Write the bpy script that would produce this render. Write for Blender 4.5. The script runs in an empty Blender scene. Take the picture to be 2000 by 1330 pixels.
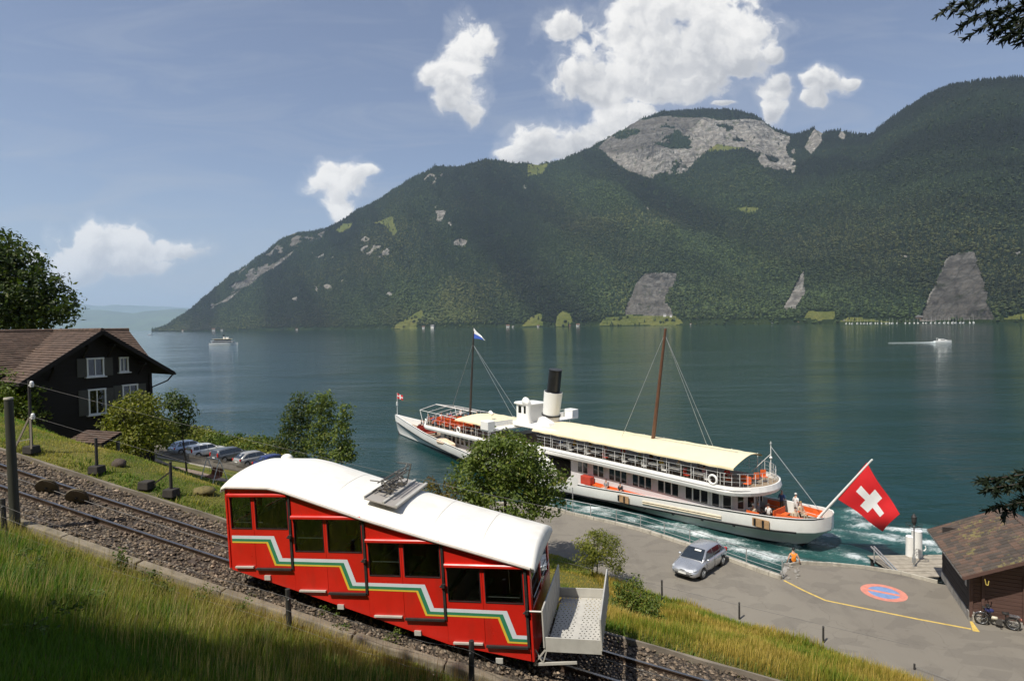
import bpy, math, random
import numpy as np
from mathutils import Vector, Matrix, noise as mnoise
random.seed(7)
RNG = np.random.default_rng(7)
sc = bpy.context.scene
COL = sc.collection
PI = math.pi

# ------------------------------------------------------------------ camera
FPX, CZ = 1170.0, 16.5
PITCH, ROLL = -math.atan(32 / FPX), math.radians(0.9)
fwd = np.array([0, math.cos(PITCH), math.sin(PITCH)])
rgt = np.array([1.0, 0, 0]); upv = np.cross(rgt, fwd)
cr, sr = math.cos(ROLL), math.sin(ROLL)
rgt, upv = cr * rgt - sr * upv, sr * rgt + cr * upv
CAM = np.array([0, 0, CZ])
cam_d = bpy.data.cameras.new('camera'); cam = bpy.data.objects.new('camera', cam_d); COL.objects.link(cam)
cam_d.sensor_width = 36; cam_d.lens = 36 * FPX / 2000; cam_d.clip_start = 0.1; cam_d.clip_end = 60000
M = Matrix.Identity(4)
for i in range(3):
    M[i][0], M[i][1], M[i][2], M[i][3] = rgt[i], upv[i], -fwd[i], CAM[i]
cam.matrix_world = M
sc.camera = cam

# ------------------------------------------------------------------ light
SUN_AZ, SUN_EL = math.radians(226), math.radians(57)      # clockwise from +Y
sun_dir = Vector((math.sin(SUN_AZ) * math.cos(SUN_EL), math.cos(SUN_AZ) * math.cos(SUN_EL), math.sin(SUN_EL)))
sl = bpy.data.lights.new('sun', 'SUN'); sl.energy = 5.0; sl.angle = math.radians(0.53); sl.color = (1, .95, .86)
so = bpy.data.objects.new('sun', sl); COL.objects.link(so)
so.rotation_euler = sun_dir.to_track_quat('Z', 'Y').to_euler(); so.location = sun_dir * 200
sc.view_settings.view_transform = 'Standard'; sc.view_settings.look = 'None'
sc.view_settings.exposure = 0.2
sc.view_settings.gamma = 1; sc.view_settings.use_curve_mapping = False
sc.render.engine = 'CYCLES'
sc.cycles.max_bounces = 8; sc.cycles.diffuse_bounces = 3; sc.cycles.glossy_bounces = 4
sc.cycles.transmission_bounces = 4; sc.cycles.transparent_max_bounces = 12; sc.cycles.volume_bounces = 1
sc.cycles.caustics_reflective = False; sc.cycles.caustics_refractive = False
sc.cycles.use_denoising = True

def ray(px, py):
    return fwd + rgt * (px - 1000) / FPX - upv * (py - 665) / FPX
def on_z(px, py, z):
    d = ray(px, py); return CAM + d * ((z - CZ) / d[2])
def on_y(px, py, y):
    d = ray(px, py); return CAM + d * (y / d[1])
def on_plane(px, py, p0, n):
    d = ray(px, py); return CAM + d * (((np.asarray(p0) - CAM) @ n) / (d @ n))
def project(P):
    d = np.asarray(P) - CAM; z = d @ fwd
    return np.stack([1000 + FPX * (d @ rgt) / z, 665 - FPX * (d @ upv) / z], -1)

# ------------------------------------------------------------------ node helpers
class NT:
    def __init__(s, tree): s.t = tree; s.n = tree.nodes; s.l = tree.links
    def new(s, typ, **kw):
        n = s.n.new(typ)
        for k, v in kw.items(): setattr(n, k, v)
        return n
    def put(s, sock, v):
        if v is None: return
        if isinstance(v, bpy.types.NodeSocket): s.l.new(v, sock)
        elif isinstance(v, bpy.types.Node): s.l.new(v.outputs[0], sock)
        else: sock.default_value = v
    def math(s, op, a, b=None, c=None, clamp=False):
        n = s.n.new('ShaderNodeMath'); n.operation = op; n.use_clamp = clamp
        for i, v in enumerate((a, b, c)): s.put(n.inputs[i], v) if v is not None else None
        return n.outputs[0]
    def vmath(s, op, a, b=None, out=0):
        n = s.n.new('ShaderNodeVectorMath'); n.operation = op
        s.put(n.inputs[0], a)
        if b is not None: s.put(n.inputs[1], b)
        return n.outputs[out]
    def noise(s, vec, scale, detail=4, rough=.55, dist=0, dim='3D', col=False):
        n = s.n.new('ShaderNodeTexNoise'); n.noise_dimensions = dim
        s.put(n.inputs['Vector'], vec); n.inputs['Scale'].default_value = scale; n.inputs['Detail'].default_value = detail
        n.inputs['Roughness'].default_value = rough; n.inputs['Distortion'].default_value = dist
        return n.outputs[1 if col else 0]
    def voro(s, vec, scale, feature='F1', out=0, rand=1):
        n = s.n.new('ShaderNodeTexVoronoi'); n.feature = feature; s.put(n.inputs['Vector'], vec)
        n.inputs['Scale'].default_value = scale; n.inputs['Randomness'].default_value = rand
        return n.outputs[out]
    def ramp(s, fac, stops, interp='LINEAR'):
        n = s.n.new('ShaderNodeValToRGB'); s.put(n.inputs[0], fac); e = n.color_ramp; e.interpolation = interp
        while len(e.elements) < len(stops): e.elements.new(.5)
        for el, (p, c) in zip(e.elements, stops):
            el.position = p; el.color = (*c, 1) if hasattr(c, '__len__') else (c, c, c, 1)
        return n.outputs[0]
    def mix(s, fac, a, b, blend='MIX'):
        n = s.n.new('ShaderNodeMix'); n.data_type = 'RGBA'; n.blend_type = blend
        s.put(n.inputs[0], fac)
        for k, v in ((6, a), (7, b)):
            if hasattr(v, '__len__') and len(v) == 3: v = (*v, 1)
            s.put(n.inputs[k], v)
        return n.outputs[2]
    def mapr(s, v, a, b, c=0, d=1, smooth=False):
        n = s.n.new('ShaderNodeMapRange'); s.put(n.inputs[0], v)
        if smooth: n.interpolation_type = 'SMOOTHSTEP'
        for i, x in enumerate((a, b, c, d)): s.put(n.inputs[i + 1], x)
        return n.outputs[0]
    def coord(s, which='Object'):
        return s.n.new('ShaderNodeTexCoord').outputs[which]
    def scalev(s, vec, xyz, rot=(0, 0, 0)):
        n = s.n.new('ShaderNodeMapping'); s.put(n.inputs[0], vec); n.inputs['Scale'].default_value = xyz
        n.inputs['Rotation'].default_value = rot; return n.outputs[0]
    def attr(s, name, typ='GEOMETRY', out='Color'):
        n = s.n.new('ShaderNodeAttribute'); n.attribute_name = name; n.attribute_type = typ; return n.outputs[out]
    def bump(s, h, strength=.3, dist=.02, normal=None):
        n = s.n.new('ShaderNodeBump'); s.put(n.inputs['Height'], h); n.inputs['Strength'].default_value = strength
        n.inputs['Distance'].default_value = dist
        if normal is not None: s.put(n.inputs['Normal'], normal)
        return n.outputs[0]

MATS = {}
def newmat(name):
    m = bpy.data.materials.new(name); m.use_nodes = True
    nt = NT(m.node_tree); nt.b = m.node_tree.nodes['Principled BSDF']; nt.out = m.node_tree.nodes['Material Output']
    MATS[name] = m
    return m, nt
def c3(c, k=1): return tuple(min(1, x * k) for x in c)
def mat(name, col, rough=.6, metal=0, var=.18, vs=3.0, bump=0, bs=25, spec=.5, dirt=0, dirtcol=(.08, .07, .055), coat=0, alpha=1, stretch=(1, 1, 1)):
    """a plain procedural material: base colour with slow noise variation, fine grain, optional dirt and relief"""
    m, nt = newmat(name); b = nt.b
    co = nt.scalev(nt.coord(), stretch)
    n1 = nt.noise(co, vs, 5, .6)
    c = nt.ramp(n1, [(.28, c3(col, 1 - var)), (.5, col), (.74, c3(col, 1 + var))])
    n2 = nt.noise(co, vs * 14, 3)
    c = nt.mix(nt.mapr(n2, .35, .7, 0, var * .8), c, c3(col, .55))
    if dirt:
        n3 = nt.noise(nt.scalev(co, (1, 1, .35)), vs * 2.3, 6, .65)
        c = nt.mix(nt.mapr(n3, .5, .72, 0, dirt), c, dirtcol)
    nt.put(b.inputs['Base Color'], c)
    nt.put(b.inputs['Roughness'], nt.mapr(n1, .3, .7, max(.02, rough - .1), min(1, rough + .1)))
    b.inputs['Metallic'].default_value = metal; b.inputs['Specular IOR Level'].default_value = spec
    b.inputs['Coat Weight'].default_value = coat; b.inputs['Coat Roughness'].default_value = .08
    if bump: nt.put(b.inputs['Normal'], nt.bump(nt.noise(co, bs, 4), bump, .02))
    return m

# ------------------------------------------------------------------ mesh helpers
def frame_z(p, q):
    d = Vector(q) - Vector(p); L = d.length; z = d / L if L > 1e-9 else Vector((0, 0, 1))
    x = z.orthogonal().normalized()
    if abs(z.z) < .95: x = Vector((0, 0, 1)).cross(z).normalized()
    return x, z.cross(x), z, L
class MB:
    """collects shapes and links them as ONE mesh object"""
    def __init__(s): s.v = []; s.f = []; s.m = []; s.sm = []
    def add(s, vs, fs, m=0, sm=False):
        o = len(s.v); s.v += [tuple(float(c) for c in p) for p in vs]
        for f in fs: s.f.append(tuple(i + o for i in f)); s.m.append(m); s.sm.append(sm)
        return s
    def box(s, c, d, rz=0, m=0, top=1.0, R=None):
        x, y, z = (k / 2 for k in d); vs = []
        for sz in (-1, 1):
            t = top if sz > 0 else 1
            for sx, sy in ((-1, -1), (1, -1), (1, 1), (-1, 1)):
                p = Vector((sx * x * t, sy * y * t, sz * z))
                p = R @ p if R is not None else Matrix.Rotation(rz, 3, 'Z') @ p
                vs.append(p + Vector(c))
        return s.add(vs, [(0, 3, 2, 1), (4, 5, 6, 7), (0, 1, 5, 4), (1, 2, 6, 5), (2, 3, 7, 6), (3, 0, 4, 7)], m)
    def bar(s, p, q, w, h, m=0):
        x, y, z, L = frame_z(p, q); R = Matrix((x, y, z)).transposed()
        return s.box((Vector(p) + Vector(q)) / 2, (w, h, L), m=m, R=R)
    def cone(s, p, q, r0, r1=None, n=8, m=0, caps=True, sm=True):
        r1 = r0 if r1 is None else r1; x, y, z, L = frame_z(p, q); vs = []
        for c, r in ((Vector(p), r0), (Vector(q), r1)):
            for k in range(n):
                a = 2 * PI * k / n; vs.append(c + x * math.cos(a) * r + y * math.sin(a) * r)
        s.add(vs, [(k, (k + 1) % n, n + (k + 1) % n, n + k) for k in range(n)], m, sm)
        if caps: s.add(vs, [tuple(range(n - 1, -1, -1)), tuple(range(n, 2 * n))], m)
        return s
    def tube(s, pts, r, n=6, m=0):
        for a, b in zip(pts[:-1], pts[1:]): s.cone(a, b, r, r, n, m)
        return s
    def sphere(s, c, r, nu=10, nv=6, m=0, sm=True, z0=-1, jit=0):
        r = (r, r, r) if not hasattr(r, '__len__') else r; vs = []; fs = []
        for j in range(nv + 1):
            t = PI * j / nv
            for i in range(nu):
                a = 2 * PI * i / nu; k = 1 + random.uniform(-jit, jit)
                vs.append((c[0] + r[0] * k * math.sin(t) * math.cos(a), c[1] + r[1] * k * math.sin(t) * math.sin(a), c[2] + r[2] * k * max(z0, math.cos(t))))
        for j in range(nv):
            for i in range(nu):
                fs.append((j * nu + i, (j + 1) * nu + i, (j + 1) * nu + (i + 1) % nu, j * nu + (i + 1) % nu))
        return s.add(vs, fs, m, sm)
    def prism(s, poly, z0, z1, m=0, mtop=None):
        n = len(poly); vs = [(x, y, z0) for x, y in poly] + [(x, y, z1) for x, y in poly]
        s.add(vs, [(k, (k + 1) % n, n + (k + 1) % n, n + k) for k in range(n)] + [tuple(range(n - 1, -1, -1))], m)
        return s.add(vs, [tuple(range(n, 2 * n))], m if mtop is None else mtop)
    def extr(s, poly, off, m=0):
        """a planar 3-D polygon given thickness by the vector off"""
        n = len(poly); off = Vector(off); vs = [Vector(p) for p in poly] + [Vector(p) + off for p in poly]
        return s.add(vs, [(k, (k + 1) % n, n + (k + 1) % n, n + k) for k in range(n)] + [tuple(range(n - 1, -1, -1)), tuple(range(n, 2 * n))], m)
    def loft(s, rings, m=0, closed=True, caps=True, sm=True, mfun=None):
        n = len(rings[0]); vs = [p for r in rings for p in r]; o = len(s.v)
        s.v += [tuple(float(c) for c in p) for p in vs]
        for j in range(len(rings) - 1):
            for k in range(n if closed else n - 1):
                k2 = (k + 1) % n
                s.f.append((o + j * n + k, o + j * n + k2, o + (j + 1) * n + k2, o + (j + 1) * n + k))
                s.m.append(mfun(j, k) if mfun else m); s.sm.append(sm)
        if caps and closed:
            s.f.append(tuple(o + k for k in range(n - 1, -1, -1))); s.m.append(m); s.sm.append(False)
            s.f.append(tuple(o + (len(rings) - 1) * n + k for k in range(n))); s.m.append(m); s.sm.append(False)
        return s
    def mesh(s, name, mats):
        me = bpy.data.meshes.new(name); me.from_pydata(s.v, [], s.f)
        for mt in (mats if isinstance(mats, (list, tuple)) else [mats]): me.materials.append(mt)
        me.polygons.foreach_set('material_index', s.m); me.polygons.foreach_set('use_smooth', s.sm)
        me.update(); return me
    def build(s, name, mats, parent=None, bev=0, loc=None, **tagkw):
        if loc is not None: s.v = [(x - loc[0], y - loc[1], z - loc[2]) for x, y, z in s.v]
        o = bpy.data.objects.new(name, s.mesh(name, mats)); COL.objects.link(o); o.parent = parent
        if loc is not None: o.location = loc
        if bev:
            md = o.modifiers.new('bevel', 'BEVEL'); md.width = bev; md.segments = 2; md.limit_method = 'ANGLE'; md.angle_limit = math.radians(40)
        tag(o, **tagkw); return o
def tag(o, label=None, cat=None, group=None, kind=None):
    if label: o['label'] = label
    if cat: o['category'] = cat
    if group: o['group'] = group
    if kind: o['kind'] = kind
    return o
def thing(name, label, cat, loc=(0, 0, 0), rz=0, group=None):
    o = bpy.data.objects.new(name, None); COL.objects.link(o); o.location = loc; o.rotation_euler = (0, 0, rz)
    o.empty_display_size = .3
    return tag(o, label, cat, group)
def children(o): return [c for c in bpy.data.objects if c.parent == o]
def dup(root, loc=None, rz=None, label=None, swap=None, scale=None):
    """copy of a thing with copies of its parts and sub-parts (mesh data shared)"""
    kids = {}
    for ob in list(bpy.data.objects):
        if ob.parent: kids.setdefault(ob.parent, []).append(ob)
    def cp(o, par):
        c = o.copy(); COL.objects.link(c); c.parent = par
        if swap:
            for i, sl_ in enumerate(o.material_slots):
                if sl_.material and sl_.material.name in swap:
                    c.material_slots[i].link = 'OBJECT'; c.material_slots[i].material = MATS[swap[sl_.material.name]]
        for k in kids.get(o, []): cp(k, c)
        return c
    r = cp(root, None)
    if loc is not None: r.location = loc
    if rz is not None: r.rotation_euler = (0, 0, rz)
    if label: r['label'] = label
    if scale: r.scale = (scale,) * 3 if not hasattr(scale, '__len__') else scale
    return r
def piece(o, name, parent, loc, rot=None, scale=None):
    """another copy of a part, mesh shared"""
    c = bpy.data.objects.new(name, o.data); COL.objects.link(c); c.parent = parent; c.location = loc
    if rot is not None: c.rotation_euler = rot
    if scale is not None: c.scale = scale
    return c
def np_mesh(name, V, Fq, mats, parent=None, col=None, smooth=False, mi=None, attrs=None, **tagkw):
    """big mesh from numpy arrays; Fq is (n,3) or (n,4); col per-vertex RGB stored as 'Col'"""
    V = np.ascontiguousarray(V, np.float32); Fq = np.ascontiguousarray(Fq, np.int32); k = Fq.shape[1]
    me = bpy.data.meshes.new(name); me.vertices.add(len(V)); me.vertices.foreach_set('co', V.ravel())
    me.loops.add(Fq.size); me.loops.foreach_set('vertex_index', Fq.ravel())
    me.polygons.add(len(Fq)); me.polygons.foreach_set('loop_start', np.arange(0, Fq.size, k, dtype=np.int32))
    me.polygons.foreach_set('use_smooth', np.full(len(Fq), smooth, bool))
    for mt in (mats if isinstance(mats, (list, tuple)) else [mats]): me.materials.append(mt)
    if mi is not None: me.polygons.foreach_set('material_index', np.asarray(mi, np.int32))
    me.update(calc_edges=True)
    if col is not None:
        a = me.color_attributes.new('Col', 'FLOAT_COLOR', 'POINT')
        c4 = np.ones((len(V), 4), np.float32); c4[:, :3] = col; a.data.foreach_set('color', c4.ravel())
    for nm, val in (attrs or {}).items():
        a = me.attributes.new(nm, 'FLOAT', 'POINT'); a.data.foreach_set('value', np.ascontiguousarray(val, np.float32))
    o = bpy.data.objects.new(name, me); COL.objects.link(o); o.parent = parent
    return tag(o, **tagkw)
def grid_faces(nu, nv):
    i = np.arange(nu - 1)[:, None]; j = np.arange(nv - 1)[None, :]; a = (i * nv + j).ravel()
    return np.stack([a, a + nv, a + nv + 1, a + 1], 1)
# value noise in numpy
_perm = RNG.random((64, 64, 64)).astype(np.float32)
def vnoise(x, y, z=0.0):
    x, y, z = np.broadcast_arrays(np.asarray(x, float), np.asarray(y, float), np.asarray(z, float))
    xi, yi, zi = np.floor(x).astype(int), np.floor(y).astype(int), np.floor(z).astype(int)
    fx, fy, fz = x - xi, y - yi, z - zi
    fx, fy, fz = (t * t * (3 - 2 * t) for t in (fx, fy, fz))
    g = lambda a, b, c: _perm[(xi + a) & 63, (yi + b) & 63, (zi + c) & 63]
    l = lambda a, b, t: a + (b - a) * t
    return l(l(l(g(0,0,0), g(1,0,0), fx), l(g(0,1,0), g(1,1,0), fx), fy), l(l(g(0,0,1), g(1,0,1), fx), l(g(0,1,1), g(1,1,1), fx), fy), fz)
def fbm(x, y, z=0.0, o=5, lac=2.03, gain=.5):
    s = 0; a = 1; t = 0
    for k in range(o):
        s = s + a * vnoise(x + 17.3 * k, y + 9.1 * k, np.asarray(z) + 3.7 * k); t += a; a *= gain
        x = x * lac; y = y * lac; z = np.asarray(z) * lac
    return s / t
def in_poly(x, y, poly):
    p = np.asarray(poly, float); ins = np.zeros(np.shape(x), bool); j = len(p) - 1
    for i in range(len(p)):
        c = ((p[i, 1] > y) != (p[j, 1] > y)) & (x < (p[j, 0] - p[i, 0]) * (y - p[i, 1]) / (p[j, 1] - p[i, 1] + 1e-12) + p[i, 0])
        ins ^= c; j = i
    return ins
def seg_dist(x, y, pts):
    d = np.full(np.shape(x), 1e9)
    for (ax_, ay_), (bx_, by_) in zip(pts[:-1], pts[1:]):
        vx, vy = bx_ - ax_, by_ - ay_; t = np.clip(((x - ax_) * vx + (y - ay_) * vy) / (vx * vx + vy * vy), 0, 1)
        d = np.minimum(d, np.hypot(x - ax_ - t * vx, y - ay_ - t * vy))
    return d

# ------------------------------------------------------------------ world: daylight sky with cumulus
W = bpy.data.worlds.new('World'); sc.world = W; W.use_nodes = True
wt = NT(W.node_tree); bg = W.node_tree.nodes['Background']
sky = wt.new('ShaderNodeTexSky', sky_type='NISHITA'); sky.sun_disc = False
sky.sun_elevation = SUN_EL; sky.sun_rotation = SUN_AZ; sky.altitude = 400
sky.air_density = 1.0; sky.dust_density = 1.2; sky.ozone_density = 1.3
gen = wt.coord('Generated')
sep = wt.new('ShaderNodeSeparateXYZ'); wt.put(sep.inputs[0], gen)
ay = wt.math('MAXIMUM', wt.math('ABSOLUTE', sep.outputs[1]), .05)
cu = wt.math('DIVIDE', sep.outputs[0], ay); cv = wt.math('DIVIDE', sep.outputs[2], ay)
cmb = wt.new('ShaderNodeCombineXYZ'); wt.put(cmb.inputs[0], cu); wt.put(cmb.inputs[1], cv)
uv = cmb.outputs[0]
BLOBS = [  # cloud lumps: picture x, y, radii
 (1290,105,180,84),(1240,150,80,50),(1380,160,70,40),(1400,72,105,75),(1175,160,100,52),(1240,20,62,50),(1345,-5,130,60),(1430,118,75,52),(1502,105,28,16),(1100,52,46,26),(1300,175,120,30),
 (912,92,44,50),(948,74,30,28),(868,150,52,26),(900,182,42,48),(922,222,28,24),
 (1050,282,66,42),(1008,300,36,26),(1110,290,50,34),(1165,268,50,32),(1215,232,62,36),(1250,215,52,16),
 (658,350,54,34),(706,340,24,14),(662,395,34,40),(668,428,22,22),
 (200,478,85,44),(180,505,80,40),(300,490,105,20),(165,520,62,30),(135,545,48,28),(250,520,80,22),(70,505,26,12),
 (1510,172,34,28),(1524,153,20,18),(1506,214,22,36),(1602,162,40,30),(1648,160,22,14),(1588,192,28,16),(1415,210,26,5)]
def n2(vec, scale, detail=4, rough=.55, dist=0, col=False): return wt.noise(vec, scale, detail, rough, dist, '2D', col)
warp = wt.vmath('SCALE', wt.vmath('SUBTRACT', n2(uv, 9, 3, .6, col=True), (.5, .5, .5)))
wt.n[-1].inputs['Scale'].default_value = .05
uvw = wt.vmath('MULTIPLY', wt.vmath('ADD', uv, warp), (1, 1, 0))
field = sumw = sumh = None
for px, py, rx, ry in BLOBS:
    d = ray(px, py); u0, v0 = d[0] / d[1], d[2] / d[1]
    q = wt.vmath('MULTIPLY', wt.vmath('SUBTRACT', uvw, (u0, v0, 0)), (FPX / rx, FPX / ry, 0))
    g = wt.math('SUBTRACT', 1.0, wt.vmath('LENGTH', q, out=1))
    w_ = wt.math('MAXIMUM', wt.math('ADD', g, .45), 0.0)
    h_ = wt.math('MULTIPLY', wt.vmath('DOT_PRODUCT', q, (-.42, .9, 0), out=1), w_)
    if field is None: field, sumw, sumh = g, w_, h_
    else:
        field = wt.math('SMOOTH_MAX', field, g, .18); sumw = wt.math('ADD', sumw, w_); sumh = wt.math('ADD', sumh, h_)
hloc = wt.math('DIVIDE', sumh, wt.math('MAXIMUM', sumw, .02))
def vor(vec, s):
    n = wt.n.new('ShaderNodeTexVoronoi'); n.voronoi_dimensions = '2D'; n.feature = 'F1'; wt.put(n.inputs['Vector'], vec); n.inputs['Scale'].default_value = s
    n.inputs['Detail'].default_value = 1.5; n.inputs['Roughness'].default_value = .6
    return n.outputs[0]
def puffs(vec): return wt.math('SUBTRACT', n2(vec, 22, 8, .62), wt.math('MULTIPLY', vor(vec, 15), .30))
uvw2 = wt.vmath('ADD', uvw, wt.vmath('SCALE', wt.vmath('SUBTRACT', n2(uv, 40, 4, .65, col=True), (.5, .5, .5)))); wt.n[-2].inputs['Scale'].default_value = .014
pf = puffs(uvw2)
pf2 = puffs(wt.vmath('ADD', uvw2, (-.009, .015, 0)))
dens = wt.math('ADD', wt.math('ADD', field, .17), wt.math('MULTIPLY', wt.math('SUBTRACT', pf, .33), 1.25))
alpha = wt.math('MAXIMUM', wt.mapr(dens, -.06, .36, 0, 1, True), wt.math('MULTIPLY', wt.mapr(dens, -.42, .12, 0, .32, True), n2(uv, 14, 4, .6)))
# lit from the upper left: undersides and the thick middle are greyer, puffs shade one another a little
lit = wt.mapr(wt.math('SUBTRACT', pf, pf2), -.16, .16, -1, 1)
soft = n2(uv, 6, 4, .55)
s_ = wt.math('ADD', wt.math('MULTIPLY', hloc, .5), wt.math('ADD', wt.math('MULTIPLY', lit, .13), wt.math('MULTIPLY', soft, 1.2)))
shade = wt.math('MULTIPLY', wt.mapr(s_, .08, .98, 1, 0, True), wt.mapr(dens, -.05, .5, .45, 1, True))
ccol = wt.mix(shade, (8.3, 8.15, 7.9), (4.3, 4.4, 4.65))
ccol = wt.mix(wt.mapr(cv, .0, .20, .55, 0), ccol, (4.9, 4.95, 5.1))          # distant clouds sink into the milky air
# high thin cirrus and milky air low down
ci = n2(wt.scalev(uv, (1.3, 7, 1), (0, 0, .12)), 2.3, 6, .6, .6)
cia = wt.math('MULTIPLY', wt.mapr(ci, .47, .76, 0, .52), wt.mapr(cv, .0, .5, 1, .35))
hs = wt.new('ShaderNodeHueSaturation'); hs.inputs['Saturation'].default_value = .93; hs.inputs['Hue'].default_value = .508; wt.put(hs.inputs['Color'], sky)
milk = wt.mapr(cv, .0, .26, .72, 0, True)
base = wt.mix(milk, wt.mix(.14, hs.outputs[0], (3.0, 3.2, 3.7)), (3.1, 3.6, 4.7))
up = wt.mapr(cv, -.02, .0)
c = wt.mix(wt.math('MULTIPLY', cia, up), base, (4.2, 4.45, 4.9))
c = wt.mix(alpha, c, ccol)
# the cloud nodes are only worked out for the band of sky that holds clouds
bg2 = wt.new('ShaderNodeBackground'); mixs = wt.new('ShaderNodeMixShader')
inside = wt.math('MULTIPLY', wt.math('GREATER_THAN', cv, .0), wt.math('LESS_THAN', cv, .75))
inside = wt.math('MULTIPLY', inside, wt.math('LESS_THAN', wt.math('ABSOLUTE', cu), 1.1))
wt.put(mixs.inputs[0], inside); wt.l.new(bg.outputs[0], mixs.inputs[1]); wt.l.new(bg2.outputs[0], mixs.inputs[2])
wt.l.new(mixs.outputs[0], W.node_tree.nodes['World Output'].inputs[0])
wt.put(bg2.inputs['Color'], c); bg2.inputs['Strength'].default_value = .104
wt.put(bg.inputs['Color'], base); bg.inputs['Strength'].default_value = .104

# ================================================================== SETTING
# ---- track frame: u runs downhill along the funicular, v away from the camera
P0 = np.array([.297, 12.2]); EU = np.array([.9774, -.2116]); EV = np.array([.2116, .9774])
_pz = np.polyfit([-30, -20, -14.64, -11.36, -7.62, -3, 1.65, 6, 14], [16.1, 13.7, 12.37, 11.65, 10.75, 9.8, 8.92, 8.1, 6.6], 3)
def zr(u): return np.polyval(_pz, u)
def uv_of(x, y): return (x - P0[0]) * EU[0] + (y - P0[1]) * EU[1], (x - P0[0]) * EV[0] + (y - P0[1]) * EV[1]
def xy_of(u, v): return P0[0] + EU[0] * u + EV[0] * v, P0[1] + EU[1] * u + EV[1] * v
def tp(u, v, dz=0.0):
    x, y = xy_of(u, v); return (float(x), float(y), float(zr(u) + dz))
ZQ = 1.2                                                        # quay and road level
# control points of the slope on the lake side of the track
CP = []
for u in range(-34, 24, 3): CP.append(tp(u, 2.7, .03))
for u, v, dz in [(-30,5,-.1),(-24,5,-.2),(-20,5,-.3),(-17.9,5,-.35),(-14.8,5,-.15),(-11,4.5,-.15),(-8,4.5,-.35),(-20,7.5,-1.6),(-26,8,-1.5),(-14,7.5,-1.6),(-9,7,-1.7),(-4,5,-.9),(-4,9,-3.0),(0,5,-.9),(4,5,-.8),(9,5,-.8),(0,9,-2.6),(5,9,-2.4),(10,9,-2.3),(14,7,-1.9),(20,6,-1.2)]: CP.append(tp(u, v, dz))
CP += [(-26,36,8.6),(-33,36,9.4),(-27,43,7.6),(-40,45,8.8),(-60,50,9.5),(-60,30,13),(-40,28,12),(-20,33,8.2),(-22,40,6.6),(-25,47,4.6),(-29,55,3.2),(-20,42,5.2),
       (-21,50,3.0),(-25.8,50,3.75),(-14,34,6.0),(-12,44,2.4),(-8,38,2.4),(-.5,35.5,1.75),(3,33,2.6),(-4,27,4.9),(1,25,5.0),(5,22,5.0),(4.6,31,2.5),(4.9,28,3.4),(8,26,3.4),(11,23,3.2),
       (-42,70.5,1.45),(-33.6,65,1.45),(-24.7,59.4,1.45),(-38,72,1.1),(-30,66,1.1),(-24,62,1.1),(-46,76,1.1),(-16,54,1.3),(-10,48,1.2),(-4,44,1.0)]
GE = [(2.98,39.09),(3.97,37.38),(5.59,35.42),(8.05,32.97),(11.34,30.0),(14.4,27.64),(15.58,26.01),(16.61,24.84),(18.5,22.8),(21,20.5),(26,16)]
for x, y in GE: CP.append((x, y, 1.2)); CP.append((x + 1.0, y + 1.0, .85)); CP.append((x + 4, y + 4, .8))
CP += [(0,45,.9),(6,42,.8),(12,36,.8),(20,30,.8),(30,25,.8),(32,20,1),(28,10,4)]
SHORE = [(-80,122),(-52,99),(-42,89),(-34,81),(-26,72),(-18,60.5),(-11,54),(-5,50.5),(1,49.5)]
for x, y in SHORE: CP.append((x, y - 1.5, .7)); CP.append((x + 2.5, y + 3, -1.8))
CP += [(4,51,-2.5),(14,45,-2.5),(24,42,-2.5),(40,38,-2.5),(-70,80,6),(-80,60,12),(-62,88,2)]
CPA = np.array(CP, float)
def _phi(r): return np.sqrt(r * r + 1.0)
_A = _phi(np.hypot(CPA[:, None, 0] - CPA[None, :, 0], CPA[:, None, 1] - CPA[None, :, 1])) - np.eye(len(CPA)) * .08
_Wt = np.linalg.solve(_A, CPA[:, 2] - 2)
def rbf(x, y):
    x = np.asarray(x, float); y = np.asarray(y, float); out = np.zeros(x.shape)
    for (cx, cy, _), w in zip(CPA, _Wt): out += w * _phi(np.hypot(x - cx, y - cy))
    return out + 2
def ground(x, y):
    x = np.asarray(x, float); y = np.asarray(y, float)
    u, v = uv_of(x, y); d = np.maximum(0, -.6 - v); uc = np.clip(u, -40, 24)
    near = zr(uc) - .10 + .30 * d + .022 * d * d + .10 * (fbm(x * .5, y * .5, 1, 3) - .5) * np.clip(d, 0, 1)
    far = rbf(x, y) + .18 * (fbm(x * .45, y * .45, 4, 3) - .5)
    t = np.clip((v - 2.3) / .8, 0, 1); t = t * t * (3 - 2 * t)
    return np.where(v < 2.3, np.where(v > -.55, zr(uc) - .30, near), (zr(uc) - .30) * (1 - t) + far * t)
def gpt(x, y, dz=0.0): return (float(x), float(y), float(ground(x, y)) + dz)
def on_ground(px, py, dz=0.0):
    """where the view ray through a picture point meets the ground"""
    d = ray(px, py); t0 = 4.0; prev = None
    ts = np.linspace(5, 110, 2200); P = CAM[None] + d[None] * ts[:, None]
    below = np.nonzero(P[:, 2] < ground(P[:, 0], P[:, 1]) + dz)[0]
    p = P[below[0]] if len(below) else P[-1]
    return np.array([p[0], p[1], float(ground(p[0], p[1])) + dz])

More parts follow.
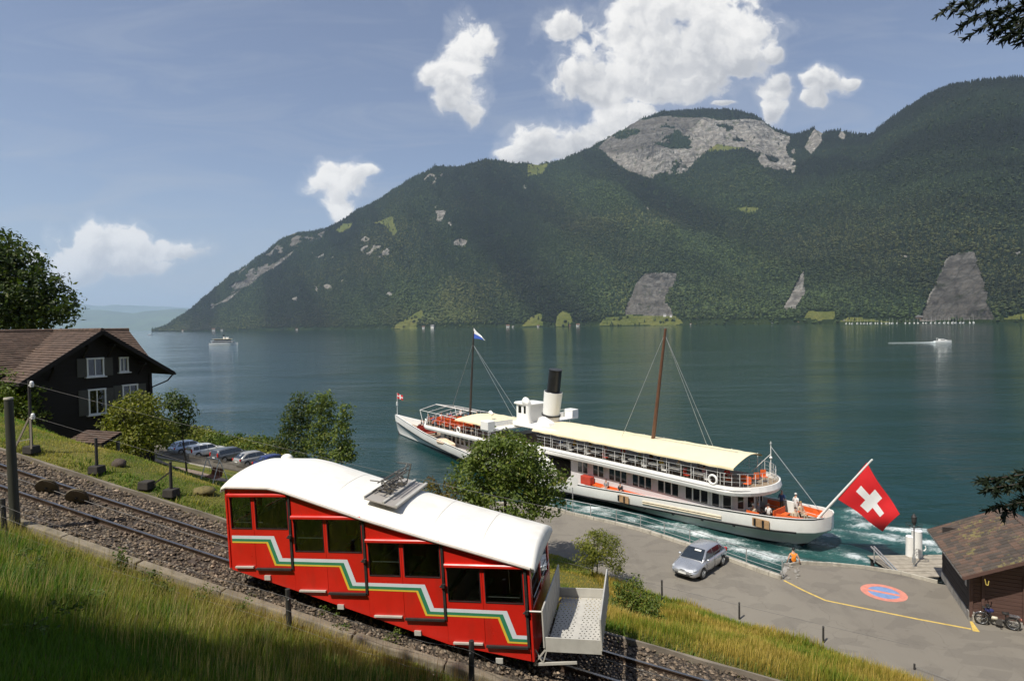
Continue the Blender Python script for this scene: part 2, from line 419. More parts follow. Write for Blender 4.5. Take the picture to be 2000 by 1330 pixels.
# ---- ground material: grass, drier near the track, soil where worn
def ground_mat():
    m, nt = newmat('meadow_ground'); co = nt.coord()
    n1 = nt.noise(co, .35, 6, .6); n2 = nt.noise(co, 2.2, 6, .65); n3 = nt.noise(co, 30, 4, .7)
    c = nt.ramp(n1, [(.3, (.085, .11, .022)), (.5, (.15, .155, .034)), (.7, (.21, .18, .055))])
    c = nt.mix(nt.mapr(n2, .45, .75, 0, .55), c, (.14, .115, .055))
    c = nt.mix(nt.mapr(n3, .4, .75, 0, .6), c, (.045, .06, .012))
    soil = nt.attr('soil', out='Fac'); sm_ = nt.mapr(nt.math('ADD', soil, nt.math('MULTIPLY', nt.math('SUBTRACT', n2, .5), .9)), .4, .65)
    gr = nt.mix(nt.mapr(n3, .35, .7), (.085, .07, .055), (.20, .175, .145))
    c = nt.mix(sm_, c, gr)
    nt.put(nt.b.inputs['Base Color'], c); nt.b.inputs['Roughness'].default_value = .95; nt.b.inputs['Specular IOR Level'].default_value = .15
    nt.put(nt.b.inputs['Normal'], nt.bump(nt.math('ADD', n3, nt.math('MULTIPLY', n2, 2)), .8, .06))
    return m
GM = ground_mat()
gx = np.concatenate([np.arange(-84, -30, 1.2), np.arange(-30, 32, .45), np.arange(32, 60, 1.2)])
gy = np.concatenate([np.arange(-14, 4, 1.0), np.arange(4, 52, .45), np.arange(52, 122, 1.0)])
GX, GY = np.meshgrid(gx, gy, indexing='ij'); GZ = ground(GX, GY)
_, GV = uv_of(GX, GY)
soil = np.clip(1.25 - np.abs(GV - 1.0) / 2.1, 0, 1)
np_mesh('ground', np.stack([GX, GY, GZ], -1).reshape(-1, 3), grid_faces(len(gx), len(gy)), GM, smooth=True, attrs={'soil': soil.ravel()}, kind='structure', label='grassy hillside falling from the funicular track to the lake')

# ---- lake
WAKE = [(1112,985,1.6),(1150,995,1.7),(1190,1003,1.5),(1240,1012,1.3),(1300,1030,1.9),(1330,1028,2.6),(1370,1046,2.4),(1420,1060,2.0),(1460,1078,2.0),(1500,1088,2.0),(1545,1085,2.0),(1590,1075,2.2),
        (1620,1085,2.2),(1660,1092,2.0),(1700,1097,1.7),(1750,1103,1.2),(1560,1060,1.8),(1620,1040,2.0),(1650,1010,1.8),(1680,1030,2.2),(1720,1050,2.2),(1760,1042,2.4),(1800,1060,2.2),(1835,1075,2.2),(1850,1050,2.0),(1640,1000,1.5),(1670,1000,1.6),(1720,1040,1.6),(1800,1035,1.8),(1600,1050,1.6)]
def foam_at(x, y):
    f = np.zeros(np.shape(x))
    for px, py, r in WAKE:
        q = on_z(px, py, 0); dd = np.hypot((x - q[0]) / 1.25, y - q[1]) / (r * .95); f = np.maximum(f, np.clip(1.15 - dd, 0, 1))
    xr = x * .85 - y * .53; yr = x * .53 + y * .85
    st = fbm(xr * .35 + 1.2 * fbm(x * .4, y * .4, 3, 3), yr * 1.25, 2, 5)
    return np.clip(f * (.20 + 2.4 * (st - .43)), 0, 1), f
def water_mat():
    m, nt = newmat('lake_water'); co = nt.coord(); b = nt.b
    tur = nt.attr('stir', out='Fac'); fo = nt.attr('foam', out='Fac')
    deep = nt.mix(nt.noise(co, .004, 3), (.004, .028, .029), (.007, .040, .038))
    c = nt.mix(nt.mapr(tur, .02, .9), deep, (.030, .098, .090))
    fn = nt.noise(nt.scalev(co, (1.1, 2.6, 1), (0, 0, -.55)), 2.1, 9, .74, 1.4)
    fm = nt.mapr(nt.math('ADD', fo, nt.math('MULTIPLY', nt.math('SUBTRACT', fn, .5), 1.5)), .26, .82, 0, 1)
    fm = nt.math('MULTIPLY', fm, nt.mapr(fo, .01, .16, 0, .95))
    c = nt.mix(fm, c, (.66, .70, .69))
    nt.put(b.inputs['Base Color'], c); nt.put(b.inputs['Roughness'], nt.math('ADD', .045, nt.math('MULTIPLY', fm, .6)))
    b.inputs['IOR'].default_value = 1.333; b.inputs['Specular IOR Level'].default_value = .5
    w1 = nt.noise(nt.scalev(co, (1, 2.3, 1), (0, 0, .35)), .42, 5, .62, .4)
    w2 = nt.noise(nt.scalev(co, (1, 1.7, 1), (0, 0, -.3)), 1.6, 4, .6)
    w3 = nt.noise(nt.scalev(co, (1, 2.5, 1), (0, 0, .15)), .055, 3, .5)
    gust = nt.mapr(nt.noise(nt.scalev(co, (1, 3, 1)), .012, 3), .38, .66, .35, 1.0)
    h = nt.math('MULTIPLY', nt.math('ADD', nt.math('ADD', w1, nt.math('MULTIPLY', w2, .28)), nt.math('MULTIPLY', w3, 2.4)), gust)
    h = nt.math('ADD', h, nt.math('MULTIPLY', nt.noise(co, 3.0, 6, .7), nt.math('MULTIPLY', tur, .5)))
    nt.put(b.inputs['Normal'], nt.bump(h, .42, .70))
    return m
WM = water_mat()
wx = np.concatenate([[-18000, -6000, -2000, -900, -400, -200, -120, -80], np.arange(-50, -6, 2.0), np.arange(-6, 46, .3), np.arange(46, 70, 2), [80, 120, 200, 400, 900, 2500, 6000]])
wy = np.concatenate([[30, 33], np.arange(34, 68, .3), np.arange(68, 110, 2), [120, 140, 170, 220, 300, 420, 600, 900, 1500, 2500, 4000, 6500, 10000, 35000]])
WX, WY = np.meshgrid(wx, wy, indexing='ij'); FO, ST = foam_at(WX, WY)
inn = (WX > -5.5) & (WX < 45) & (WY < 67)
WZ = np.where(inn, .16 * (fbm(WX * .45, WY * .7, 7, 4) - .5) + ST * .45 * (fbm(WX * 1.1, WY * 1.1, 5, 4) - .45), 0) + .18 * FO
np_mesh('lake', np.stack([WX, WY, WZ], -1).reshape(-1, 3), grid_faces(len(wx), len(wy)), WM, smooth=True, attrs={'foam': FO.ravel(), 'stir': np.clip(ST * (.55 + .8 * fbm(WX * .3, WY * .3, 9, 3)), 0, 1).ravel()}, kind='structure', label='dark teal lake with white churned wake beside the quay')
lb = MB(); lb.add([(-18000, 28, -6), (6000, 28, -6), (6000, 35000, -6), (-18000, 35000, -6)], [(0, 1, 2, 3)])
lb.build('lake_bed', mat('lake_bed', (.03, .05, .05)), kind='structure')

# ---- the mountains across the lake: a surface between the far shore and the crest line
def lut(tab): a = np.array(tab, float); return lambda x: np.interp(x, a[:, 0], a[:, 1])
RIDGE = lut([(-200,646),(300,645),(330,632),(365,610),(400,580),(440,545),(480,520),(520,492),(545,470),(575,455),(610,452),(640,445),(665,432),(700,410),(750,385),(800,350),(850,325),(900,325),(950,311),(1000,318),(1050,322),(1090,315),(1130,300),(1165,283),(1200,263),(1250,235),(1290,219),(1330,217),(1380,212),(1440,217),(1480,228),(1510,251),(1540,263),(1560,263),(1590,250),(1608,262),(1640,254),(1665,262),(1700,263),(1750,225),(1800,195),(1850,172),(1900,161),(1950,157),(2000,154),(2080,160),(2200,200),(2500,260)])
ZS = lut([(-200,5000),(300,4800),(500,4000),(770,3100),(1100,2800),(1330,2550),(1700,1930),(2000,1520),(2500,1250)])
ZRD = lut([(-200,5100),(300,4830),(420,5000),(600,4850),(770,4500),(950,4300),(1200,4400),(1380,4500),(1540,4100),(1700,3600),(1800,3100),(1900,2750),(2000,2550),(2500,2300)])
NA, NV = 1000, 300
pxs = np.linspace(296, 2420, NA); vv = np.linspace(0, 1, NV) ** 1.15
PXG, VG = np.meshgrid(pxs, vv, indexing='ij')
def _dir(px, py):
    d = fwd[None] + rgt[None] * ((px - 1000) / FPX)[..., None].reshape(-1, 1) - upv[None] * ((py - 665) / FPX)[..., None].reshape(-1, 1)
    return d / d[:, 1:2]
rd = _dir(pxs, RIDGE(pxs) + 5 * (fbm(pxs * .06, 0, 3, 4) - .5))
tanx = rd[:, 0][:, None]; tanz = np.maximum(rd[:, 2][:, None], 0.0004)
zs, zrd = ZS(pxs)[:, None], ZRD(pxs)[:, None]
YD = zs + (zrd - zs) * VG
HR = tanz * zrd + CZ
prof = .80 * VG ** 1.08 + .20 * VG ** .55
shelf = np.clip(VG / .02, 0, 1)
MX, MY = tanx * YD, YD
gul = fbm(MX * .0016 + 20, MY * .0007, 2, 5) - .5                     # gullies running down to the lake
big = fbm(MX * .0009, MY * .0009, 8, 4) - .5
fine = fbm(MX * .008, MY * .008, 5, 4) - .5
env = np.sin(PI * np.clip(VG, 0, 1)) ** .8
MZ = HR * prof + env * np.minimum(HR, 900) * (.36 * gul + .20 * big) + env * 75 * fine + VG * 14 * fine
rib = np.abs(fbm((MX + .35 * MY) * .0042, MY * .0012, 6, 4) - .5) * 2
MZ += env * (HR * .13) * (rib - .32)
MZ = np.maximum(MZ, 1.5 + 30 * VG) * shelf - 3 * (1 - shelf)
# keep the crest the skyline
lim = (tanz * MY + CZ) * (.985 + .015 * VG); MZ = np.minimum(MZ, np.where(VG < .999, lim, MZ + 1e9)); MZ[:, -1] = HR[:, 0]
MP = np.stack([MX, MY, MZ], -1)
pj = project(MP.reshape(-1, 3)).reshape(NA, NV, 2); QX, QY = pj[..., 0], pj[..., 1]
wob = 26 * (fbm(MX * .004, MZ * .006, 11, 5) - .5)
wob2 = 22 * (fbm(MX * .004 + 40, MZ * .006, 15, 5) - .5)
rock = np.zeros((NA, NV)); mead = np.zeros((NA, NV))
ROCKS = [[(1168,290),(1200,262),(1250,240),(1300,224),(1380,226),(1450,232),(1490,244),(1520,262),(1545,268),(1535,300),(1500,335),(1455,292),(1400,283),(1375,300),(1340,335),(1300,345),(1270,350),(1225,330),(1190,312)],
         [(1222,618),(1224,590),(1240,555),(1262,535),(1327,533),(1320,560),(1300,590),(1316,618)],
         [(1535,606),(1555,560),(1570,530),(1577,570),(1560,608)],
         [(1802,622),(1812,595),(1828,545),(1850,502),(1872,492),(1902,488),(1917,530),(1936,600),(1948,622)],
         [(515,497),(545,470),(585,455),(640,446),(625,470),(570,492),(530,520),(480,560),(430,590),(400,606),(420,575)],
         [(1500,305),(1530,280),(1550,320),(1545,335),(1500,330)],[(1572,290),(1590,252),(1606,262),(1600,285),(1585,300)],[(1634,270),(1645,256),(1652,266),(1644,274)]]
SPOTS = [(735,490,26,11),(620,497,14,8),(660,505,10,6),(900,477,14,9),(612,566,8,10),(640,560,8,6),(760,578,6,8),(860,415,10,16),(880,425,5,14),(842,352,12,14),(716,470,8,6),(1290,380,6,8),(1265,412,5,6),(1550,315,5,24),(1110,375,5,12),(870,340,10,8),(1026,362,3,10),(585,585,14,5),(670,545,10,5),(1985,495,8,4),(1770,500,16,8)]
inscreen = QX + wob, QY + wob2
for k, P in enumerate(ROCKS):
    s_ = .8 if k in (1, 2, 3) else 1.0
    rock = np.maximum(rock, in_poly(QX + wob * s_, QY + wob2 * s_, P).astype(float))
for x, y, a, b_ in SPOTS: rock = np.maximum(rock, ((((QX + wob * .5 - x) / a) ** 2 + ((QY + wob2 * .5 - y) / b_) ** 2 < 1) & (fbm(MX * .016, MZ * .018, 37, 4) > .47)).astype(float))
patchy = fbm(MX * .006, MZ * .011, 21, 5)
summit = in_poly(QX, QY, ROCKS[0]) | in_poly(QX, QY, ROCKS[4])
edgen = fbm(MX * .013, MZ * .02, 27, 4)
rock = np.where(summit & (patchy < .33 + .10 * (edgen - .5)), 0, rock)
rock = np.where(in_poly(QX, QY, ROCKS[4]) & (patchy + .6 * (edgen - .5) < .585), 0, rock)
tone = np.ones((NA, NV))
for k, t_ in ((1, .52), (2, .8), (3, .40), (4, .62)): tone = np.where(in_poly(QX + wob * .35, QY + wob2 * .35, ROCKS[k]), t_, tone)
tone = np.where(in_poly(QX, QY, [(1150,300),(1250,230),(1310,215),(1390,215),(1330,270),(1280,300),(1210,300)]), .55, tone)  # shading on the summit's upper left, darkened in the rock colour
tone = tone * (.75 + .5 * fbm(MX * .012, MZ * .03, 41, 4))
MEADS = [[(762,641),(790,622),(822,604),(826,618),(812,634),(815,641)],[(1018,637),(1035,620),(1056,612),(1060,637)],[(1082,637),(1088,618),(1096,608),(1112,614),(1118,628),(1108,637)],
         [(728,436),(750,428),(765,422),(768,436),(775,455),(768,462),(752,440)],[(655,452),(668,438),(690,436),(685,446),(664,456)],[(1435,408),(1455,404),(1485,406),(1478,414),(1458,418)],
         [(1573,620),(1580,608),(1632,608),(1630,622),(1600,626)],[(1170,636),(1180,622),(1230,616),(1320,618),(1335,630),(1320,635)],[(1640,628),(1660,618),(1700,622),(1740,628)],[(1030,322),(1060,322),(1075,318),(1060,340),(1030,345)],[(1960,622),(2000,608),(2060,610),(2060,626)],[(1370,300),(1400,282),(1450,284),(1460,292),(1400,296)]]
for P in MEADS: mead = np.maximum(mead, in_poly(QX + wob * .25, QY + wob2 * .2, P).astype(float))
mead *= 1 - rock
# quarry faces and cliffs stand steeper, with ledges
led = np.abs(fbm(MX * .004 + .6 * fbm(MX * .01, MZ * .01, 5, 3), MZ * .022, 31, 4) - .5) * 2; crk = fbm(MX * .022, MZ * .006, 35, 4) - .5
MY = MY + rock * (34 * (led - .3) + 46 * crk)
MZ += rock * env * 12 * (fbm(MX * .02, MZ * .05, 31, 3) - .5)
MP = np.stack([MX, MY, MZ], -1)
def _mm():
    m, nt = newmat('mountain_side'); co = nt.coord()
    en = nt.math('MULTIPLY', nt.math('SUBTRACT', nt.noise(co, .03, 5, .7), .5), 1.1); rk, md = nt.mapr(nt.math('ADD', nt.attr('rock', out='Fac'), en), .40, .60), nt.mapr(nt.math('ADD', nt.attr('meadow', out='Fac'), nt.math('MULTIPLY', en, .6)), .42, .58)
    n1 = nt.noise(co, .012, 6, .65); n2 = nt.noise(co, .0016, 4); n3 = nt.noise(nt.scalev(co, (1, 1, .25)), .035, 6, .7); n4 = nt.noise(nt.scalev(co, (.25, .25, 1.6)), .03, 5, .65)
    forest = nt.ramp(n1, [(.3, (.012, .022, .009)), (.7, (.034, .050, .016))])
    lime = nt.ramp(n3, [(.32, (.07, .066, .06)), (.5, (.23, .22, .198)), (.68, (.46, .44, .40))])
    lime = nt.mix(nt.mapr(n4, .47, .60, 0, .8), lime, (.085, .08, .072)); vc_ = nt.voro(nt.vmath('ADD', nt.scalev(co, (1, 1, .45)), nt.vmath('MULTIPLY', nt.noise(co, .012, 4, col=True), (60, 60, 60))), .022, 'DISTANCE_TO_EDGE'); lime = nt.mix(nt.mapr(vc_, .0, .09, .75, 0), lime, (.05, .047, .043)); sk_ = nt.noise(nt.scalev(co, (1, 1, .06)), .05, 4, .6); lime = nt.mix(nt.mapr(sk_, .50, .66, 0, .6), lime, (.36, .32, .27))
    lime = nt.mix(nt.mapr(n2, .45, .62, 0, .6), lime, (.25, .225, .19))
    lime = nt.mix(nt.mapr(nt.noise(co, .02, 6, .7), .56, .66, 0, .75), lime, (.045, .06, .02))
    grass = nt.ramp(n1, [(.3, (.075, .10, .025)), (.6, (.14, .145, .042)), (.8, (.20, .17, .055))])
    lime = nt.mix(1.0, lime, nt.attr('tone', out='Color'), 'MULTIPLY'); c = nt.mix(rk, forest, lime); c = nt.mix(md, c, grass)
    nt.put(nt.b.inputs['Base Color'], c); nt.b.inputs['Roughness'].default_value = .95; nt.b.inputs['Specular IOR Level'].default_value = .1
    h = nt.math('ADD', nt.math('MULTIPLY', n3, 1.4), n4)
    nt.put(nt.b.inputs['Normal'], nt.bump(h, .8, 26)); return m
MTM = _mm()
# back side so that the crest has a far slope
back = MP[:, -1, :].copy(); back[:, 1] += 900; back[:, 2] *= .55; back2 = back.copy(); back2[:, 1] += 1500; back2[:, 2] = -5
ALLP = np.concatenate([MP, back[:, None], back2[:, None]], 1); z2 = np.zeros((NA, 2))
np_mesh('mountain', ALLP.reshape(-1, 3), grid_faces(NA, NV + 2), MTM, smooth=True, attrs={'rock': np.concatenate([rock, z2], 1).ravel(), 'meadow': np.concatenate([mead, z2], 1).ravel(), 'tone': np.concatenate([tone, z2 + 1], 1).ravel()}, kind='structure', label='long forested mountain with a grey limestone summit cliff and quarry faces')

# ---- forest on it: one far wood, every tree a small faceted crown
def foliage_mat(name, trans=.25, k=1.0, rough=.6):
    m, nt = newmat(name); c = nt.attr('Col'); n = nt.noise(nt.coord(), 1.2, 3)
    c = nt.mix(nt.mapr(n, .35, .7, 0, .4), c, nt.mix(1.0, c, (.6, .62, .5), 'MULTIPLY'))
    if k != 1: c = nt.mix(1.0, c, (k, k, k), 'MULTIPLY')
    nt.put(nt.b.inputs['Base Color'], c); nt.b.inputs['Roughness'].default_value = rough; nt.b.inputs['Specular IOR Level'].default_value = .3
    if trans:
        tr = nt.new('ShaderNodeBsdfTranslucent'); nt.put(tr.inputs[0], nt.mix(1.0, c, (1.5, 1.7, .6), 'MULTIPLY'))
        mx = nt.new('ShaderNodeMixShader'); mx.inputs[0].default_value = trans
        nt.l.new(nt.b.outputs[0], mx.inputs[1]); nt.l.new(tr.outputs[0], mx.inputs[2]); nt.l.new(mx.outputs[0], nt.out.inputs[0])
    return m
FARM = foliage_mat('far_foliage', 0, rough=.9)
dA = np.linalg.norm(np.cross(MP[1:, :-1] - MP[:-1, :-1], MP[:-1, 1:] - MP[:-1, :-1]), axis=-1)
keep = ((RNG.random((NA - 1, NV - 1)) < .07) & (rock[1:, 1:] < .5)) | (np.maximum.reduce([rock[1:, 1:], rock[:-1, :-1], mead[1:, 1:], mead[:-1, :-1]]) < .5) & (VG[:-1, :-1] > .012)
fr = QX[:-1, :-1]; vis = (fr > 240) & (fr < 2080)
rk_small = (rock[:-1, :-1] > .5) & (RNG.random(rock[:-1, :-1].shape) < .006) & (fr < 1700) & (QY[:-1, :-1] < 520)
wgt = dA * np.where(vis, 1, .12) * (keep | rk_small) * (2600 / MY[:-1, :-1]) ** 1.1
NT_ = 160000
cells = RNG.choice(wgt.size, NT_, p=(wgt / wgt.sum()).ravel()); ci_, cj_ = np.unravel_index(cells, wgt.shape)
a_, b_ = RNG.random(NT_)[:, None], RNG.random(NT_)[:, None]
tpos = MP[ci_, cj_] * (1 - a_) * (1 - b_) + MP[ci_ + 1, cj_] * a_ * (1 - b_) + MP[ci_, cj_ + 1] * (1 - a_) * b_ + MP[ci_ + 1, cj_ + 1] * a_ * b_
vfr = VG[ci_, cj_]
con = RNG.random(NT_) < np.clip(.15 + .75 * vfr + .9 * (fbm(tpos[:, 0] * .002, tpos[:, 1] * .002, 3, 3) - .5), 0, .9)   # conifers higher up
hgt = np.where(con, RNG.uniform(13, 24, NT_), RNG.uniform(8, 15, NT_)); rad = np.where(con, hgt * RNG.uniform(.16, .23, NT_), hgt * RNG.uniform(.38, .56, NT_))
k5 = np.arange(5) * 2 * PI / 5
rv = np.stack([np.cos(k5), np.sin(k5)], 1)
TV = np.zeros((NT_, 11, 3), np.float32)
for r_, (zc, zd, rc, rdd) in enumerate([(.12, .22, 1.0, .8), (.45, .66, .62, .95)]):
    zz = np.where(con, zc, zd); rr = np.where(con, rc, rdd)
    jit = RNG.uniform(.72, 1.25, (NT_, 5)); ro = RNG.random((NT_, 1)) * 6.28
    ang = k5[None] + ro + .6 * r_
    TV[:, r_ * 5:r_ * 5 + 5, 0] = np.cos(ang) * jit * (rad * rr)[:, None]; TV[:, r_ * 5:r_ * 5 + 5, 1] = np.sin(ang) * jit * (rad * rr)[:, None]
    TV[:, r_ * 5:r_ * 5 + 5, 2] = (hgt * zz)[:, None] * RNG.uniform(.85, 1.15, (NT_, 5))
TV[:, 10, 2] = hgt
TV += tpos[:, None, :]; TV[:, :, 2] -= 1
tf = []
for k in range(5):
    k2 = (k + 1) % 5; tf += [(k, k2, 5 + k2), (k, 5 + k2, 5 + k), (5 + k, 5 + k2, 10)]
tf = np.array(tf, np.int32)
TF = (np.arange(NT_, dtype=np.int32)[:, None, None] * 11 + tf[None]).reshape(-1, 3)
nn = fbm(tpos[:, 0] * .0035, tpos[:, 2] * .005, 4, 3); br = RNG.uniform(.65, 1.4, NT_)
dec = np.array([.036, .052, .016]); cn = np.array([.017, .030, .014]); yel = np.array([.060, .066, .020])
tc = np.where(con[:, None], cn[None], dec[None] + (yel - dec)[None] * np.clip((nn - .46) * 3 + RNG.normal(0, .2, NT_), 0, 1)[:, None]) * (br * np.clip(.30 + 2.6 * (fbm((tpos[:, 0] + .8 * tpos[:, 2]) * .0034, tpos[:, 2] * .0012, 14, 5) - .28), .38, 1.55))[:, None]  # slow swaths put relief shading and cloud shadow into the crown colours
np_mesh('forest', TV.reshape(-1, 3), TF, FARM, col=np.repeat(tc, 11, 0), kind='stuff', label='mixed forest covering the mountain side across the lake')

# ---- hazy hills at the far end of the lake
def far_hills(name, tab, Y, seed, label, col):
    f = lut(tab); xs = np.linspace(tab[0][0], tab[-1][0], 150); vs = np.linspace(0, 1, 26)
    d = _dir(xs, f(xs) + 4 * (fbm(xs * .05, 0, seed, 4) - .5)); top = np.maximum(d[:, 2] * Y * 1.15 + CZ, 5)
    X = d[:, 0][:, None] * (Y * (1 + .15 * vs)[None]); YY = np.broadcast_to(Y * (1 + .15 * vs)[None], X.shape)
    Z = top[:, None] * vs[None] ** .9 + 60 * np.sin(PI * vs)[None] * (fbm(X * .0012, YY * .001, seed, 4) - .5) * np.minimum(1, top[:, None] / 150)
    bk = np.stack([X[:, -1], YY[:, -1] + 3000, X[:, -1] * 0 - 5], -1)
    P = np.concatenate([np.stack([X, YY, Z], -1), bk[:, None]], 1)
    np_mesh(name, P.reshape(-1, 3), grid_faces(len(xs), len(vs) + 1), col, smooth=True, kind='structure', label=label)
HM = mat('far_hill', (.07, .10, .045), .95, var=.55, vs=.002)
far_hills('hills', [(-400,600),(0,620),(60,612),(150,604),(200,606),(260,612),(300,606),(360,603),(420,615),(470,640)], 17000, 3, 'low green hills fading into haze at the end of the lake', HM)
far_hills('hills', [(-500,570),(-200,580),(0,590),(80,585),(130,592),(190,598),(230,595),(300,598),(345,600),(420,606),(600,640)], 29000, 8, 'pale blue mountain ridge on the horizon beyond the low hills', HM)

# ---- air
HB = MB(); HB.box((-5000, 17850, 860), (28000, 39700, 1780))
m, nt = newmat('haze'); nt.n.remove(nt.b)
pv = nt.new('ShaderNodeVolumePrincipled'); pv.inputs['Color'].default_value = (.62, .79, 1, 1); pv.inputs['Density'].default_value = 3.7e-5
pv.inputs['Anisotropy'].default_value = .2
nt.l.new(pv.outputs[0], nt.out.inputs['Volume'])
HB.build('haze', m, kind='stuff', label='thin blue summer haze filling the air over the lake')

# ================================================================== QUAY AND ROAD
def road_mat():
    m, nt = newmat('worn_asphalt'); co = nt.coord()
    n1 = nt.noise(co, .12, 5, .6); n2 = nt.noise(nt.scalev(co, (1, .4, 1), (0, 0, .5)), .7, 6, .65); n3 = nt.noise(co, 45, 3, .6)
    c = nt.ramp(n1, [(.3, (.165, .145, .118)), (.7, (.21, .188, .152))])
    c = nt.mix(nt.mapr(n2, .50, .72, 0, .62), c, (.115, .10, .083)); pt_ = nt.n.new('ShaderNodeTexVoronoi'); nt.put(pt_.inputs['Vector'], nt.scalev(co, (.16, .30, 1), (0, 0, .6))); pt_.distance = 'CHEBYCHEV'; ps_ = nt.new('ShaderNodeSeparateColor'); nt.put(ps_.inputs[0], pt_.outputs[1]); c = nt.mix(nt.mapr(ps_.outputs[0], .72, .74, 0, .30), c, (.10, .088, .075)); ol_ = nt.noise(co, 1.7, 3, .5); c = nt.mix(nt.mapr(ol_, .68, .76, 0, .45), c, (.06, .052, .045)); c = nt.mix(nt.mapr(n3, .4, .75, 0, .35), c, (.30, .28, .24))
    cr_ = nt.voro(nt.vmath('ADD', co, nt.noise(co, .8, 3, col=True)), .28, 'DISTANCE_TO_EDGE')
    c = nt.mix(nt.mapr(cr_, .0, .007, .28, 0), c, (.07, .062, .052))
    nt.put(nt.b.inputs['Base Color'], c); nt.b.inputs['Roughness'].default_value = .9; nt.b.inputs['Specular IOR Level'].default_value = .25
    nt.put(nt.b.inputs['Normal'], nt.bump(n3, .35, .01)); return m
ROADM = road_mat()
CONC = mat('weathered_concrete', (.42, .385, .32), .9, var=.25, vs=1.2, bump=.35, bs=12, dirt=.6, dirtcol=(.16, .14, .11))
STONE = mat('grey_stone', (.30, .28, .25), .9, var=.35, vs=1.6, bump=.5, bs=8, dirt=.5)
STEEL = mat('galvanised_steel', (.46, .47, .47), .45, metal=.55, var=.12, vs=4, dirt=.25)
DSTEEL = mat('dark_iron', (.045, .042, .04), .6, metal=.4, var=.3, vs=5)
YEL = mat('yellow_road_paint', (.62, .43, .10), .8, var=.25, vs=5, dirt=.5, dirtcol=(.25, .21, .13))
REDP = mat('faded_red_road_paint', (.60, .22, .16), .85, var=.22, vs=3, dirt=.45, dirtcol=(.30, .22, .17))
BLUP = mat('faded_blue_road_paint', (.17, .27, .47), .85, var=.22, vs=3, dirt=.45, dirtcol=(.25, .24, .23))
KERB = [(-9.0, 53.2), (-4.5, 51.3), (.5, 50.1)] + [tuple(on_z(x, y, 1.3)[:2]) for x, y in [(1085,993),(1105,1000),(1180,1016),(1250,1033),(1340,1062),(1420,1090),(1480,1112),(1527,1128)]]
KERB2 = [tuple(on_z(x, y, 1.3)[:2]) for x, y in [(1542,1103),(1562,1098),(1625,1101),(1690,1107),(1760,1118),(1832,1136)]]
RB = MB()
road_poly = KERB + KERB2 + [(25.6, 33.3), (27, 35.5), (44, 30), (44, 8), (26, 14), (18.0, 22.0), (15.0, 24.6), (13.6, 26.2), (10.4, 28.8), (7.2, 31.6), (4.8, 34.0), (2.4, 36.6), (1.2, 38.4), (-2, 42), (-9, 47)]
RB.add([(x, y, ZQ) for x, y in road_poly], [tuple(range(len(road_poly)))])
RB.build('road', ROADM, kind='structure', label='grey-brown asphalt quay and road beside the lake')
def ribbon(pts, w, z0, z1, mb, m=0):
    """a low wall or strip following a polyline, mitred"""
    P = [Vector((x, y)) for x, y in pts]; L = []; R = []
    for i, p in enumerate(P):
        d = ((P[min(i + 1, len(P) - 1)] - P[i]).normalized() + (P[i] - P[max(i - 1, 0)]).normalized()).normalized(); n = Vector((-d.y, d.x))
        L.append(p + n * w / 2); R.append(p - n * w / 2)
    rings = [[(l.x, l.y, z0), (l.x, l.y, z1), (r.x, r.y, z1), (r.x, r.y, z0)] for l, r in zip(L, R)]
    return mb.loft(rings, m, sm=False)
def smooth_line(pts, step=.5):
    out = []
    for a, b in zip(pts[:-1], pts[1:]):
        n = max(1, int(math.dist(a, b) / step)); out += [(a[0] + (b[0] - a[0]) * k / n, a[1] + (b[1] - a[1]) * k / n) for k in range(n)]
    return out + [pts[-1]]
qw = thing('quay_wall', 'long concrete quay wall with a raised kerb along the railing', 'quay wall', (KERB[0][0], KERB[0][1], 0))
def sub(pts, o): return [(x - o[0], y - o[1]) for x, y in pts]
qo = (KERB[0][0], KERB[0][1])
mb = MB(); ribbon(sub([(x + .28, y + .30) for x, y in KERB], qo), .7, -3, 1.17, mb); mb.build('wall', STONE, qw)
kp = []                                                        # kerb stones, one by one
for a, b in zip(KERB[:-1], KERB[1:]):
    n = max(1, round(math.dist(a, b) / 1.0))
    for k in range(n):
        p = Vector(a).lerp(Vector(b), k / n); q = Vector(a).lerp(Vector(b), (k + 1) / n); kp.append((p, q))
for p, q in kp:
    d = (q - p).normalized(); mb = MB(); p2, q2 = p + d * .012, q - d * .012; h = random.uniform(.13, .17); w = random.uniform(.30, .36)
    mb.bar((p2.x - qo[0], p2.y - qo[1], ZQ + h / 2 - .02), (q2.x - qo[0], q2.y - qo[1], ZQ + h / 2 - .02), h + .04, w)
    mb.build('kerb_stone', CONC, qw, bev=.02)
q2 = thing('quay_wall', 'lower bare quay edge without railing from the seated person to the landing stage', 'quay wall', (KERB2[0][0], KERB2[0][1], 0))
qo2 = KERB2[0]
mb = MB(); ribbon(sub([(x + .02, y + .32) for x, y in KERB2], qo2), .62, -3, 1.17, mb); mb.build('wall', STONE, q2)
mb = MB(); ribbon(sub([KERB[-1], KERB2[0]], qo2), .6, -3, 1.17, mb); mb.build('corner_wall', STONE, q2)
for a, b in zip(KERB2[:-1], KERB2[1:]):
    n = max(1, round(math.dist(a, b) / 1.3))
    for k in range(n):
        p = Vector(a).lerp(Vector(b), k / n); q = Vector(a).lerp(Vector(b), (k + 1) / n); d = (q - p).normalized() * .015; p, q = p + d, q - d
        mb = MB(); mb.bar((p.x - qo2[0], p.y - qo2[1], ZQ + .03), (q.x - qo2[0], q.y - qo2[1], ZQ + .03), .11, .34); mb.build('kerb_stone', CONC, q2, bev=.02)
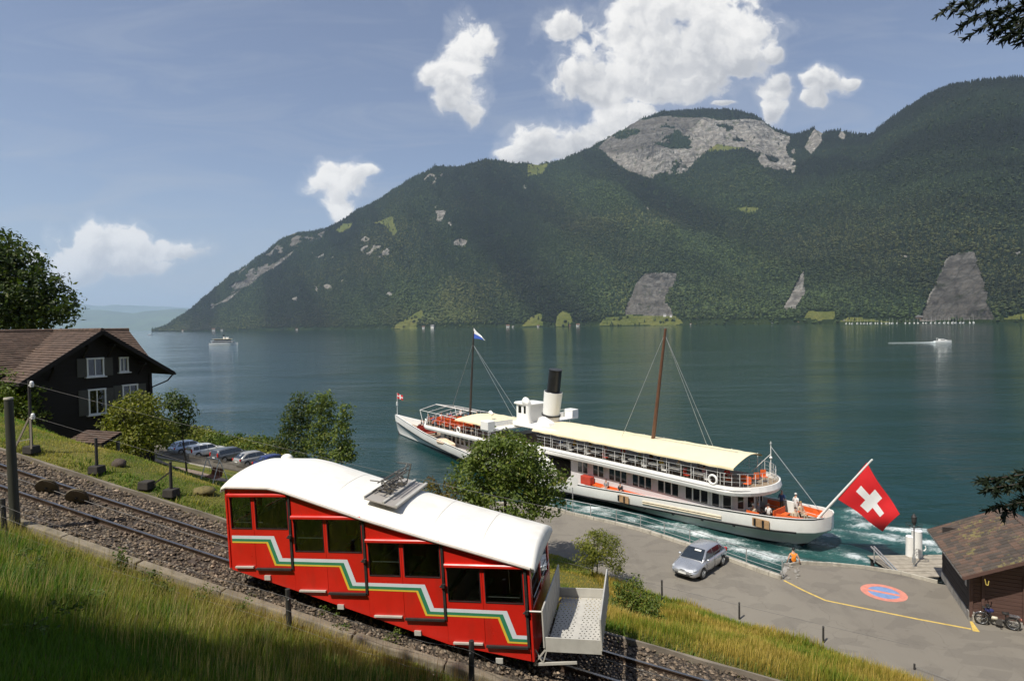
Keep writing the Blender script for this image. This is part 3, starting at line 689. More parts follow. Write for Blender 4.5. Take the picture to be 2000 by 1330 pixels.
# rubble and a tuft of green at the quay corner
for k in range(12):
    t = random.random(); a = random.uniform(0, 6.28); p = Vector(KERB[-1]).lerp(Vector(KERB2[0]), t) + Vector((.2 + random.uniform(-.1, .5), -.1 + random.uniform(-.6, .3))); r = random.uniform(.05, .14)
    mb = MB(); mb.sphere((0, 0, 0), (r, r * .8, r * .6), 7, 5, jit=.18, sm=False)
    mb.v = [(x + p.x, y + p.y, z + ZQ + r * .3) for x, y, z in mb.v]
    mb.build('stone', STONE, loc=(p.x, p.y, ZQ), label='small loose stone in the rubble at the quay corner by the seated person', cat='stone', group='loose stones at the quay corner')
# painted markings
yl = [tuple(on_z(x, y, ZQ)[:2]) for x, y in [(1531,1133),(1570,1153),(1612,1172),(1700,1190),(1800,1210),(1897,1228)]]
mb = MB(); ribbon(smooth_line(yl, 1), .13, ZQ + .002, ZQ + .005, mb); p = [on_z(x, y, ZQ) for x, y in [(1894,1213),(1899,1213),(1914,1234),(1900,1232)]]
mb.add([(q[0], q[1], ZQ + .006) for q in p], [(0, 1, 2, 3)])
mb.build('yellow_line', YEL, loc=(yl[0][0], yl[0][1], ZQ), label='bent yellow line painted across the quay from the kerb end to the boathouse corner', cat='road marking')
cc = on_z(1726, 1157, ZQ); rm = thing('no_stopping_marking', 'large red and blue round no-stopping sign painted on the asphalt', 'road marking', (cc[0], cc[1], ZQ))
def annulus(mb, r0, r1, z, n=48, a0=0, a1=2 * PI):
    vs = []; fs = []
    for k in range(n + 1):
        a = a0 + (a1 - a0) * k / n; vs += [(r0 * math.cos(a), r0 * math.sin(a), z), (r1 * math.cos(a), r1 * math.sin(a), z)]
    for k in range(n): fs.append((2 * k, 2 * k + 1, 2 * k + 3, 2 * k + 2))
    mb.add(vs, fs)
mb = MB(); annulus(mb, 0, .80, .004); mb.build('blue_disc', BLUP, rm)
mb = MB(); annulus(mb, .78, 1.13, .008)
mb.box((0, 0, .008), (1.62, .26, .002), math.radians(-32)); mb.build('red_ring_and_bar', REDP, rm)

# ---- railing along the quay
rl = thing('railing', 'grey tubular steel railing with three rails along the quay kerb', 'railing', (KERB[3][0], KERB[3][1], ZQ))
ro = KERB[3]; rp = smooth_line([(x + .06, y + .07) for x, y in KERB[2:]], .25)
dacc = 0; posts = [rp[0]]
for a, b in zip(rp[:-1], rp[1:]):
    dacc += math.dist(a, b)
    if dacc > 2.05: posts.append(b); dacc = 0
posts[-1] = rp[-1]
pm = MB(); pm.cone((0, 0, .05), (0, 0, 1.13), .034, .034, 8); pm.box((0, 0, .15), (.14, .14, .015))
p0 = None
for x, y in posts:
    if p0 is None: p0 = pm.build('post', STEEL, rl); p0.location = (x - ro[0], y - ro[1], 0)
    else: piece(p0, 'post', rl, (x - ro[0], y - ro[1], 0))
for h in (1.12, .78, .45):
    mb = MB(); mb.tube([(x - ro[0], y - ro[1], h) for x, y in posts], .028 if h > 1 else .02, 6); mb.build('rail', STEEL, rl)
# round sign seen from behind
q = on_z(1119, 1003, ZQ); sg = thing('round_sign', 'white round sign seen from the back on a thin pole by the railing', 'sign', (q[0], q[1], ZQ))
WHITE = mat('white_paint', (.78, .77, .73), .45, var=.06, vs=1.5, dirt=.12, dirtcol=(.45, .40, .32))
mb = MB(); mb.cone((0, 0, 0), (0, 0, 2.9), .035, .035, 8); mb.build('pole', STEEL, sg)
mb = MB(); mb.cone((0, -.05, 2.6), (0, -.09, 2.6), .46, .46, 28, sm=False); mb.build('disc', WHITE, sg, bev=.008)

# ================================================================== FUNICULAR TRACK
BALM = mat('ballast_stone', (.20, .165, .13), .95, var=.55, vs=6, bump=.4, bs=30)
RAILM, nt = newmat('rail_steel'); co = nt.coord()
nt.put(nt.b.inputs['Base Color'], nt.ramp(nt.noise(co, 6, 4), [(.3, (.045, .03, .022)), (.7, (.11, .075, .055))])); nt.b.inputs['Metallic'].default_value = .45; nt.b.inputs['Roughness'].default_value = .5
RTOP = mat('polished_rail', (.33, .31, .29), .28, metal=.9, var=.15)
us = np.linspace(-26, 9, 620); vs_ = np.linspace(-.75, 3.05, 84); UG, VG2 = np.meshgrid(us, vs_, indexing='ij')
XB, YB = xy_of(UG, VG2); edge = np.clip(np.minimum(VG2 + .75, 3.05 - VG2) / .45, 0, 1)
# worley-ish lumps for the stones of the bed
lump = vnoise(XB * 9, YB * 9, 3) * .6 + vnoise(XB * 18, YB * 18, 6) * .4
ZB = zr(UG) - .30 + .17 * edge + (lump - .5) * .085 * edge + .05 * (fbm(XB * 1.2, YB * 1.2, 2, 3) - .5)
def bed_mat():
    m, nt = newmat('ballast_bed'); co = nt.coord()
    v1 = nt.n.new('ShaderNodeTexVoronoi'); nt.put(v1.inputs['Vector'], co); v1.inputs['Scale'].default_value = 13
    d, colr = v1.outputs[0], v1.outputs[1]
    sp = nt.new('ShaderNodeSeparateColor'); nt.put(sp.inputs[0], colr)
    c = nt.ramp(sp.outputs[0], [(.0, (.045, .031, .022)), (.45, (.112, .080, .056)), (.8, (.18, .138, .100)), (1, (.34, .29, .225))])
    c = nt.mix(nt.mapr(d, .28, .62, 0, .85), c, (.03, .024, .018))
    n = nt.noise(co, 1.1, 4); c = nt.mix(nt.mapr(n, .5, .75, 0, .5), c, (.12, .085, .05))
    nt.put(nt.b.inputs['Base Color'], c); nt.b.inputs['Roughness'].default_value = .95
    nt.put(nt.b.inputs['Normal'], nt.bump(nt.mapr(d, 0, .7, 1, 0), 1, .05)); return m
np_mesh('track_bed', np.stack([XB, YB, ZB], -1).reshape(-1, 3), grid_faces(len(us), len(vs_)), bed_mat(), smooth=False, kind='structure', label='brown stone ballast bed of the funicular track')
# loose ballast stones on top
NS = 9000
su = RNG.uniform(-22, 6, NS); sv = RNG.uniform(-.55, 2.75, NS); sx_, sy_ = xy_of(su, sv)
oct_ = np.array([(1, 0, 0), (0, 1, 0), (-1, 0, 0), (0, -1, 0), (0, 0, 1), (0, 0, -1)], float)
of = np.array([(0, 1, 4), (1, 2, 4), (2, 3, 4), (3, 0, 4), (1, 0, 5), (2, 1, 5), (3, 2, 5), (0, 3, 5)])
ss = RNG.uniform(.025, .06, (NS, 1, 1)) * RNG.uniform(.6, 1.3, (NS, 6, 3)); ang = RNG.random(NS) * 6.28
OV = oct_[None] * ss; ca, sa = np.cos(ang)[:, None], np.sin(ang)[:, None]
OV = np.stack([OV[..., 0] * ca - OV[..., 1] * sa, OV[..., 0] * sa + OV[..., 1] * ca, OV[..., 2] * .8], -1)
eg = np.clip(np.minimum(sv + .75, 3.05 - sv) / .45, 0, 1); OV += np.stack([sx_, sy_, zr(su) - .28 + .17 * eg], -1)[:, None]
sh = RNG.uniform(.4, 1.7, NS)[:, None] * np.array([[.155, .118, .086]]); sh[RNG.random(NS) < .06] *= 1.8
STM = foliage_mat('loose_ballast', 0, rough=.95)
np_mesh('ballast', OV.reshape(-1, 3), (np.arange(NS)[:, None, None] * 6 + of[None]).reshape(-1, 3), STM, col=np.repeat(sh, 6, 0), kind='stuff', label='loose broken ballast stones lying between the rails')
tr = thing('railway_track', 'single metre-gauge funicular track descending the slope on steel sleepers', 'railway track', tp(-12, 1.25, -.15))
to = np.array(tp(-12, 1.25, -.15))
def tl(u, v, dz=0): return tuple(np.array(tp(u, v, dz)) - to)
for v in (.75, 1.75):
    rings = []
    for u in np.arange(-26, 9.1, .5):
        rings.append([tl(u, v + a, b) for a, b in [(-.055,-.145),(.055,-.145),(.05,-.125),(.014,-.11),(.014,-.04),(.034,-.03),(.034,0),(-.034,0),(-.034,-.03),(-.014,-.04),(-.014,-.11),(-.05,-.125)]])
    mb = MB(); mb.loft(rings, sm=False, mfun=lambda j, k: 1 if k == 6 else 0); mb.build('rail', [RAILM, RTOP], tr)
slm = MB(); a_tr = math.atan2(EU[1], EU[0]); pit = math.atan(-.235)
Rs = Matrix.Rotation(a_tr, 3, 'Z') @ Matrix.Rotation(-pit, 3, 'Y')
SLP = mat('rusty_sleeper', (.075, .055, .042), .85, var=.35, vs=5, bump=.3, bs=20)
slm.box((0, 0, 0), (.20, 1.75, .09), R=Rs); s0 = None
for u in np.arange(-25.6, 9, .78):
    p = tl(u, 1.25, -.175)
    if s0 is None: s0 = slm.build('sleeper', SLP, tr, bev=.015); s0.location = p
    else: piece(s0, 'sleeper', tr, p)
# haulage cable and its guide pulleys
WIRED = mat('greased_cable', (.13, .12, .11), .6, metal=.4, var=.3)
cb = MB(); cb.tube([tp(u, 1.33, -.02) for u in (-26, -20, -14, -7, 8)], .011, 6)
cb.build('haulage_cable', WIRED, loc=tp(-20, 1.33, -.02), label='thin steel haulage cable stretched between the funicular rails', cat='cable')
RUST = mat('rusty_wheel', (.20, .165, .115), .8, metal=.2, var=.35, vs=6, dirt=.4)
for i, (u, lb_) in enumerate([(-13.75, 'upper rusty cable pulley wheel between the funicular rails'), (-12.75, 'lower rusty cable pulley wheel between the funicular rails')]):
    x, y, z = tp(u, 1.30, 0); t = thing('cable_pulley', lb_, 'pulley', (x, y, z - .2), a_tr, 'cable pulleys between the rails')
    ax_ = Vector((-.35, .80, .50)).normalized(); c0 = Vector((0, 0, .24)); mb = MB()
    mb.cone(c0 - ax_ * .045, c0 - ax_ * .02, .27, .25, 24, sm=False); mb.cone(c0 + ax_ * .02, c0 + ax_ * .045, .25, .27, 24, sm=False); mb.cone(c0 - ax_ * .02, c0 + ax_ * .02, .21, .21, 20, sm=False); mb.build('wheel', RUST, t)
    mb = MB(); mb.cone(c0 - ax_ * .09, c0 + ax_ * .12, .035, .035, 10); mb.build('hub', DSTEEL, t)
    mb = MB(); mb.box((0, .16, .08), (.34, .10, .22)); mb.bar((0, .16, .16), c0 + ax_ * .10, .05, .05); mb.build('bracket', DSTEEL, t)
# concrete kerb on the near side, block by block
kb = thing('concrete_kerb', 'worn concrete kerb of long blocks beside the near rail', 'kerb', tp(-12, -.5, -.3)); ko = np.array(tp(-12, -.5, -.3))
KERBC = mat('mossy_kerb_concrete', (.215, .18, .13), .95, var=.35, vs=2.2, bump=.6, bs=14, dirt=.8, dirtcol=(.10, .085, .05))
u = -23.0
while u < 8:
    L = random.uniform(1.5, 2.4); dz = random.uniform(-.03, .03); dv = random.uniform(-.03, .03)
    mb = MB(); a = np.array(tp(u + .015, -.42 + dv, -.12 + dz)) - ko; b = np.array(tp(u + L - .015, -.42 + dv + random.uniform(-.03, .03), -.12 + dz + random.uniform(-.02, .02))) - ko
    mb.bar(a, b, .22, .27); mb.build('block', KERBC, kb, bev=.03); u += L
# far side: thin board edging half sunk in the ballast
mb = MB(); mb.loft([[tp(u, 2.60, -.25), tp(u, 2.60, -.02 + .02 * math.sin(u * 3)), tp(u, 2.68, -.02), tp(u, 2.68, -.25)] for u in np.arange(-24, 8, .5)], sm=False)
mb.build('track_edging', mat('old_timber', (.19, .16, .125), .9, var=.4, vs=3, stretch=(.3, 1, 1)), loc=tp(-8, 2.64, -.2), label='low weathered timber edging between the ballast and the mown grass', cat='edging')

# ---- posts and wires along the track
POSTM = mat('dark_post', (.03, .028, .026), .7, var=.4, vs=6)
POLEM = mat('greenish_pole', (.042, .043, .032), .75, var=.35, vs=2.5, stretch=(3, 3, .3), dirt=.3)
x, y, z = tp(-12.4, -.62, -.1); pl = thing('pole', 'thick dark green wooden pole with a pale cap left of the track', 'pole', (x, y, z))
mb = MB(); mb.cone((0, 0, -.3), (-.05, 0, 3.13), .108, .088, 16); mb.build('shaft', POLEM, pl)
mb = MB(); mb.cone((-.05, 0, 3.13), (-.05, 0, 3.17), .10, .09, 16); mb.build('cap', CONC, pl)
def fence_post(u, v, h, label, dz=0, w=.09, taper=True):
    x, y = xy_of(u, v); z = float(ground(x, y)) + dz; t = thing('fence_post', label, 'post', (float(x), float(y), z), random.uniform(-.2, .2), 'dark fence posts on the near bank')
    mb = MB(); mb.cone((0, 0, -.3), (random.uniform(-.04, .04), 0, h), w * .7, w * .55 if taper else w * .6, 8, sm=False); mb.build('shaft', POSTM, t)
    mb = MB(); mb.cone((0, 0, h * .8), (.0, -.07, h * .8), .018, .012, 6); mb.build('staple', STEEL, t); return (float(x), float(y), z + h * .85)
wp = [fence_post(-11.9, -1.25, .85, 'short dark fence post at the far left edge below the thick pole'),
      fence_post(-4.67, -1.35, .95, 'dark wooden fence post in front of the rear half of the red cabin'),
      fence_post(-.9, -1.35, 1.05, 'dark wooden fence post in front of the lower end of the red cabin'),
      fence_post(3.35, -1.2, .75, 'thick black fence post at the bottom edge right of the platform', w=.13)]
WIREM = mat('fence_wire', (.20, .19, .18), .6, metal=.5)
mb = MB()
for hz in (0, -.28, -.55):
    pts = [(-14.5, 13.9, 12.9 + hz)] + [(p[0], p[1] - .06, p[2] + hz) for p in wp] + [(6.5, 9.6, 9.3 + hz)]
    fine_ = []
    for a, b in zip(pts[:-1], pts[1:]):
        for k in range(9):
            t = k / 9; p = Vector(a).lerp(Vector(b), t); p.z -= .10 * 4 * t * (1 - t) + .02 * math.sin(k * 2.1 + hz * 9); fine_.append(p)
    mb.tube(fine_ + [Vector(pts[-1])], .003, 4)
a_, b_ = Vector(wp[1]), Vector(wp[2]); c_ = Vector(wp[3])
for s_, e_, n_ in ((a_, b_, 16), (b_, c_, 18)):
    for k in range(1, n_):
        p = s_.lerp(e_, k / n_); p.z -= .10 * 4 * (k / n_) * (1 - k / n_); mb.tube([(p.x, p.y - .06, p.z), (p.x, p.y - .06, p.z - .56)], .002, 4)
mb.build('wire_fence', WIREM, loc=wp[1], label='sagging wire mesh strung between the near fence posts', cat='wire fence')
# far side posts on concrete feet
def footed_post(px, py, label, h, foot=True, stay=None):
    # stands on the far shoulder of the track
    q = on_plane(px, py, (P0[0] + EV[0] * 2.95, P0[1] + EV[1] * 2.95, 0), np.array([EV[0], EV[1], 0])); z = float(ground(q[0], q[1]))
    t = thing('signal_post', label, 'post', (q[0], q[1], z), a_tr, 'thin posts on concrete feet beyond the track')
    mb = MB(); mb.box((0, 0, .1), (.38, .34, .24), top=.9); mb.build('foot', mat_foot, t, bev=.03)
    if h:
        mb = MB(); mb.cone((0, 0, .2), (0, 0, h), .045, .04, 8); mb.build('shaft', POSTM, t)
    return t, q, z
mat_foot = mat('dark_concrete', (.035, .030, .025), .9, var=.4, vs=4)
t1, q1, z1 = footed_post(62, 893, 'insulator post with two white insulators on a concrete foot beyond the track', 2.25)
INS = mat('white_porcelain', (.80, .80, .80), .2, var=.03)
for hz in (2.15, 1.15):
    mb = MB(); mb.cone((.02, -.03, hz - .06), (.14, -.03, hz - .06), .016, .016, 6); mb.cone((.14, -.03, hz - .10), (.14, -.03, hz + .0), .05, .065, 12); mb.sphere((.14, -.03, hz + .03), .055, 10, 6); mb.build('insulator', INS, t1)
for sx in (-.45, .18):
    mb = MB(); mb.bar((0, 0, 1.15), (sx, -.15, .15), .045, .045); mb.build('stay', mat('old_stay', (.28, .24, .19), .8) if 'old_stay' not in MATS else MATS['old_stay'], t1)
mb = MB(); mb.bar((-.42, -.12, .35), (.12, -.08, .45), .02, .02); mb.build('brace', STEEL, t1)
t2, q2_, z2_ = footed_post(190, 937, 'plain dark post on a square concrete foot in the mown strip', 1.05)
t3, q3_, z3_ = footed_post(335, 978, 'dark post with a slanting stay nearest to the red cabin', 1.0)
mb = MB(); mb.bar((0, 0, .72), (-.80, .1, .22), .035, .035); mb.build('stay', POSTM, t3)
footed_post(287, 968, 'bare concrete foot that holds the slanting stay', 0)
# wires from the insulators down to the lower station
def wire(a, b, sag, label, r=.0032, n=24):
    mb = MB(); pts = []
    for k in range(n + 1):
        t = k / n; p = Vector(a).lerp(Vector(b), t); p.z -= sag * 4 * t * (1 - t); pts.append(p)
    mb.tube(pts, r, 5); mb.build('overhead_wire', WIREM, loc=tuple(a), label=label, cat='wire')
ctr = lambda t, q, z, h: (q[0] + .14 * math.cos(a_tr), q[1] - .06, z + h)
wire(ctr(t1, q1, z1, 2.12), tp(8, 2.3, 3.2), .25, 'upper wire running from the white insulator over the red cabin')
wire(ctr(t1, q1, z1, 1.12), tp(8, 2.6, 1.6), .2, 'lower wire running from the white insulator behind the red cabin')
wire((q1[0] - 14, q1[1] + 2.5, z1 + 4.3), ctr(t1, q1, z1, 2.12), .15, 'wire coming in from the left edge to the insulator post')

# ================================================================== RED FUNICULAR CABIN
RED = mat('red_coach_paint', (.58, .018, .010), .34, var=.10, vs=1.2, spec=.5, coat=.25, dirt=.38, dirtcol=(.26, .03, .018))
ROOFW = mat('roof_white', (.80, .775, .71), .5, var=.06, vs=.9, dirt=.35, dirtcol=(.56, .51, .42))
STRW = mat('stripe_white', (.62, .66, .70), .4, var=.04); STRG = mat('stripe_green', (.035, .21, .105), .4, var=.05); STRY = mat('stripe_yellow', (.72, .48, .05), .4, var=.05)
BROWN = mat('cabin_interior', (.10, .075, .06), .7, var=.3, vs=3)
SEATM = mat('cabin_seat', (.16, .08, .05), .7, var=.25)
RUB = mat('black_rubber', (.018, .017, .016), .7, var=.3, vs=6)
TRAYM = mat('pale_grey_metal', (.52, .50, .45), .5, metal=.15, var=.1, vs=3, dirt=.2, dirtcol=(.3, .27, .22))
def glass_mat(name, tint=(.55, .6, .58), rough=.02, dark=.75):
    m, nt = newmat(name); tr = nt.new('ShaderNodeBsdfTransparent'); tr.inputs[0].default_value = (*tint, 1)
    gl = nt.new('ShaderNodeBsdfGlossy'); gl.inputs['Roughness'].default_value = rough; gl.inputs[0].default_value = (.9, .95, 1, 1)
    fr = nt.new('ShaderNodeFresnel'); fr.inputs[0].default_value = 1.5; mx = nt.new('ShaderNodeMixShader')
    nt.put(mx.inputs[0], nt.math('ADD', nt.math('MULTIPLY', fr, .9), .02)); nt.l.new(tr.outputs[0], mx.inputs[1]); nt.l.new(gl.outputs[0], mx.inputs[2]); nt.l.new(mx.outputs[0], nt.out.inputs[0]); nt.n.remove(nt.b)
    return m
GLASS = glass_mat('window_glass', (.80, .83, .80))
DGLASS = mat('dark_window', (.012, .014, .016), .06, var=.3, vs=1.5, spec=.8)
ta = math.radians(2.6)
cab = thing('funicular_cabin', 'red stepped funicular cabin with white roof and white-green-yellow zigzag stripe', 'funicular')
o3 = Vector((*xy_of(.1, 0), 9.55)); eX = Vector((EU[0] * math.cos(ta), EU[1] * math.cos(ta), math.sin(ta))); eY = Vector((EV[0], EV[1], 0)); eZ = eX.cross(eY)
Mc = Matrix((eX, eY, eZ)).transposed().to_4x4(); Mc.translation = o3; cab.matrix_world = Mc
CW, PD, ST_ = 2.42, 1.775, .497
ZB = lut([(-7.1,1.74),(-5.42,1.28),(-3.65,.77),(-1.88,.25),(0,-.03)]); ZRF = lut([(-7.2,3.62),(-7.0,3.69),(-5.93,3.665),(-5.6,3.60),(-5.13,3.45),(-3.71,3.0),(-1.95,2.51),(.1,1.97)])
def strip_panel(mb, pts, y0=0, t=.045): mb.extr([(x, y0, z) for x, z in pts], (0, t, 0))
for side in (0, 1):
    y0, t = (0, .045) if not side else (CW, -.045)
    for i in range(4):
        xr, dz = -.10 - PD * i, ST_ * i; xl = xr - PD; xm = xr - .957
        if i == 3: xl = -7.02
        # skirt below the doors, following the slope
        mb = MB(); strip_panel(mb, [(xl, ZB(xl)), (xr, ZB(xr)), (xr, .30 + dz), (xl, .30 + dz)], y0, t); mb.build('skirt', RED, cab)
        # two door leaves each with a window
        for a, b in ((xl + .004, xm - .004), (xm + .004, xr - .05)):
            mb = MB(); w0, w1 = a + .055, b - .045; z0, z1 = .305 + dz, 1.93 + dz; s0, s1 = 1.18 + dz, 1.90 + dz
            for q in ([(a, z0), (b, z0), (b, s0), (a, s0)], [(a, s0), (w0, s0), (w0, s1), (a, s1)], [(w1, s0), (b, s0), (b, s1), (w1, s1)], [(a, s1), (b, s1), (b, z1), (a, z1)]): strip_panel(mb, q, y0, t)
            d = mb.build('door', RED, cab)
            mb = MB(); mb.box(((w0 + w1) / 2, y0 + t * .5, (s0 + s1) / 2), (w1 - w0 + .006, .008, s1 - s0 + .006)); mb.build('window_pane', GLASS, d)
            mb = MB(); e_ = .014; yy = y0 - t * .06
            for p, q in (((w0, s0), (w1, s0)), ((w1, s0), (w1, s1)), ((w1, s1), (w0, s1)), ((w0, s1), (w0, s0))): mb.bar((p[0], yy, p[1]), (q[0], yy, q[1]), e_, e_)
            mb.build('window_seal', RUB, d)
        if not side:
            xa, zA = (xl + .1, 1.18 + dz + .28) if i in (1, 2) else ((xl + .1, 1.18 + dz + .12) if i == 3 else (xm + .05, 1.18 + dz + .09))
            mb = MB(); mb.cone((xa, .07, zA), (xa + .72, .07, zA), .014, .014, 6); mb.build('grab_rail', STEEL, cab)
        # rolled header and the red triangle under the roof
        mb = MB(); sg_ = -1 if not side else 1
        prof_ = [(0, 1.905), (.05, 1.91), (.07, 1.93), (.07, 1.975), (.05, 1.995), (0, 2.0)]
        mb.loft([[(x, y0 + sg_ * a, z + dz) for a, z in prof_] for x in (xl + .02, xr - .06)], sm=False); mb.build('header', RED, cab)
        n = 8; top = [(xr - (xr - xl) * k / n, float(ZRF(xr - (xr - xl) * k / n)) - .01) for k in range(n + 1)]
        mb = MB(); strip_panel(mb, [(xl, 1.935 + dz), (xr, 1.935 + dz)] + top, y0 + t * .1, t * .9); mb.build('upper_panel', RED, cab)
        # guide post between the compartments
        mb = MB(); mb.box((xr - .03, y0 + sg_ * .012, 1.11 + dz), (.055, .03, 1.66)); mb.build('door_post', DSTEEL, cab)
        if not side:
            mb = MB(); mb.box((xr - .03, -.05, 1.02 + dz), (.07, .05, .07)); mb.cone((xr - .10, -.05, 1.0 + dz), (xr + .02, -.05, 1.06 + dz), .02, .02, 6); mb.build('door_latch', DSTEEL, cab)
            mb = MB(); mb.bar((xl + .12, -.03, .30 + dz), (xm - .05, -.03, .31 + dz), .05, .035, 0); mb.build('door_sill', TRAYM, cab)
            mb = MB(); mb.bar((xm + .02, -.035, .27 + dz), (xr - .04, -.035, .28 + dz), .06, .04, 0); mb.build('door_sill', RUB, cab)
            mb = MB(); mb.box((xm + .28, -.02, .30 + dz - .33 + .10 * (i == 3)), (.15, .03, .10)); mb.build('marker_plate', TRAYM, cab)
top_pl, bot_pl = [], []
for i in (3, 2, 1, 0):
    xr, dz = -.10 - PD * i, ST_ * i; xl = xr - PD if i < 3 else -6.97
    top_pl += [(xl, 1.02 + dz), (xr - .456, 1.02 + dz), (xr - .279, .52 + dz), (xr - .06, .52 + dz)]
    bot_pl += [(xl, .85 + dz), (xr - .66, .85 + dz), (xr - .48, .345 + dz), (xr - .06, .345 + dz)]
for nm, mt, t0, t1_ in (('white_stripe', STRW, 0, .44), ('green_stripe', STRG, .44, .80), ('yellow_stripe', STRY, .80, 1)):
    mb = MB()
    L = lambda t: [(a[0] + (b[0] - a[0]) * t, -.004, a[1] + (b[1] - a[1]) * t) for a, b in zip(top_pl, bot_pl)]
    A, B = L(t0), L(t1_)
    for k in range(len(A) - 1):
        if k % 4 == 3: continue
        mb.add([A[k], B[k], B[k + 1], A[k + 1]], [(0, 1, 2, 3)])
    mb.build(nm, mt, cab)
# end walls
for nm, x, zb, zt, tn in (('lower_end_wall', -.055, -.03, 2.0, .05), ('upper_end_wall', -7.07, 1.74, 3.66, .05)):
    mb = MB(); ys = [0, .18, 1.14, 1.28, 2.24, CW]; s0, s1 = zb + 1.02, zt - .17
    mb.box((x, CW / 2, (zb + s0) / 2), (tn, CW, s0 - zb)); mb.extr([(x - tn / 2, 0, s1), (x - tn / 2, CW, s1)] + [(x - tn / 2, CW / 2 - s_ * CW / 2, zt - .07 + .26 * (1 - abs(s_) ** 2.6)) for s_ in np.linspace(-1, 1, 13)], (tn, 0, 0))
    for a, b in ((0, 1), (2, 3), (4, 5)): mb.box((x, (ys[a] + ys[b]) / 2, (s0 + s1) / 2), (tn, ys[b] - ys[a], s1 - s0))
    w = mb.build(nm, RED, cab, bev=.012)
    for a, b in ((1, 2), (3, 4)):
        mb = MB(); mb.box((x, (ys[a] + ys[b]) / 2, (s0 + s1) / 2), (.008, ys[b] - ys[a], s1 - s0)); mb.build('window_pane', GLASS, w)
        mb = MB(); mb.cone((x + .05, ys[a], s0 + .25), (x + .05, ys[b], s0 + .25), .012, .012, 6); mb.build('grab_rail', STEEL, w)
# roof
mb = MB(); rings = []
XS = [-7.17, -7.14, -7.0, -6.6, -6.2, -5.93, -5.75, -5.55, -5.3, -5.0, -4.4, -3.7, -2.8, -1.95, -1.2, -.6, -.2, 0, .06, .09]
for x in XS:
    z = float(ZRF(x)); e = 1.0 if -7.0 <= x <= 0 else (.93 if x in (-7.14, .06) else .8); cam_ = .26 * e; r = []
    for k in range(17):
        s = -1 + 2 * k / 16; y = CW / 2 + s * (CW / 2 + .05); r.append((x, y, z - .02 + cam_ * (1 - abs(s) ** 2.6) - (.10 if x in (-7.17, .09) else 0)))
    rings.append(r + [(x, CW + .05, z - .09), (x, CW * .5, z - .07), (x, -.05, z - .09)])
mb.loft(rings); mb.build('roof', ROOFW, cab)
mb = MB()
for sx in (-4.45, -2.35 + .2, -1.05):
    z = float(ZRF(sx)); mb.tube([(sx - .01, CW / 2 + s * (CW / 2 + .03), z - .018 + .26 * (1 - abs(s) ** 2.6)) for s in np.linspace(-1, 1, 17)], .007, 4)
mb.build('roof_seam', mat('roof_seam', (.45, .42, .37), .8), cab)
mb = MB(); mb.tube([(x, -.07, float(ZRF(x)) - .06) for x in XS[2:-2]], .03, 6); mb.build('gutter', mat('gutter_grey', (.45, .40, .36), .5), cab)
mb = MB(); mb.sphere((-6.75, CW - .42, 3.86), (.15, .13, .10), 12, 8); mb.build('roof_lamp', ROOFW, cab)
# pantograph on its base plate
sl_ = math.atan(.278); Rp = Matrix.Rotation(sl_, 3, 'Y')
def roofp(x, y, h=0): return Vector((x, y, float(ZRF(x)) - .02 + .26 * (1 - abs((y - CW / 2) / (CW / 2 + .05)) ** 2.6) + h))
pc = roofp(-3.36, 1.21, .045); GREYP = mat('grey_plate', (.36, .33, .30), .6, var=.1, vs=2)
mb = MB(); mb.box(pc, (.80, 1.92, .035), R=Rp); pg = mb.build('pantograph_base', GREYP, cab, bev=.006)
for dx, w in ((-.40, .03), (.06, .05), (.37, .06)):
    mb = MB(); mb.box(pc + Rp @ Vector((dx, 0, .04)), (w, 1.92, .035), R=Rp); mb.build('rail_bar', TRAYM, pg)
mb = MB(); A_ = lambda x, y, h: pc + Rp @ Vector((x, y, h))
for y in (-.42, .42):
    mb.tube([A_(-.36, y, .06), A_(-.05, y, .20), A_(-.30, y * .9, .30), A_(.0, y * .8, .36)], .016, 5); mb.tube([A_(.0, y, .06), A_(-.28, y, .24), A_(-.05, y * .9, .33)], .014, 5)
for x, h in ((-.36, .08), (-.18, .14), (-.02, .1), (-.28, .30), (-.1, .36), (0, .40)): mb.tube([A_(x, -.62, h), A_(x, .62, h)], .015, 5)
mb.tube([A_(-.42, .75, .42), A_(-.1, .85, .44), A_(-.1, -.85, .44), A_(-.42, -.75, .36)], .014, 5)
for k in range(16): mb.box(A_(random.uniform(-.32, .0), random.uniform(-.5, .5), random.uniform(.05, .14)), (.09, .07, .07), R=Rp)
mb.tube([A_(.0, .55, .05), A_(.0, .58, .55)], .016, 5); mb.tube([A_(-.1, .4, .2), A_(-.12, .62, .5)], .012, 5)
mb.build('pantograph', mat('pantograph_steel', (.16, .145, .125), .45, metal=.5, var=.4, vs=9), cab)
# interior
for i in range(4):
    xr, dz = -.10 - PD * i, ST_ * i; xl = max(xr - PD, -7.0)
    mb = MB(); mb.box(((xl + xr) / 2, CW / 2, .27 + dz), (xr - xl, CW - .12, .05)); mb.build('floor', BROWN, cab)
    mb = MB(); mb.box((xl + .02, CW / 2, .62 + dz), (.03, CW - .2, .70)); mb.build('partition', BROWN, cab)
    for sx in (xl + .24, xr - .28):
        mb = MB(); mb.box((sx, CW / 2, .72 + dz), (.42, CW - .35, .07)); mb.box((sx + (-.17 if sx < (xl + xr) / 2 else .17), CW / 2, 1.0 + dz), (.06, CW - .35, .55)); mb.build('bench', SEATM, cab)
mb = MB(); mb.tube([(-6.85, .35, 2.9), (-6.6, .75, 2.95)], .03, 6); mb.cone((-6.7, .6, 2.55), (-6.68, .6, 2.9), .03, .03, 8); mb.sphere((-6.66, .6, 2.93), .09, 8, 6); mb.box((-6.8, .7, 2.45), (.3, 1.1, .7)); mb.build('control_desk', BROWN, cab)
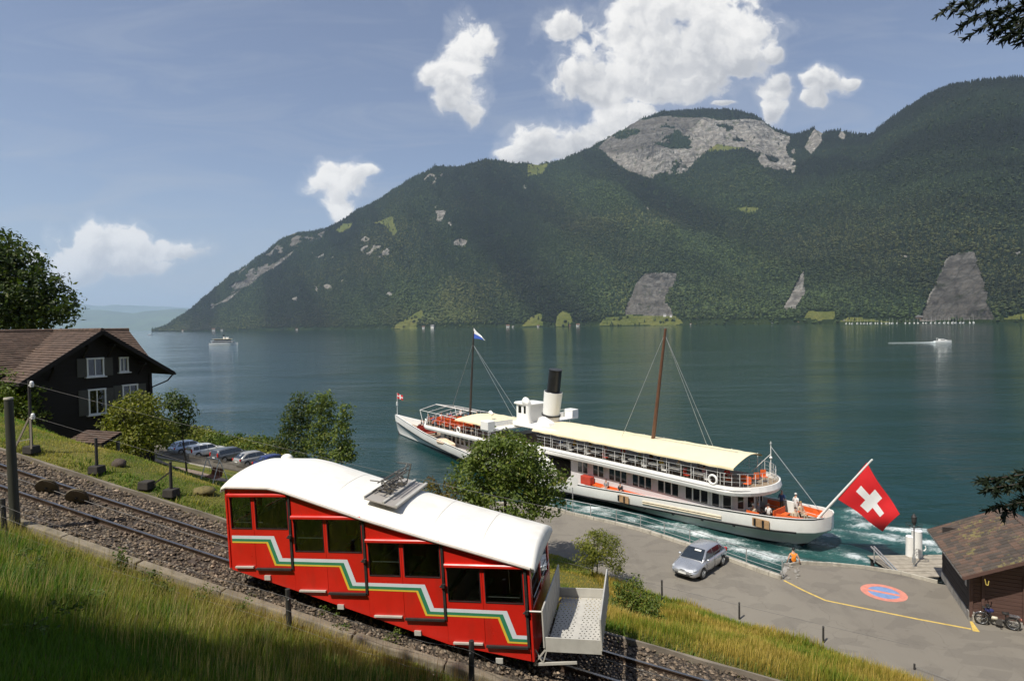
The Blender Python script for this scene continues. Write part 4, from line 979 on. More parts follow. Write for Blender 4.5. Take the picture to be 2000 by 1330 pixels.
# undercarriage
mb = MB(); mb.bar((-6.7, .75, 1.40), (-.25, .75, -.18), .14, .26); mb.bar((-6.7, 1.7, 1.40), (-.25, 1.7, -.18), .14, .26)
for x in (-6.4, -4.4, -2.4, -.5): mb.box((x, 1.22, float(ZB(x)) - .12), (.2, 1.5, .14))
mb.build('chassis', DSTEEL, cab)
for x in (-6.0, -4.9, -1.9, -.8):
    u_ = x + .1
    for v in (.75, 1.75):
        xw, yw = xy_of(u_, v); p = Mc.inverted() @ Vector((xw, yw, float(zr(u_)) + .24)); mb = MB(); mb.cone((p.x, p.y - .05, p.z), (p.x, p.y + .05, p.z), .24, .24, 20, sm=False); mb.build('wheel', DSTEEL, cab)
# goods platform at the lower end
pl_ = cab; X0, X1, ZF = .22, 1.33, .27
mb = MB(); nx, ny = 11, 24; cw_, ch_ = (X1 - X0 - .04) / nx, (CW - .10) / ny
for i in range(nx):
    for j in range(ny):
        x0, y0 = X0 + .02 + i * cw_, .05 + j * ch_; cx, cy = x0 + cw_ * (.5 + (.18 if j % 2 else -.18)), y0 + ch_ / 2; r = .021 if not (4.5 < i + (.3 if j % 2 else 0) < 5.6) else 0
        cor = [(x0, y0), (x0 + cw_, y0), (x0 + cw_, y0 + ch_), (x0, y0 + ch_)]
        if r == 0: mb.add([(*c_, ZF) for c_ in cor], [(0, 1, 2, 3)]); continue
        ring = [(cx + r * math.cos(PI * (1.25 + .5 * k) + 0), cy + r * math.sin(PI * (1.25 + .5 * k)), ZF) for k in range(4)]
        mb.add([(*c_, ZF) for c_ in cor] + ring, [(k, (k + 1) % 4, 4 + (k + 1) % 4, 4 + k) for k in range(4)])
mb.build('platform_floor', TRAYM, cab)
mb = MB(); mb.box(((X0 + X1) / 2, .02, ZF + .08), (X1 - X0 + .06, .03, .30)); mb.build('platform_near_kerb', TRAYM, cab, bev=.006)
mb = MB(); mb.box(((X0 + X1) / 2, CW - .02, ZF + .10), (X1 - X0 + .06, .03, .24)); mb.build('platform_far_kerb', TRAYM, cab, bev=.006)
def side_gate(name, x, h0, h1):
    mb = MB(); z0 = ZF + .02
    mb.tube([(x, .0, z0), (x, .0, z0 + h0), (x, CW, z0 + h1), (x, CW, z0)], .022, 6)
    for k in range(1, 7):
        t = k / 7; mb.bar((x, CW * t, z0), (x, CW * t, z0 + h0 + (h1 - h0) * t), .03, .02)
    g = mb.build(name, TRAYM, cab)
    mb = MB(); mb.extr([(x - .006, .03, z0), (x - .006, CW - .03, z0), (x - .006, CW - .03, z0 + h1 * .97), (x - .006, .03, z0 + h0 * .97)], (.012, 0, 0)); mb.build('gate_sheet', mat('gate_sheet', (.42, .40, .36), .55, metal=.2, var=.12, vs=2, dirt=.3) if 'gate_sheet' not in MATS else MATS['gate_sheet'], g)
side_gate('inner_gate', X0 - .03, .78, .74); side_gate('outer_gate', X1 + .035, .64, .66)
mb = MB(); mb.cone((X0 - .30, .0, ZF + .76), (X0 - .02, .0, ZF + .76), .02, .02, 6); mb.build('gate_bracket', TRAYM, cab)
for y in (.12, CW - .12):
    mb = MB(); mb.bar((-.08, y, -.14), (X1 - .5, y, -.05), .04, .05); mb.bar((-.06, y, -.12), (X0 + .02, y, ZF - .02), .03, .03); mb.bar((.12, y, -.10), (X0 + .02, y, ZF - .02), .025, .025); mb.bar((-.06, y, ZF - .06), (.12, y, -.10), .025, .025); mb.bar((X0, y, ZF - .05), (X1, y, ZF - .05), .05, .05); mb.build('platform_bracket', TRAYM, cab)

# ================================================================== BOATHOUSE
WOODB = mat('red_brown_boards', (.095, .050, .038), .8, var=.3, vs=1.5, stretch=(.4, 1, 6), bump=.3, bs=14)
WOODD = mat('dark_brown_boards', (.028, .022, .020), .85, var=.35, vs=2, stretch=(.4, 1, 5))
def tile_mat(name, c):
    m, nt = newmat(name); pos = nt.n.new('ShaderNodeNewGeometry').outputs['Position']
    n1 = nt.noise(pos, 1.4, 4); n2 = nt.noise(pos, 17, 4, .6); n3 = nt.noise(pos, 5.5, 6, .7); n4 = nt.noise(pos, .45, 3)
    k = nt.mix(nt.mapr(n1, .35, .7, 0, .6), c, c3(c, .5)); k = nt.mix(nt.mapr(n2, .5, .75, 0, .6), k, (.045, .04, .032))
    k = nt.mix(nt.mapr(nt.math('ADD', n3, nt.math('MULTIPLY', nt.math('SUBTRACT', n4, .5), .9)), .60, .68, 0, .75), k, (.19, .165, .06))
    nt.put(nt.b.inputs['Base Color'], k); nt.b.inputs['Roughness'].default_value = .95; nt.put(nt.b.inputs['Normal'], nt.bump(nt.math('ADD', n2, n3), .6, .03)); return m
TILES = [tile_mat('brown_tile', (.105, .075, .058)), tile_mat('grey_brown_tile', (.075, .060, .050)), tile_mat('reddish_tile', (.13, .082, .060))]
bn = on_z(1893, 1210, ZQ); bd = Vector((.4, .917)); bang = math.atan2(bd.y, bd.x) - PI / 2     # local y runs away from camera along the left wall
bh = thing('boathouse', 'dark wooden boathouse with a mossy tiled gable roof at the right edge', 'boathouse', (bn[0], bn[1], ZQ), bang)
BW, BL, BE = 6.4, 5.3, 2.62
mb = MB(); mb.box((.09, BL / 2, .22), (.26, BL + .1, .46)); mb.box((BW / 2, .06, .12), (BW, .22, .26)); mb.build('plinth', STONE, bh, bev=.02)
nb = 13
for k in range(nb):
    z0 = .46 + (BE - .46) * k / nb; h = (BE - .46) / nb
    mb = MB(); mb.box((.02 + random.uniform(-.006, .006), BL / 2, z0 + h / 2), (.05, BL, h - .012)); mb.build('board', WOODD, bh)  # left wall in darker boards than the front, its shade put into the colour
def gable_z(x): return BE + .47 * min(x + .45, BW + .45 - x) - .20
nb = 21
for k in range(nb):
    z0 = .26 + 4.0 * k / nb; h = 4.0 / nb
    if z0 < BE - .05: xa, xb = .10, BW
    else:
        d = (z0 + h - BE + .20) / .47 - .45; xa, xb = max(.1, d), BW - max(0, d)
    if xb - xa < .3: continue
    mb = MB(); mb.box(((xa + xb) / 2, .03 + random.uniform(-.005, .005), z0 + h / 2), (xb - xa, .05, h - .014)); mb.build('board', WOODB, bh)
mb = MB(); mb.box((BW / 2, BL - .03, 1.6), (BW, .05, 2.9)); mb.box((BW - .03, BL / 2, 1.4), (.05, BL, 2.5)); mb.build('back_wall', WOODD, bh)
for x in (.06, .55, 2.2): 
    mb = MB(); mb.box((x, -.03, 1.35), (.14 if x < .5 else .12, .10, 2.3)); mb.build('corner_post' if x < .5 else 'post', WOODB, bh)
mb = MB(); mb.box((3.6, -.02, 1.25), (2.4, .05, 2.0)); mb.build('door', WOODB, bh)
mb = MB(); mb.box((-.012, .55, 1.85), (.02, .28, .62)); mb.build('notice_board', mat('notice_grey', (.42, .40, .37), .8), bh)
mb = MB(); mb.box((.30, -.06, .16), (.42, .36, .34)); mb.build('stone_block', CONC, bh, bev=.03)
# tiled slope, tile by tile
OH, OF, OBk = .45, .90, 1.15; rise = .47; sl2 = math.atan(rise); run = BW / 2 + OH; slen = run / math.cos(sl2)
NR, NCc = 13, 21; Ltot = BL + OF + OBk; tw = Ltot / NCc; th = slen / NR
tm = MB()
for a in (0,):
    pr_ = [(-.5, .0), (-.42, .035), (-.25, .045), (.0, .02), (.25, .006), (.5, .012)]
    rings = [[(lx, px_ * tw * .97, pz * 1.7 + lz) for px_, pz in pr_] + [(lx, px_ * tw * .97, pz * 1.7 + lz - .02) for px_, pz in reversed(pr_)] for lx, lz in ((-.04, .012), (th, .004))]
    tm.loft(rings, sm=False)
t0 = None; Rt = (0, -sl2, 0)
for r in range(NR):
    for c_ in range(NCc):
        s = r * th; p = (-OH + s * math.cos(sl2) + random.uniform(-.008, .008), -OF + (c_ + .5) * tw, BE - .20 + .03 + s * math.sin(sl2) + random.uniform(0, .012))
        mossy = mnoise.noise((c_ * .22, r * .25, 3)) + .35 * mnoise.noise((c_ * .9, r * .9, 7)) + random.uniform(-.25, .25)
        mt = random.choice(TILES[:3])
        if t0 is None: t0 = tm.build('tile', mt, bh); o = t0; o.location = p; o.rotation_euler = Rt
        else: o = piece(t0, 'tile', bh, p, Rt)
        o.material_slots[0].link = 'OBJECT'; o.material_slots[0].material = mt; o.rotation_euler = (random.uniform(-.012, .012), -sl2 + random.uniform(-.012, .012), random.uniform(-.01, .01))
mb = MB(); hz = BE - .20
mb.extr([(-OH, -OF, hz), (BW / 2, -OF, hz + run * rise), (BW / 2, BL + OBk, hz + run * rise), (-OH, BL + OBk, hz)], (0, 0, -.06))
mb.extr([(BW / 2 + .01, -OF, hz + run * rise), (BW + OH, -OF, hz), (BW + OH, BL + OBk, hz), (BW / 2 + .01, BL + OBk, hz + run * rise)], (0, 0, -.06)); mb.build('roof_deck', WOODD, bh)
mb = MB()
for r in range(NR):
    for c_ in range(NCc):
        s = r * th; mb.box((BW + OH - s * math.cos(sl2) - th / 2, -OF + (c_ + .5) * tw, hz + .03 + (s + th / 2) * math.sin(sl2)), (th, tw * .97, .025), R=Matrix.Rotation(sl2, 3, 'Y'))
mb.build('far_tiles', TILES[0], bh, kind='stuff')
mb = MB()
for k in range(12): y = -OF + Ltot * k / 12; mb.cone((BW / 2, y, hz + run * rise + .06), (BW / 2, y + Ltot / 12 + .02, hz + run * rise + .06), .11, .10, 10)
mb.build('ridge_tiles', TILES[2], bh)
for nm, y in (('front_bargeboard', -OF - .02), ('rear_bargeboard', BL + OBk + .02)):
    mb = MB(); mb.bar((-OH - .05, y, hz - .03), (BW / 2, y, hz + run * rise - .02), .03, .16); mb.bar((BW + OH + .05, y, hz - .03), (BW / 2, y, hz + run * rise - .02), .03, .16); mb.build(nm, WOODB, bh)
mb = MB(); mb.bar((-OH - .03, -OF, hz - .02), (-OH - .03, BL + OBk, hz - .02), .09, .07); mb.build('gutter', mat('zinc', (.26, .24, .22), .5, metal=.5, var=.2), bh)
mb = MB(); mb.tube([(.42, -OF + .1, BE - .15), (.47, -OF + .1, BE - .42), (.55, -OF + .1, BE - .44), (.58, -OF + .1, BE - .22)], .02, 6); mb.build('hook', mat('yellow_hook', (.55, .42, .10), .5), bh)

# landing stage, mooring piles and harbour light beyond the boathouse
PLANK = mat('landing_planks', (.33, .29, .23), .85, var=.3, vs=2.5, stretch=(1, 1, 1), bump=.25, bs=18)
jn = on_z(1765, 1113, .75); jf = on_z(1842, 1112, .75); jd = Vector((jf[0] - jn[0], jf[1] - jn[1])).normalized()
js = thing('landing_stage', 'low plank landing stage at the lake end of the quay beside the boathouse', 'landing stage', (jn[0] - .7, jn[1] + .6, .75), math.atan2(jd.y, jd.x))
for k in range(13):
    mb = MB(); mb.box((2.6, -1.5 + .26 * k, random.uniform(-.01, .01)), (5.6, .235, .06)); mb.build('plank', PLANK, js, bev=.008)
mb = MB()
for x in (0, 2.5, 5): mb.box((x, 0, -.16), (.16, 3.4, .2))
for x in (0, 5): 
    for y in (-1.4, 1.5): mb.cone((x, y, -3), (x, y, -.1), .12, .12, 8)
mb.build('under_frame', WOODD, js, kind='stuff')
mb = MB()
for k, x in enumerate((-.18, .02)): mb.bar((x, -1.6, .02), (x - .28, .9, .95), .07, .07)
mb.bar((-.42, .6, 0), (-.42, .6, .95), .06, .06); mb.build('gangway_rail', STEEL, js)
for (px, py, h, r, lb) in [(1785.5,1096,2.55,.30,'shorter white mooring pile directly behind the harbour light'), (1798,1098,3.0,.34,'taller white mooring pile with a hook beside the landing stage')]:
    q = on_z(px, py, .55); t = thing('mooring_pile', lb, 'mooring pile', (q[0], q[1] + .4, -.5), 0, 'white mooring piles')
    mb = MB(); mb.cone((0, 0, -2), (.02, 0, h), r, r * .9, 20); mb.build('pile', WHITE, t)
    mb = MB(); mb.cone((.02, 0, h), (.02, 0, h + .05), r * .95, r * .8, 20); mb.build('cap', INS, t)
    mb = MB(); mb.box((0, 0, .45), (r * 2.8, r * 2.4, .55)); mb.build('fender', RUB, t, bev=.04)
    if h > 2.8:
        mb = MB(); mb.tube([(r * .9, 0, 1.7), (r * .9 + .22, 0, 1.66), (r * .9 + .32, 0, 1.78), (r * .9 + .28, 0, 1.98)], .035, 6); mb.build('hook', WHITE, t)
q = on_z(1785, 1106, .8); t = thing('harbour_light', 'slim harbour light with a round wire basket on a grey pole', 'harbour light', (q[0], q[1], .75))
mb = MB(); mb.cone((0, 0, 0), (0, 0, 3.0), .045, .04, 8); mb.box((0, 0, .45), (.16, .14, .34)); mb.build('pole', STEEL, t)
mb = MB()
for z, r in ((2.55, .42), (2.7, .45), (2.62, .30)): mb.tube([(r * math.cos(a), r * math.sin(a), z) for a in np.linspace(0, 2 * PI, 21)], .014, 4)
for a in np.linspace(0, 2 * PI, 9)[:-1]: mb.tube([(.04 * math.cos(a), .04 * math.sin(a), 2.5), (.45 * math.cos(a), .45 * math.sin(a), 2.7)], .01, 4)
mb.build('basket', DSTEEL, t)
mb = MB(); mb.cone((0, 0, 2.75), (0, 0, 2.9), .10, .14, 12); mb.cone((0, 0, 2.9), (0, 0, 3.2), .14, .14, 12); mb.cone((0, 0, 3.2), (0, 0, 3.42), .16, .03, 12); mb.build('lantern', DSTEEL, t)

# ---- moped
CHROME = mat('chrome', (.62, .62, .62), .18, metal=.95, var=.06)
BLUEP = mat('dark_blue_paint', (.025, .03, .12), .3, coat=.4, var=.15)
CREAM = mat('cream_paint', (.62, .57, .44), .4, var=.12)
mq = on_z(1917, 1219, ZQ); mr = on_z(1981, 1231, ZQ); md_ = Vector((mr[0] - mq[0], mr[1] - mq[1])).normalized()
mp = thing('moped', 'dark blue and black moped parked in front of the boathouse boards', 'moped', (mq[0], mq[1], ZQ), math.atan2(md_.y, md_.x))
for x in (0, 1.22):
    mb = MB()
    def tor(mb, c, R, r, nu=28, nv=8):
        vs = []; fs = []
        for i in range(nu):
            for j in range(nv):
                a, b = 2 * PI * i / nu, 2 * PI * j / nv; vs.append((c[0] + (R + r * math.cos(b)) * math.cos(a), c[1] + r * math.sin(b), c[2] + (R + r * math.cos(b)) * math.sin(a)))
                fs.append((i * nv + j, ((i + 1) % nu) * nv + j, ((i + 1) % nu) * nv + (j + 1) % nv, i * nv + (j + 1) % nv))
        mb.add(vs, fs, 0, True)
    tor(mb, (x, 0, .31), .27, .038); w = mb.build('wheel', RUB, mp)
    mb = MB(); tor(mb, (x, 0, .31), .235, .016, 24, 6); mb.cone((x, -.05, .31), (x, .05, .31), .055, .055, 12)
    for k in range(18): a = 2 * PI * k / 18; mb.cone((x, 0, .31), (x + .23 * math.cos(a), 0, .31 + .23 * math.sin(a)), .004, .004, 4, caps=False)
    mb.build('rim', CHROME, w)
    mb = MB(); pts = [(x + .335 * math.cos(a), 0, .31 + .335 * math.sin(a)) for a in np.linspace(math.radians(10 if x == 0 else 20), math.radians(165), 12)]
    mb.loft([[(p[0], -.05, p[2]), (p[0], 0, p[2] + .015), (p[0], .05, p[2]), (p[0], 0, p[2] - .004)] for p in pts]); mb.build('mudguard', CHROME if x == 0 else RUB, mp)
mb = MB(); mb.tube([(0, -.05, .31), (.20, -.05, .86)], .022, 6); mb.tube([(0, .05, .31), (.20, .05, .86)], .022, 6); mb.build('fork', RUB, mp)
mb = MB(); mb.tube([(.20, 0, .84), (.42, 0, .42), (.62, 0, .30), (.92, 0, .38)], .045, 8); mb.tube([(.92, 0, .36), (1.22, 0, .31)], .03, 6); mb.build('frame', RUB, mp)
mb = MB(); mb.loft([[(x, y, z) for y, z in ((-.04, .36), (.04, .36), (.06, .46), (.03, .52), (-.03, .52), (-.06, .46))] for x in (.38, .52, .62)]); mb.build('leg_shield', CREAM, mp)
mb = MB(); mb.sphere((.30, 0, .78), (.20, .09, .12), 12, 8); mb.build('tank', BLUEP, mp)
mb = MB(); mb.loft([[(x, y, z + dz) for y, z in ((-.09, 0), (.09, 0), (.10, .05), (.06, .09), (-.06, .09), (-.10, .05))] for x, dz in ((.80, .74), (.92, .72), (1.06, .75))]); mb.cone((.94, 0, .40), (.94, 0, .74), .02, .02, 6); mb.build('saddle', RUB, mp)
mb = MB(); mb.tube([(.32, -.30, 1.02), (.24, -.16, .98), (.21, 0, .90), (.24, .16, .98), (.32, .30, 1.02)], .014, 6); mb.build('handlebar', CHROME, mp)
mb = MB(); mb.cone((.14, 0, .88), (.04, 0, .86), .06, .085, 12); mb.box((.24, -.02, 1.0), (.14, .22, .12)); mb.build('headlight', RUB, mp)
mb = MB()
for y in (-.11, -.04, .04, .11): mb.tube([(1.06, y, .72), (1.48, y, .71)], .010, 5)
mb.tube([(1.06, -.11, .72), (1.06, .11, .72)], .01, 5); mb.tube([(1.48, -.11, .71), (1.48, .11, .71)], .01, 5); mb.tube([(1.40, -.1, .71), (1.24, -.06, .33)], .01, 5); mb.tube([(1.40, .1, .71), (1.24, .06, .33)], .01, 5); mb.build('rack', CHROME, mp)
mb = MB(); mb.box((.68, 0, .30), (.26, .18, .22)); mb.cone((.66, -.12, .30), (.66, -.04, .30), .10, .10, 14, sm=False); mb.cone((.75, .12, .24), (1.40, .13, .24), .035, .045, 8); mb.build('engine', mat('engine_grey', (.14, .13, .12), .5, metal=.6, var=.3), mp)
mb = MB(); mb.tube([(.72, -.2, .22), (.72, .2, .22)], .014, 5); mb.box((.72, -.24, .22), (.09, .08, .02)); mb.build('pedal', RUB, mp)
mb = MB(); mb.bar((.78, .04, .28), (.84, .22, .01), .02, .02); mb.build('stand', RUB, mp)
mb = MB(); mb.box((1.53, 0, .60), (.04, .09, .06)); mb.build('tail_light', REDP, mp)

# ================================================================== PEOPLE
def cloth(name, c): return mat(name, c, .85, var=.12, vs=6, bump=.15, bs=30)
SKIN = mat('skin', (.50, .29, .20), .55, var=.06)
SH = {n: cloth('shirt_' + n, c) for n, c in dict(white=(.72,.72,.70), red=(.50,.03,.03), blue=(.07,.13,.34), grey=(.24,.24,.25), black=(.02,.02,.022), yellow=(.60,.42,.08), pink=(.60,.30,.32), beige=(.50,.42,.30), orange=(.85,.24,.01), green=(.10,.22,.09)).items()}
TR = {n: cloth('trousers_' + n, c) for n, c in dict(dark=(.03,.03,.04), beige=(.40,.33,.23), blue=(.06,.09,.17), white=(.62,.60,.56), brown=(.13,.09,.06)).items()}
SHOE = mat('shoe_leather', (.03, .025, .02), .5)
HAIR = {n: mat('hair_' + n, c, .6, var=.3, vs=20) for n, c in dict(brown=(.05,.028,.016), black=(.012,.01,.009), grey=(.33,.31,.29), white=(.62,.60,.56), fair=(.30,.19,.08)).items()}
def person_mesh(name, J, E, mid):
    """J joint -> (xyz, radius); E bones; mid joint -> material; one continuous skinned body"""
    names = list(J); me = bpy.data.meshes.new(name + '_bones')
    me.from_pydata([J[n][0] for n in names], [(names.index(a), names.index(b)) for a, b in E], [])
    ob = bpy.data.objects.new(name + '_bones', me); COL.objects.link(ob)
    md = ob.modifiers.new('skin', 'SKIN'); md.use_smooth_shade = True; md.branch_smoothing = .4
    for i, n in enumerate(names):
        r = J[n][1]; me.skin_vertices[0].data[i].radius = r if hasattr(r, '__len__') else (r, r)
        me.skin_vertices[0].data[i].use_root = (i == 0)
    sb = ob.modifiers.new('sub', 'SUBSURF'); sb.levels = 1
    dg = bpy.context.evaluated_depsgraph_get(); m2 = bpy.data.meshes.new_from_object(ob.evaluated_get(dg)); m2.name = name
    bpy.data.objects.remove(ob); bpy.data.meshes.remove(me)
    segs = [(np.array(J[a][0]), np.array(J[b][0]), mid.get(b, mid.get(a, 1))) for a, b in E]
    m2.materials.clear()
    for k in (SKIN, SH['white'], TR['dark'], SHOE): m2.materials.append(k)
    for p in m2.polygons:
        c_ = np.array(p.center); best = 1e9
        for a, b, m_ in segs:
            d = b - a; t = np.clip((c_ - a) @ d / (d @ d + 1e-9), 0, 1); e = np.linalg.norm(c_ - a - d * t)
            if e < best: best = e; p.material_index = m_
        p.use_smooth = True
    return m2
def skeleton(pose):
    J = {}; E = []; mid = {}
    def j(n, p, r, par=None, m=1):
        J[n] = (p, r); mid[n] = m
        if par: E.append((par, n))
    sit = pose != 'stand'
    pz = .50 if sit else .93; lean = {'stand': 0, 'sit': -.05, 'edge': .10}[pose]
    j('pelvis', (0, 0, pz), (.13, .155), None, 2); j('spine', (lean * .4, 0, pz + .20), (.12, .145), 'pelvis', 1); j('chest', (lean, 0, pz + .42), (.125, .175), 'spine', 1)
    j('neck', (lean * 1.1 + .01, 0, pz + .585), .055, 'chest', 0); j('jaw', (lean * 1.1 + .035, 0, pz + .65), (.075, .068), 'neck', 0); j('crown', (lean * 1.1 + .02, 0, pz + .77), (.092, .075), 'jaw', 0)
    j('nose', (lean * 1.1 + .135, 0, pz + .685), .014, 'jaw', 0)
    for s, k in ((1, 'l'), (-1, 'r')):
        if sit:
            j('hip' + k, (.06, s * .10, pz - .01), .095, 'pelvis', 2); j('knee' + k, (.44, s * .13, pz + .02), .070, 'hip' + k, 2); j('ankle' + k, (.42, s * .13, pz - .40), .048, 'knee' + k, 2); j('toe' + k, (.57, s * .14, pz - .46), .038, 'ankle' + k, 3)
        else:
            j('hip' + k, (0, s * .095, pz - .06), .10, 'pelvis', 2); j('knee' + k, (.02, s * .10, .50), .068, 'hip' + k, 2); j('ankle' + k, (-.01, s * .11, .09), .046, 'knee' + k, 2); j('toe' + k, (.15, s * .13, .035), .036, 'ankle' + k, 3)
        j('shoulder' + k, (lean, s * .185, pz + .47), .066, 'chest', 1)
        el, wr, pa = {'stand': ((-.02, .25, .22), (.16, .23, .10), (.24, .20, .09)), 'sit': ((.02, .24, .20), (.25, .17, .13), (.33, .15, .12)), 'edge': ((-.06, .30, .22), (-.02, .36, .02), (.03, .37, -.05))}[pose]
        P = lambda q: (q[0] + lean * .6, s * q[1], pz + q[2])
        j('elbow' + k, P(el), .047, 'shoulder' + k, 1 if pose != 'edge' else 0); j('wrist' + k, P(wr), .030, 'elbow' + k, 0); j('palm' + k, P(pa), (.036, .020), 'wrist' + k, 0)
        d = np.array(P(pa)) - np.array(P(wr)); d /= np.linalg.norm(d)
        sd = np.cross(d, (0, 0, 1.0)) if abs(d[2]) < .8 else np.array([0, 1.0, 0])
        for f, (o, L) in enumerate(((-.030, .075), (-.010, .090), (.010, .085), (.030, .065))):
            b = np.array(P(pa)) + d * .03 + sd * o; j('finger%d%s' % (f, k), tuple(b), .010, 'palm' + k, 0); j('tip%d%s' % (f, k), tuple(b + d * L * .8 + np.array([0, 0, -.02])), .008, 'finger%d%s' % (f, k), 0)
        j('thumb' + k, tuple(np.array(P(pa)) - d * .01 - s * sd * .045 + np.array([0, 0, .005])), .011, 'palm' + k, 0); j('thumbtip' + k, tuple(np.array(P(pa)) + d * .035 - s * sd * .06), .009, 'thumb' + k, 0)
    return J, E, mid
PROTO = {}
for pz_ in ('stand', 'sit', 'edge'):
    J, E, mid = skeleton(pz_); PROTO[pz_] = (person_mesh('person_' + pz_, J, E, mid), J['crown'][0])
hm = MB(); hm.sphere((-.018, 0, .012), (.112, .094, .098), 12, 8, z0=-.25); HAIRMESH = hm.mesh('hair', HAIR['brown'])
def person(loc, rz, pose, shirt, trousers, hair, label, group=None, scale=1.0):
    me, crown = PROTO[pose]; o = bpy.data.objects.new('person', me); COL.objects.link(o); o.location = loc; o.rotation_euler = (0, 0, rz); o.scale = (scale,) * 3
    for i, mt in ((1, SH[shirt]), (2, TR[trousers])): o.material_slots[i].link = 'OBJECT'; o.material_slots[i].material = mt
    h = bpy.data.objects.new('hair', HAIRMESH); COL.objects.link(h); h.parent = o; h.location = crown; h.material_slots[0].link = 'OBJECT'; h.material_slots[0].material = HAIR[hair]
    return tag(o, label, 'person', group)

# ================================================================== PADDLE STEAMER
TH = .681; SO = Vector((21.19, 43.5, 0)); SRZ = TH + PI / 2
HULLW = mat('hull_white', (.76, .745, .70), .42, var=.05, vs=.6, dirt=.15, dirtcol=(.45, .40, .32), coat=.2)
SHIPW = mat('ship_white', (.80, .785, .74), .45, var=.04, vs=.8, dirt=.08, dirtcol=(.5, .45, .38))
AWN = mat('cream_awning', (.80, .69, .44), .8, var=.05, vs=.6)
BLK = mat('ship_black', (.012, .012, .013), .38, var=.3)
BOOT = mat('boot_red', (.16, .03, .022), .6, var=.3)
DECKM = mat('deck_planks', (.27, .205, .14), .8, var=.2, vs=.8, stretch=(.15, 8, 1), dirt=.3)
ORNG = mat('orange_bench', (.70, .13, .025), .5, var=.15, vs=2)
REDB = mat('red_bench', (.46, .055, .03), .5, var=.15, vs=2)
MAST = mat('varnished_mast', (.12, .055, .03), .5, var=.2)
MASTD = mat('dark_mast', (.045, .035, .03), .5, var=.2)
TAN = mat('tan_boards', (.36, .22, .11), .7, var=.25)
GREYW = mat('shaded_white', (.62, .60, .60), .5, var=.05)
ship = thing('paddle_steamer', 'large white paddle steamer with cream awning and black-topped funnel leaving the quay', 'paddle steamer', SO, SRZ)
MS = Matrix.Translation(SO) @ Matrix.Rotation(SRZ, 4, 'Z')
def sw(x, y, z): v = MS @ Vector((x, y, z)); return (v.x, v.y, v.z)
WD = lut([(-1.9,.02),(-1.75,.8),(-1.4,1.45),(-.6,2.0),(1,2.35),(3,2.6),(6,2.85),(10,3.15),(14,3.85),(18,4.7),(22,5.4),(32,5.5),(35,4.9),(40,4.0),(45,3.3),(50,2.5),(54,1.75),(58,.95),(61,.35),(62.6,.03)])
WW = lut([(-1.9,.01),(-.8,.05),(0,.5),(1.5,1.2),(4,1.9),(8,2.5),(14,2.9),(22,3.1),(34,3.0),(42,2.6),(48,1.95),(54,1.15),(58,.6),(60.5,.2),(61.4,.02),(62.6,.01)])
ZT = lut([(-1.9,2.55),(1,2.25),(5,1.98),(10,1.72),(16,1.6),(34,1.6),(42,1.7),(50,2.0),(56,2.35),(60,2.62),(62.6,2.85)])
ZK = lut([(-1.9,1.55),(-1.4,1.2),(-.6,.5),(.2,-.2),(2,-.8),(61,-.8),(61.5,0),(62.2,1.5),(62.6,2.6)])
XS_ = np.concatenate([[-1.9, -1.75, -1.4, -.9, -.4, .3, 1, 2], np.arange(3, 62, 1.0), [61.8, 62.3, 62.6]])
rings = []
for x in XS_:
    wd, ww, zt, zk = float(WD(x)), float(WW(x)), float(ZT(x)), float(ZK(x)); zs_ = zt - .98; zm = max(zk, .08)
    half = [(ww * .55, zk), (ww, max(zk, -.1)), (ww + .02, max(zk, .12)), (ww + (wd - ww) * .18 + .02, max(zk + .02, zs_ - .10)), (wd * .985, max(zk + .04, zs_)), (wd, max(zk + .06, zs_ + .08)), (wd, zt)]
    rings.append([(x, y, z) for y, z in half])
mb = MB(); mf = lambda j, k: (2, 1, 0, 0, 0, 0)[k]
mb.loft(rings, closed=False, caps=False, mfun=mf); mb.loft([[(x, -y, z) for x, y, z in r] for r in rings], closed=False, caps=False, mfun=mf)
# bulwark inner face and cap
mb.build('hull', [HULLW, BLK, BOOT], ship)
for s in (1, -1):
    rg = []
    for x in XS_[1:-1]:
        wd, zt = float(WD(x)), float(ZT(x)); rg.append([(x, s * wd, zt), (x, s * (wd + .05), zt + .01), (x, s * (wd + .05), zt + .07), (x, s * max(.01, wd - .12), zt + .07), (x, s * max(.005, wd - .12), zt - .85), (x, s * max(.004, wd - .05), zt - .85)])
    mb = MB(); mb.loft(rg, sm=False, mfun=lambda j, k: 1 if k in (0, 1) else 0); mb.build('bulwark', [SHIPW, BLK], ship)
    rg = [[(x, s * (float(WD(x)) + a), float(ZT(x)) - 1.0 + b) for a, b in ((-.02, 0), (.07, 0), (.07, .12), (-.02, .12))] for x in XS_[4:-3]]
    mb = MB(); mb.loft(rg, sm=False); mb.build('rubbing_strake', BLK, ship)
mb = MB(); vs = []; fs = []
xs2 = XS_[1:-1]
for x in xs2: w, z = float(WD(x)) - .06, float(ZT(x)) - .82; vs += [(x, w, z), (x, -w, z)]
mb.add(vs, [(2 * k, 2 * k + 1, 2 * k + 3, 2 * k + 2) for k in range(len(xs2) - 1)]); mb.build('main_deck', DECKM, ship)
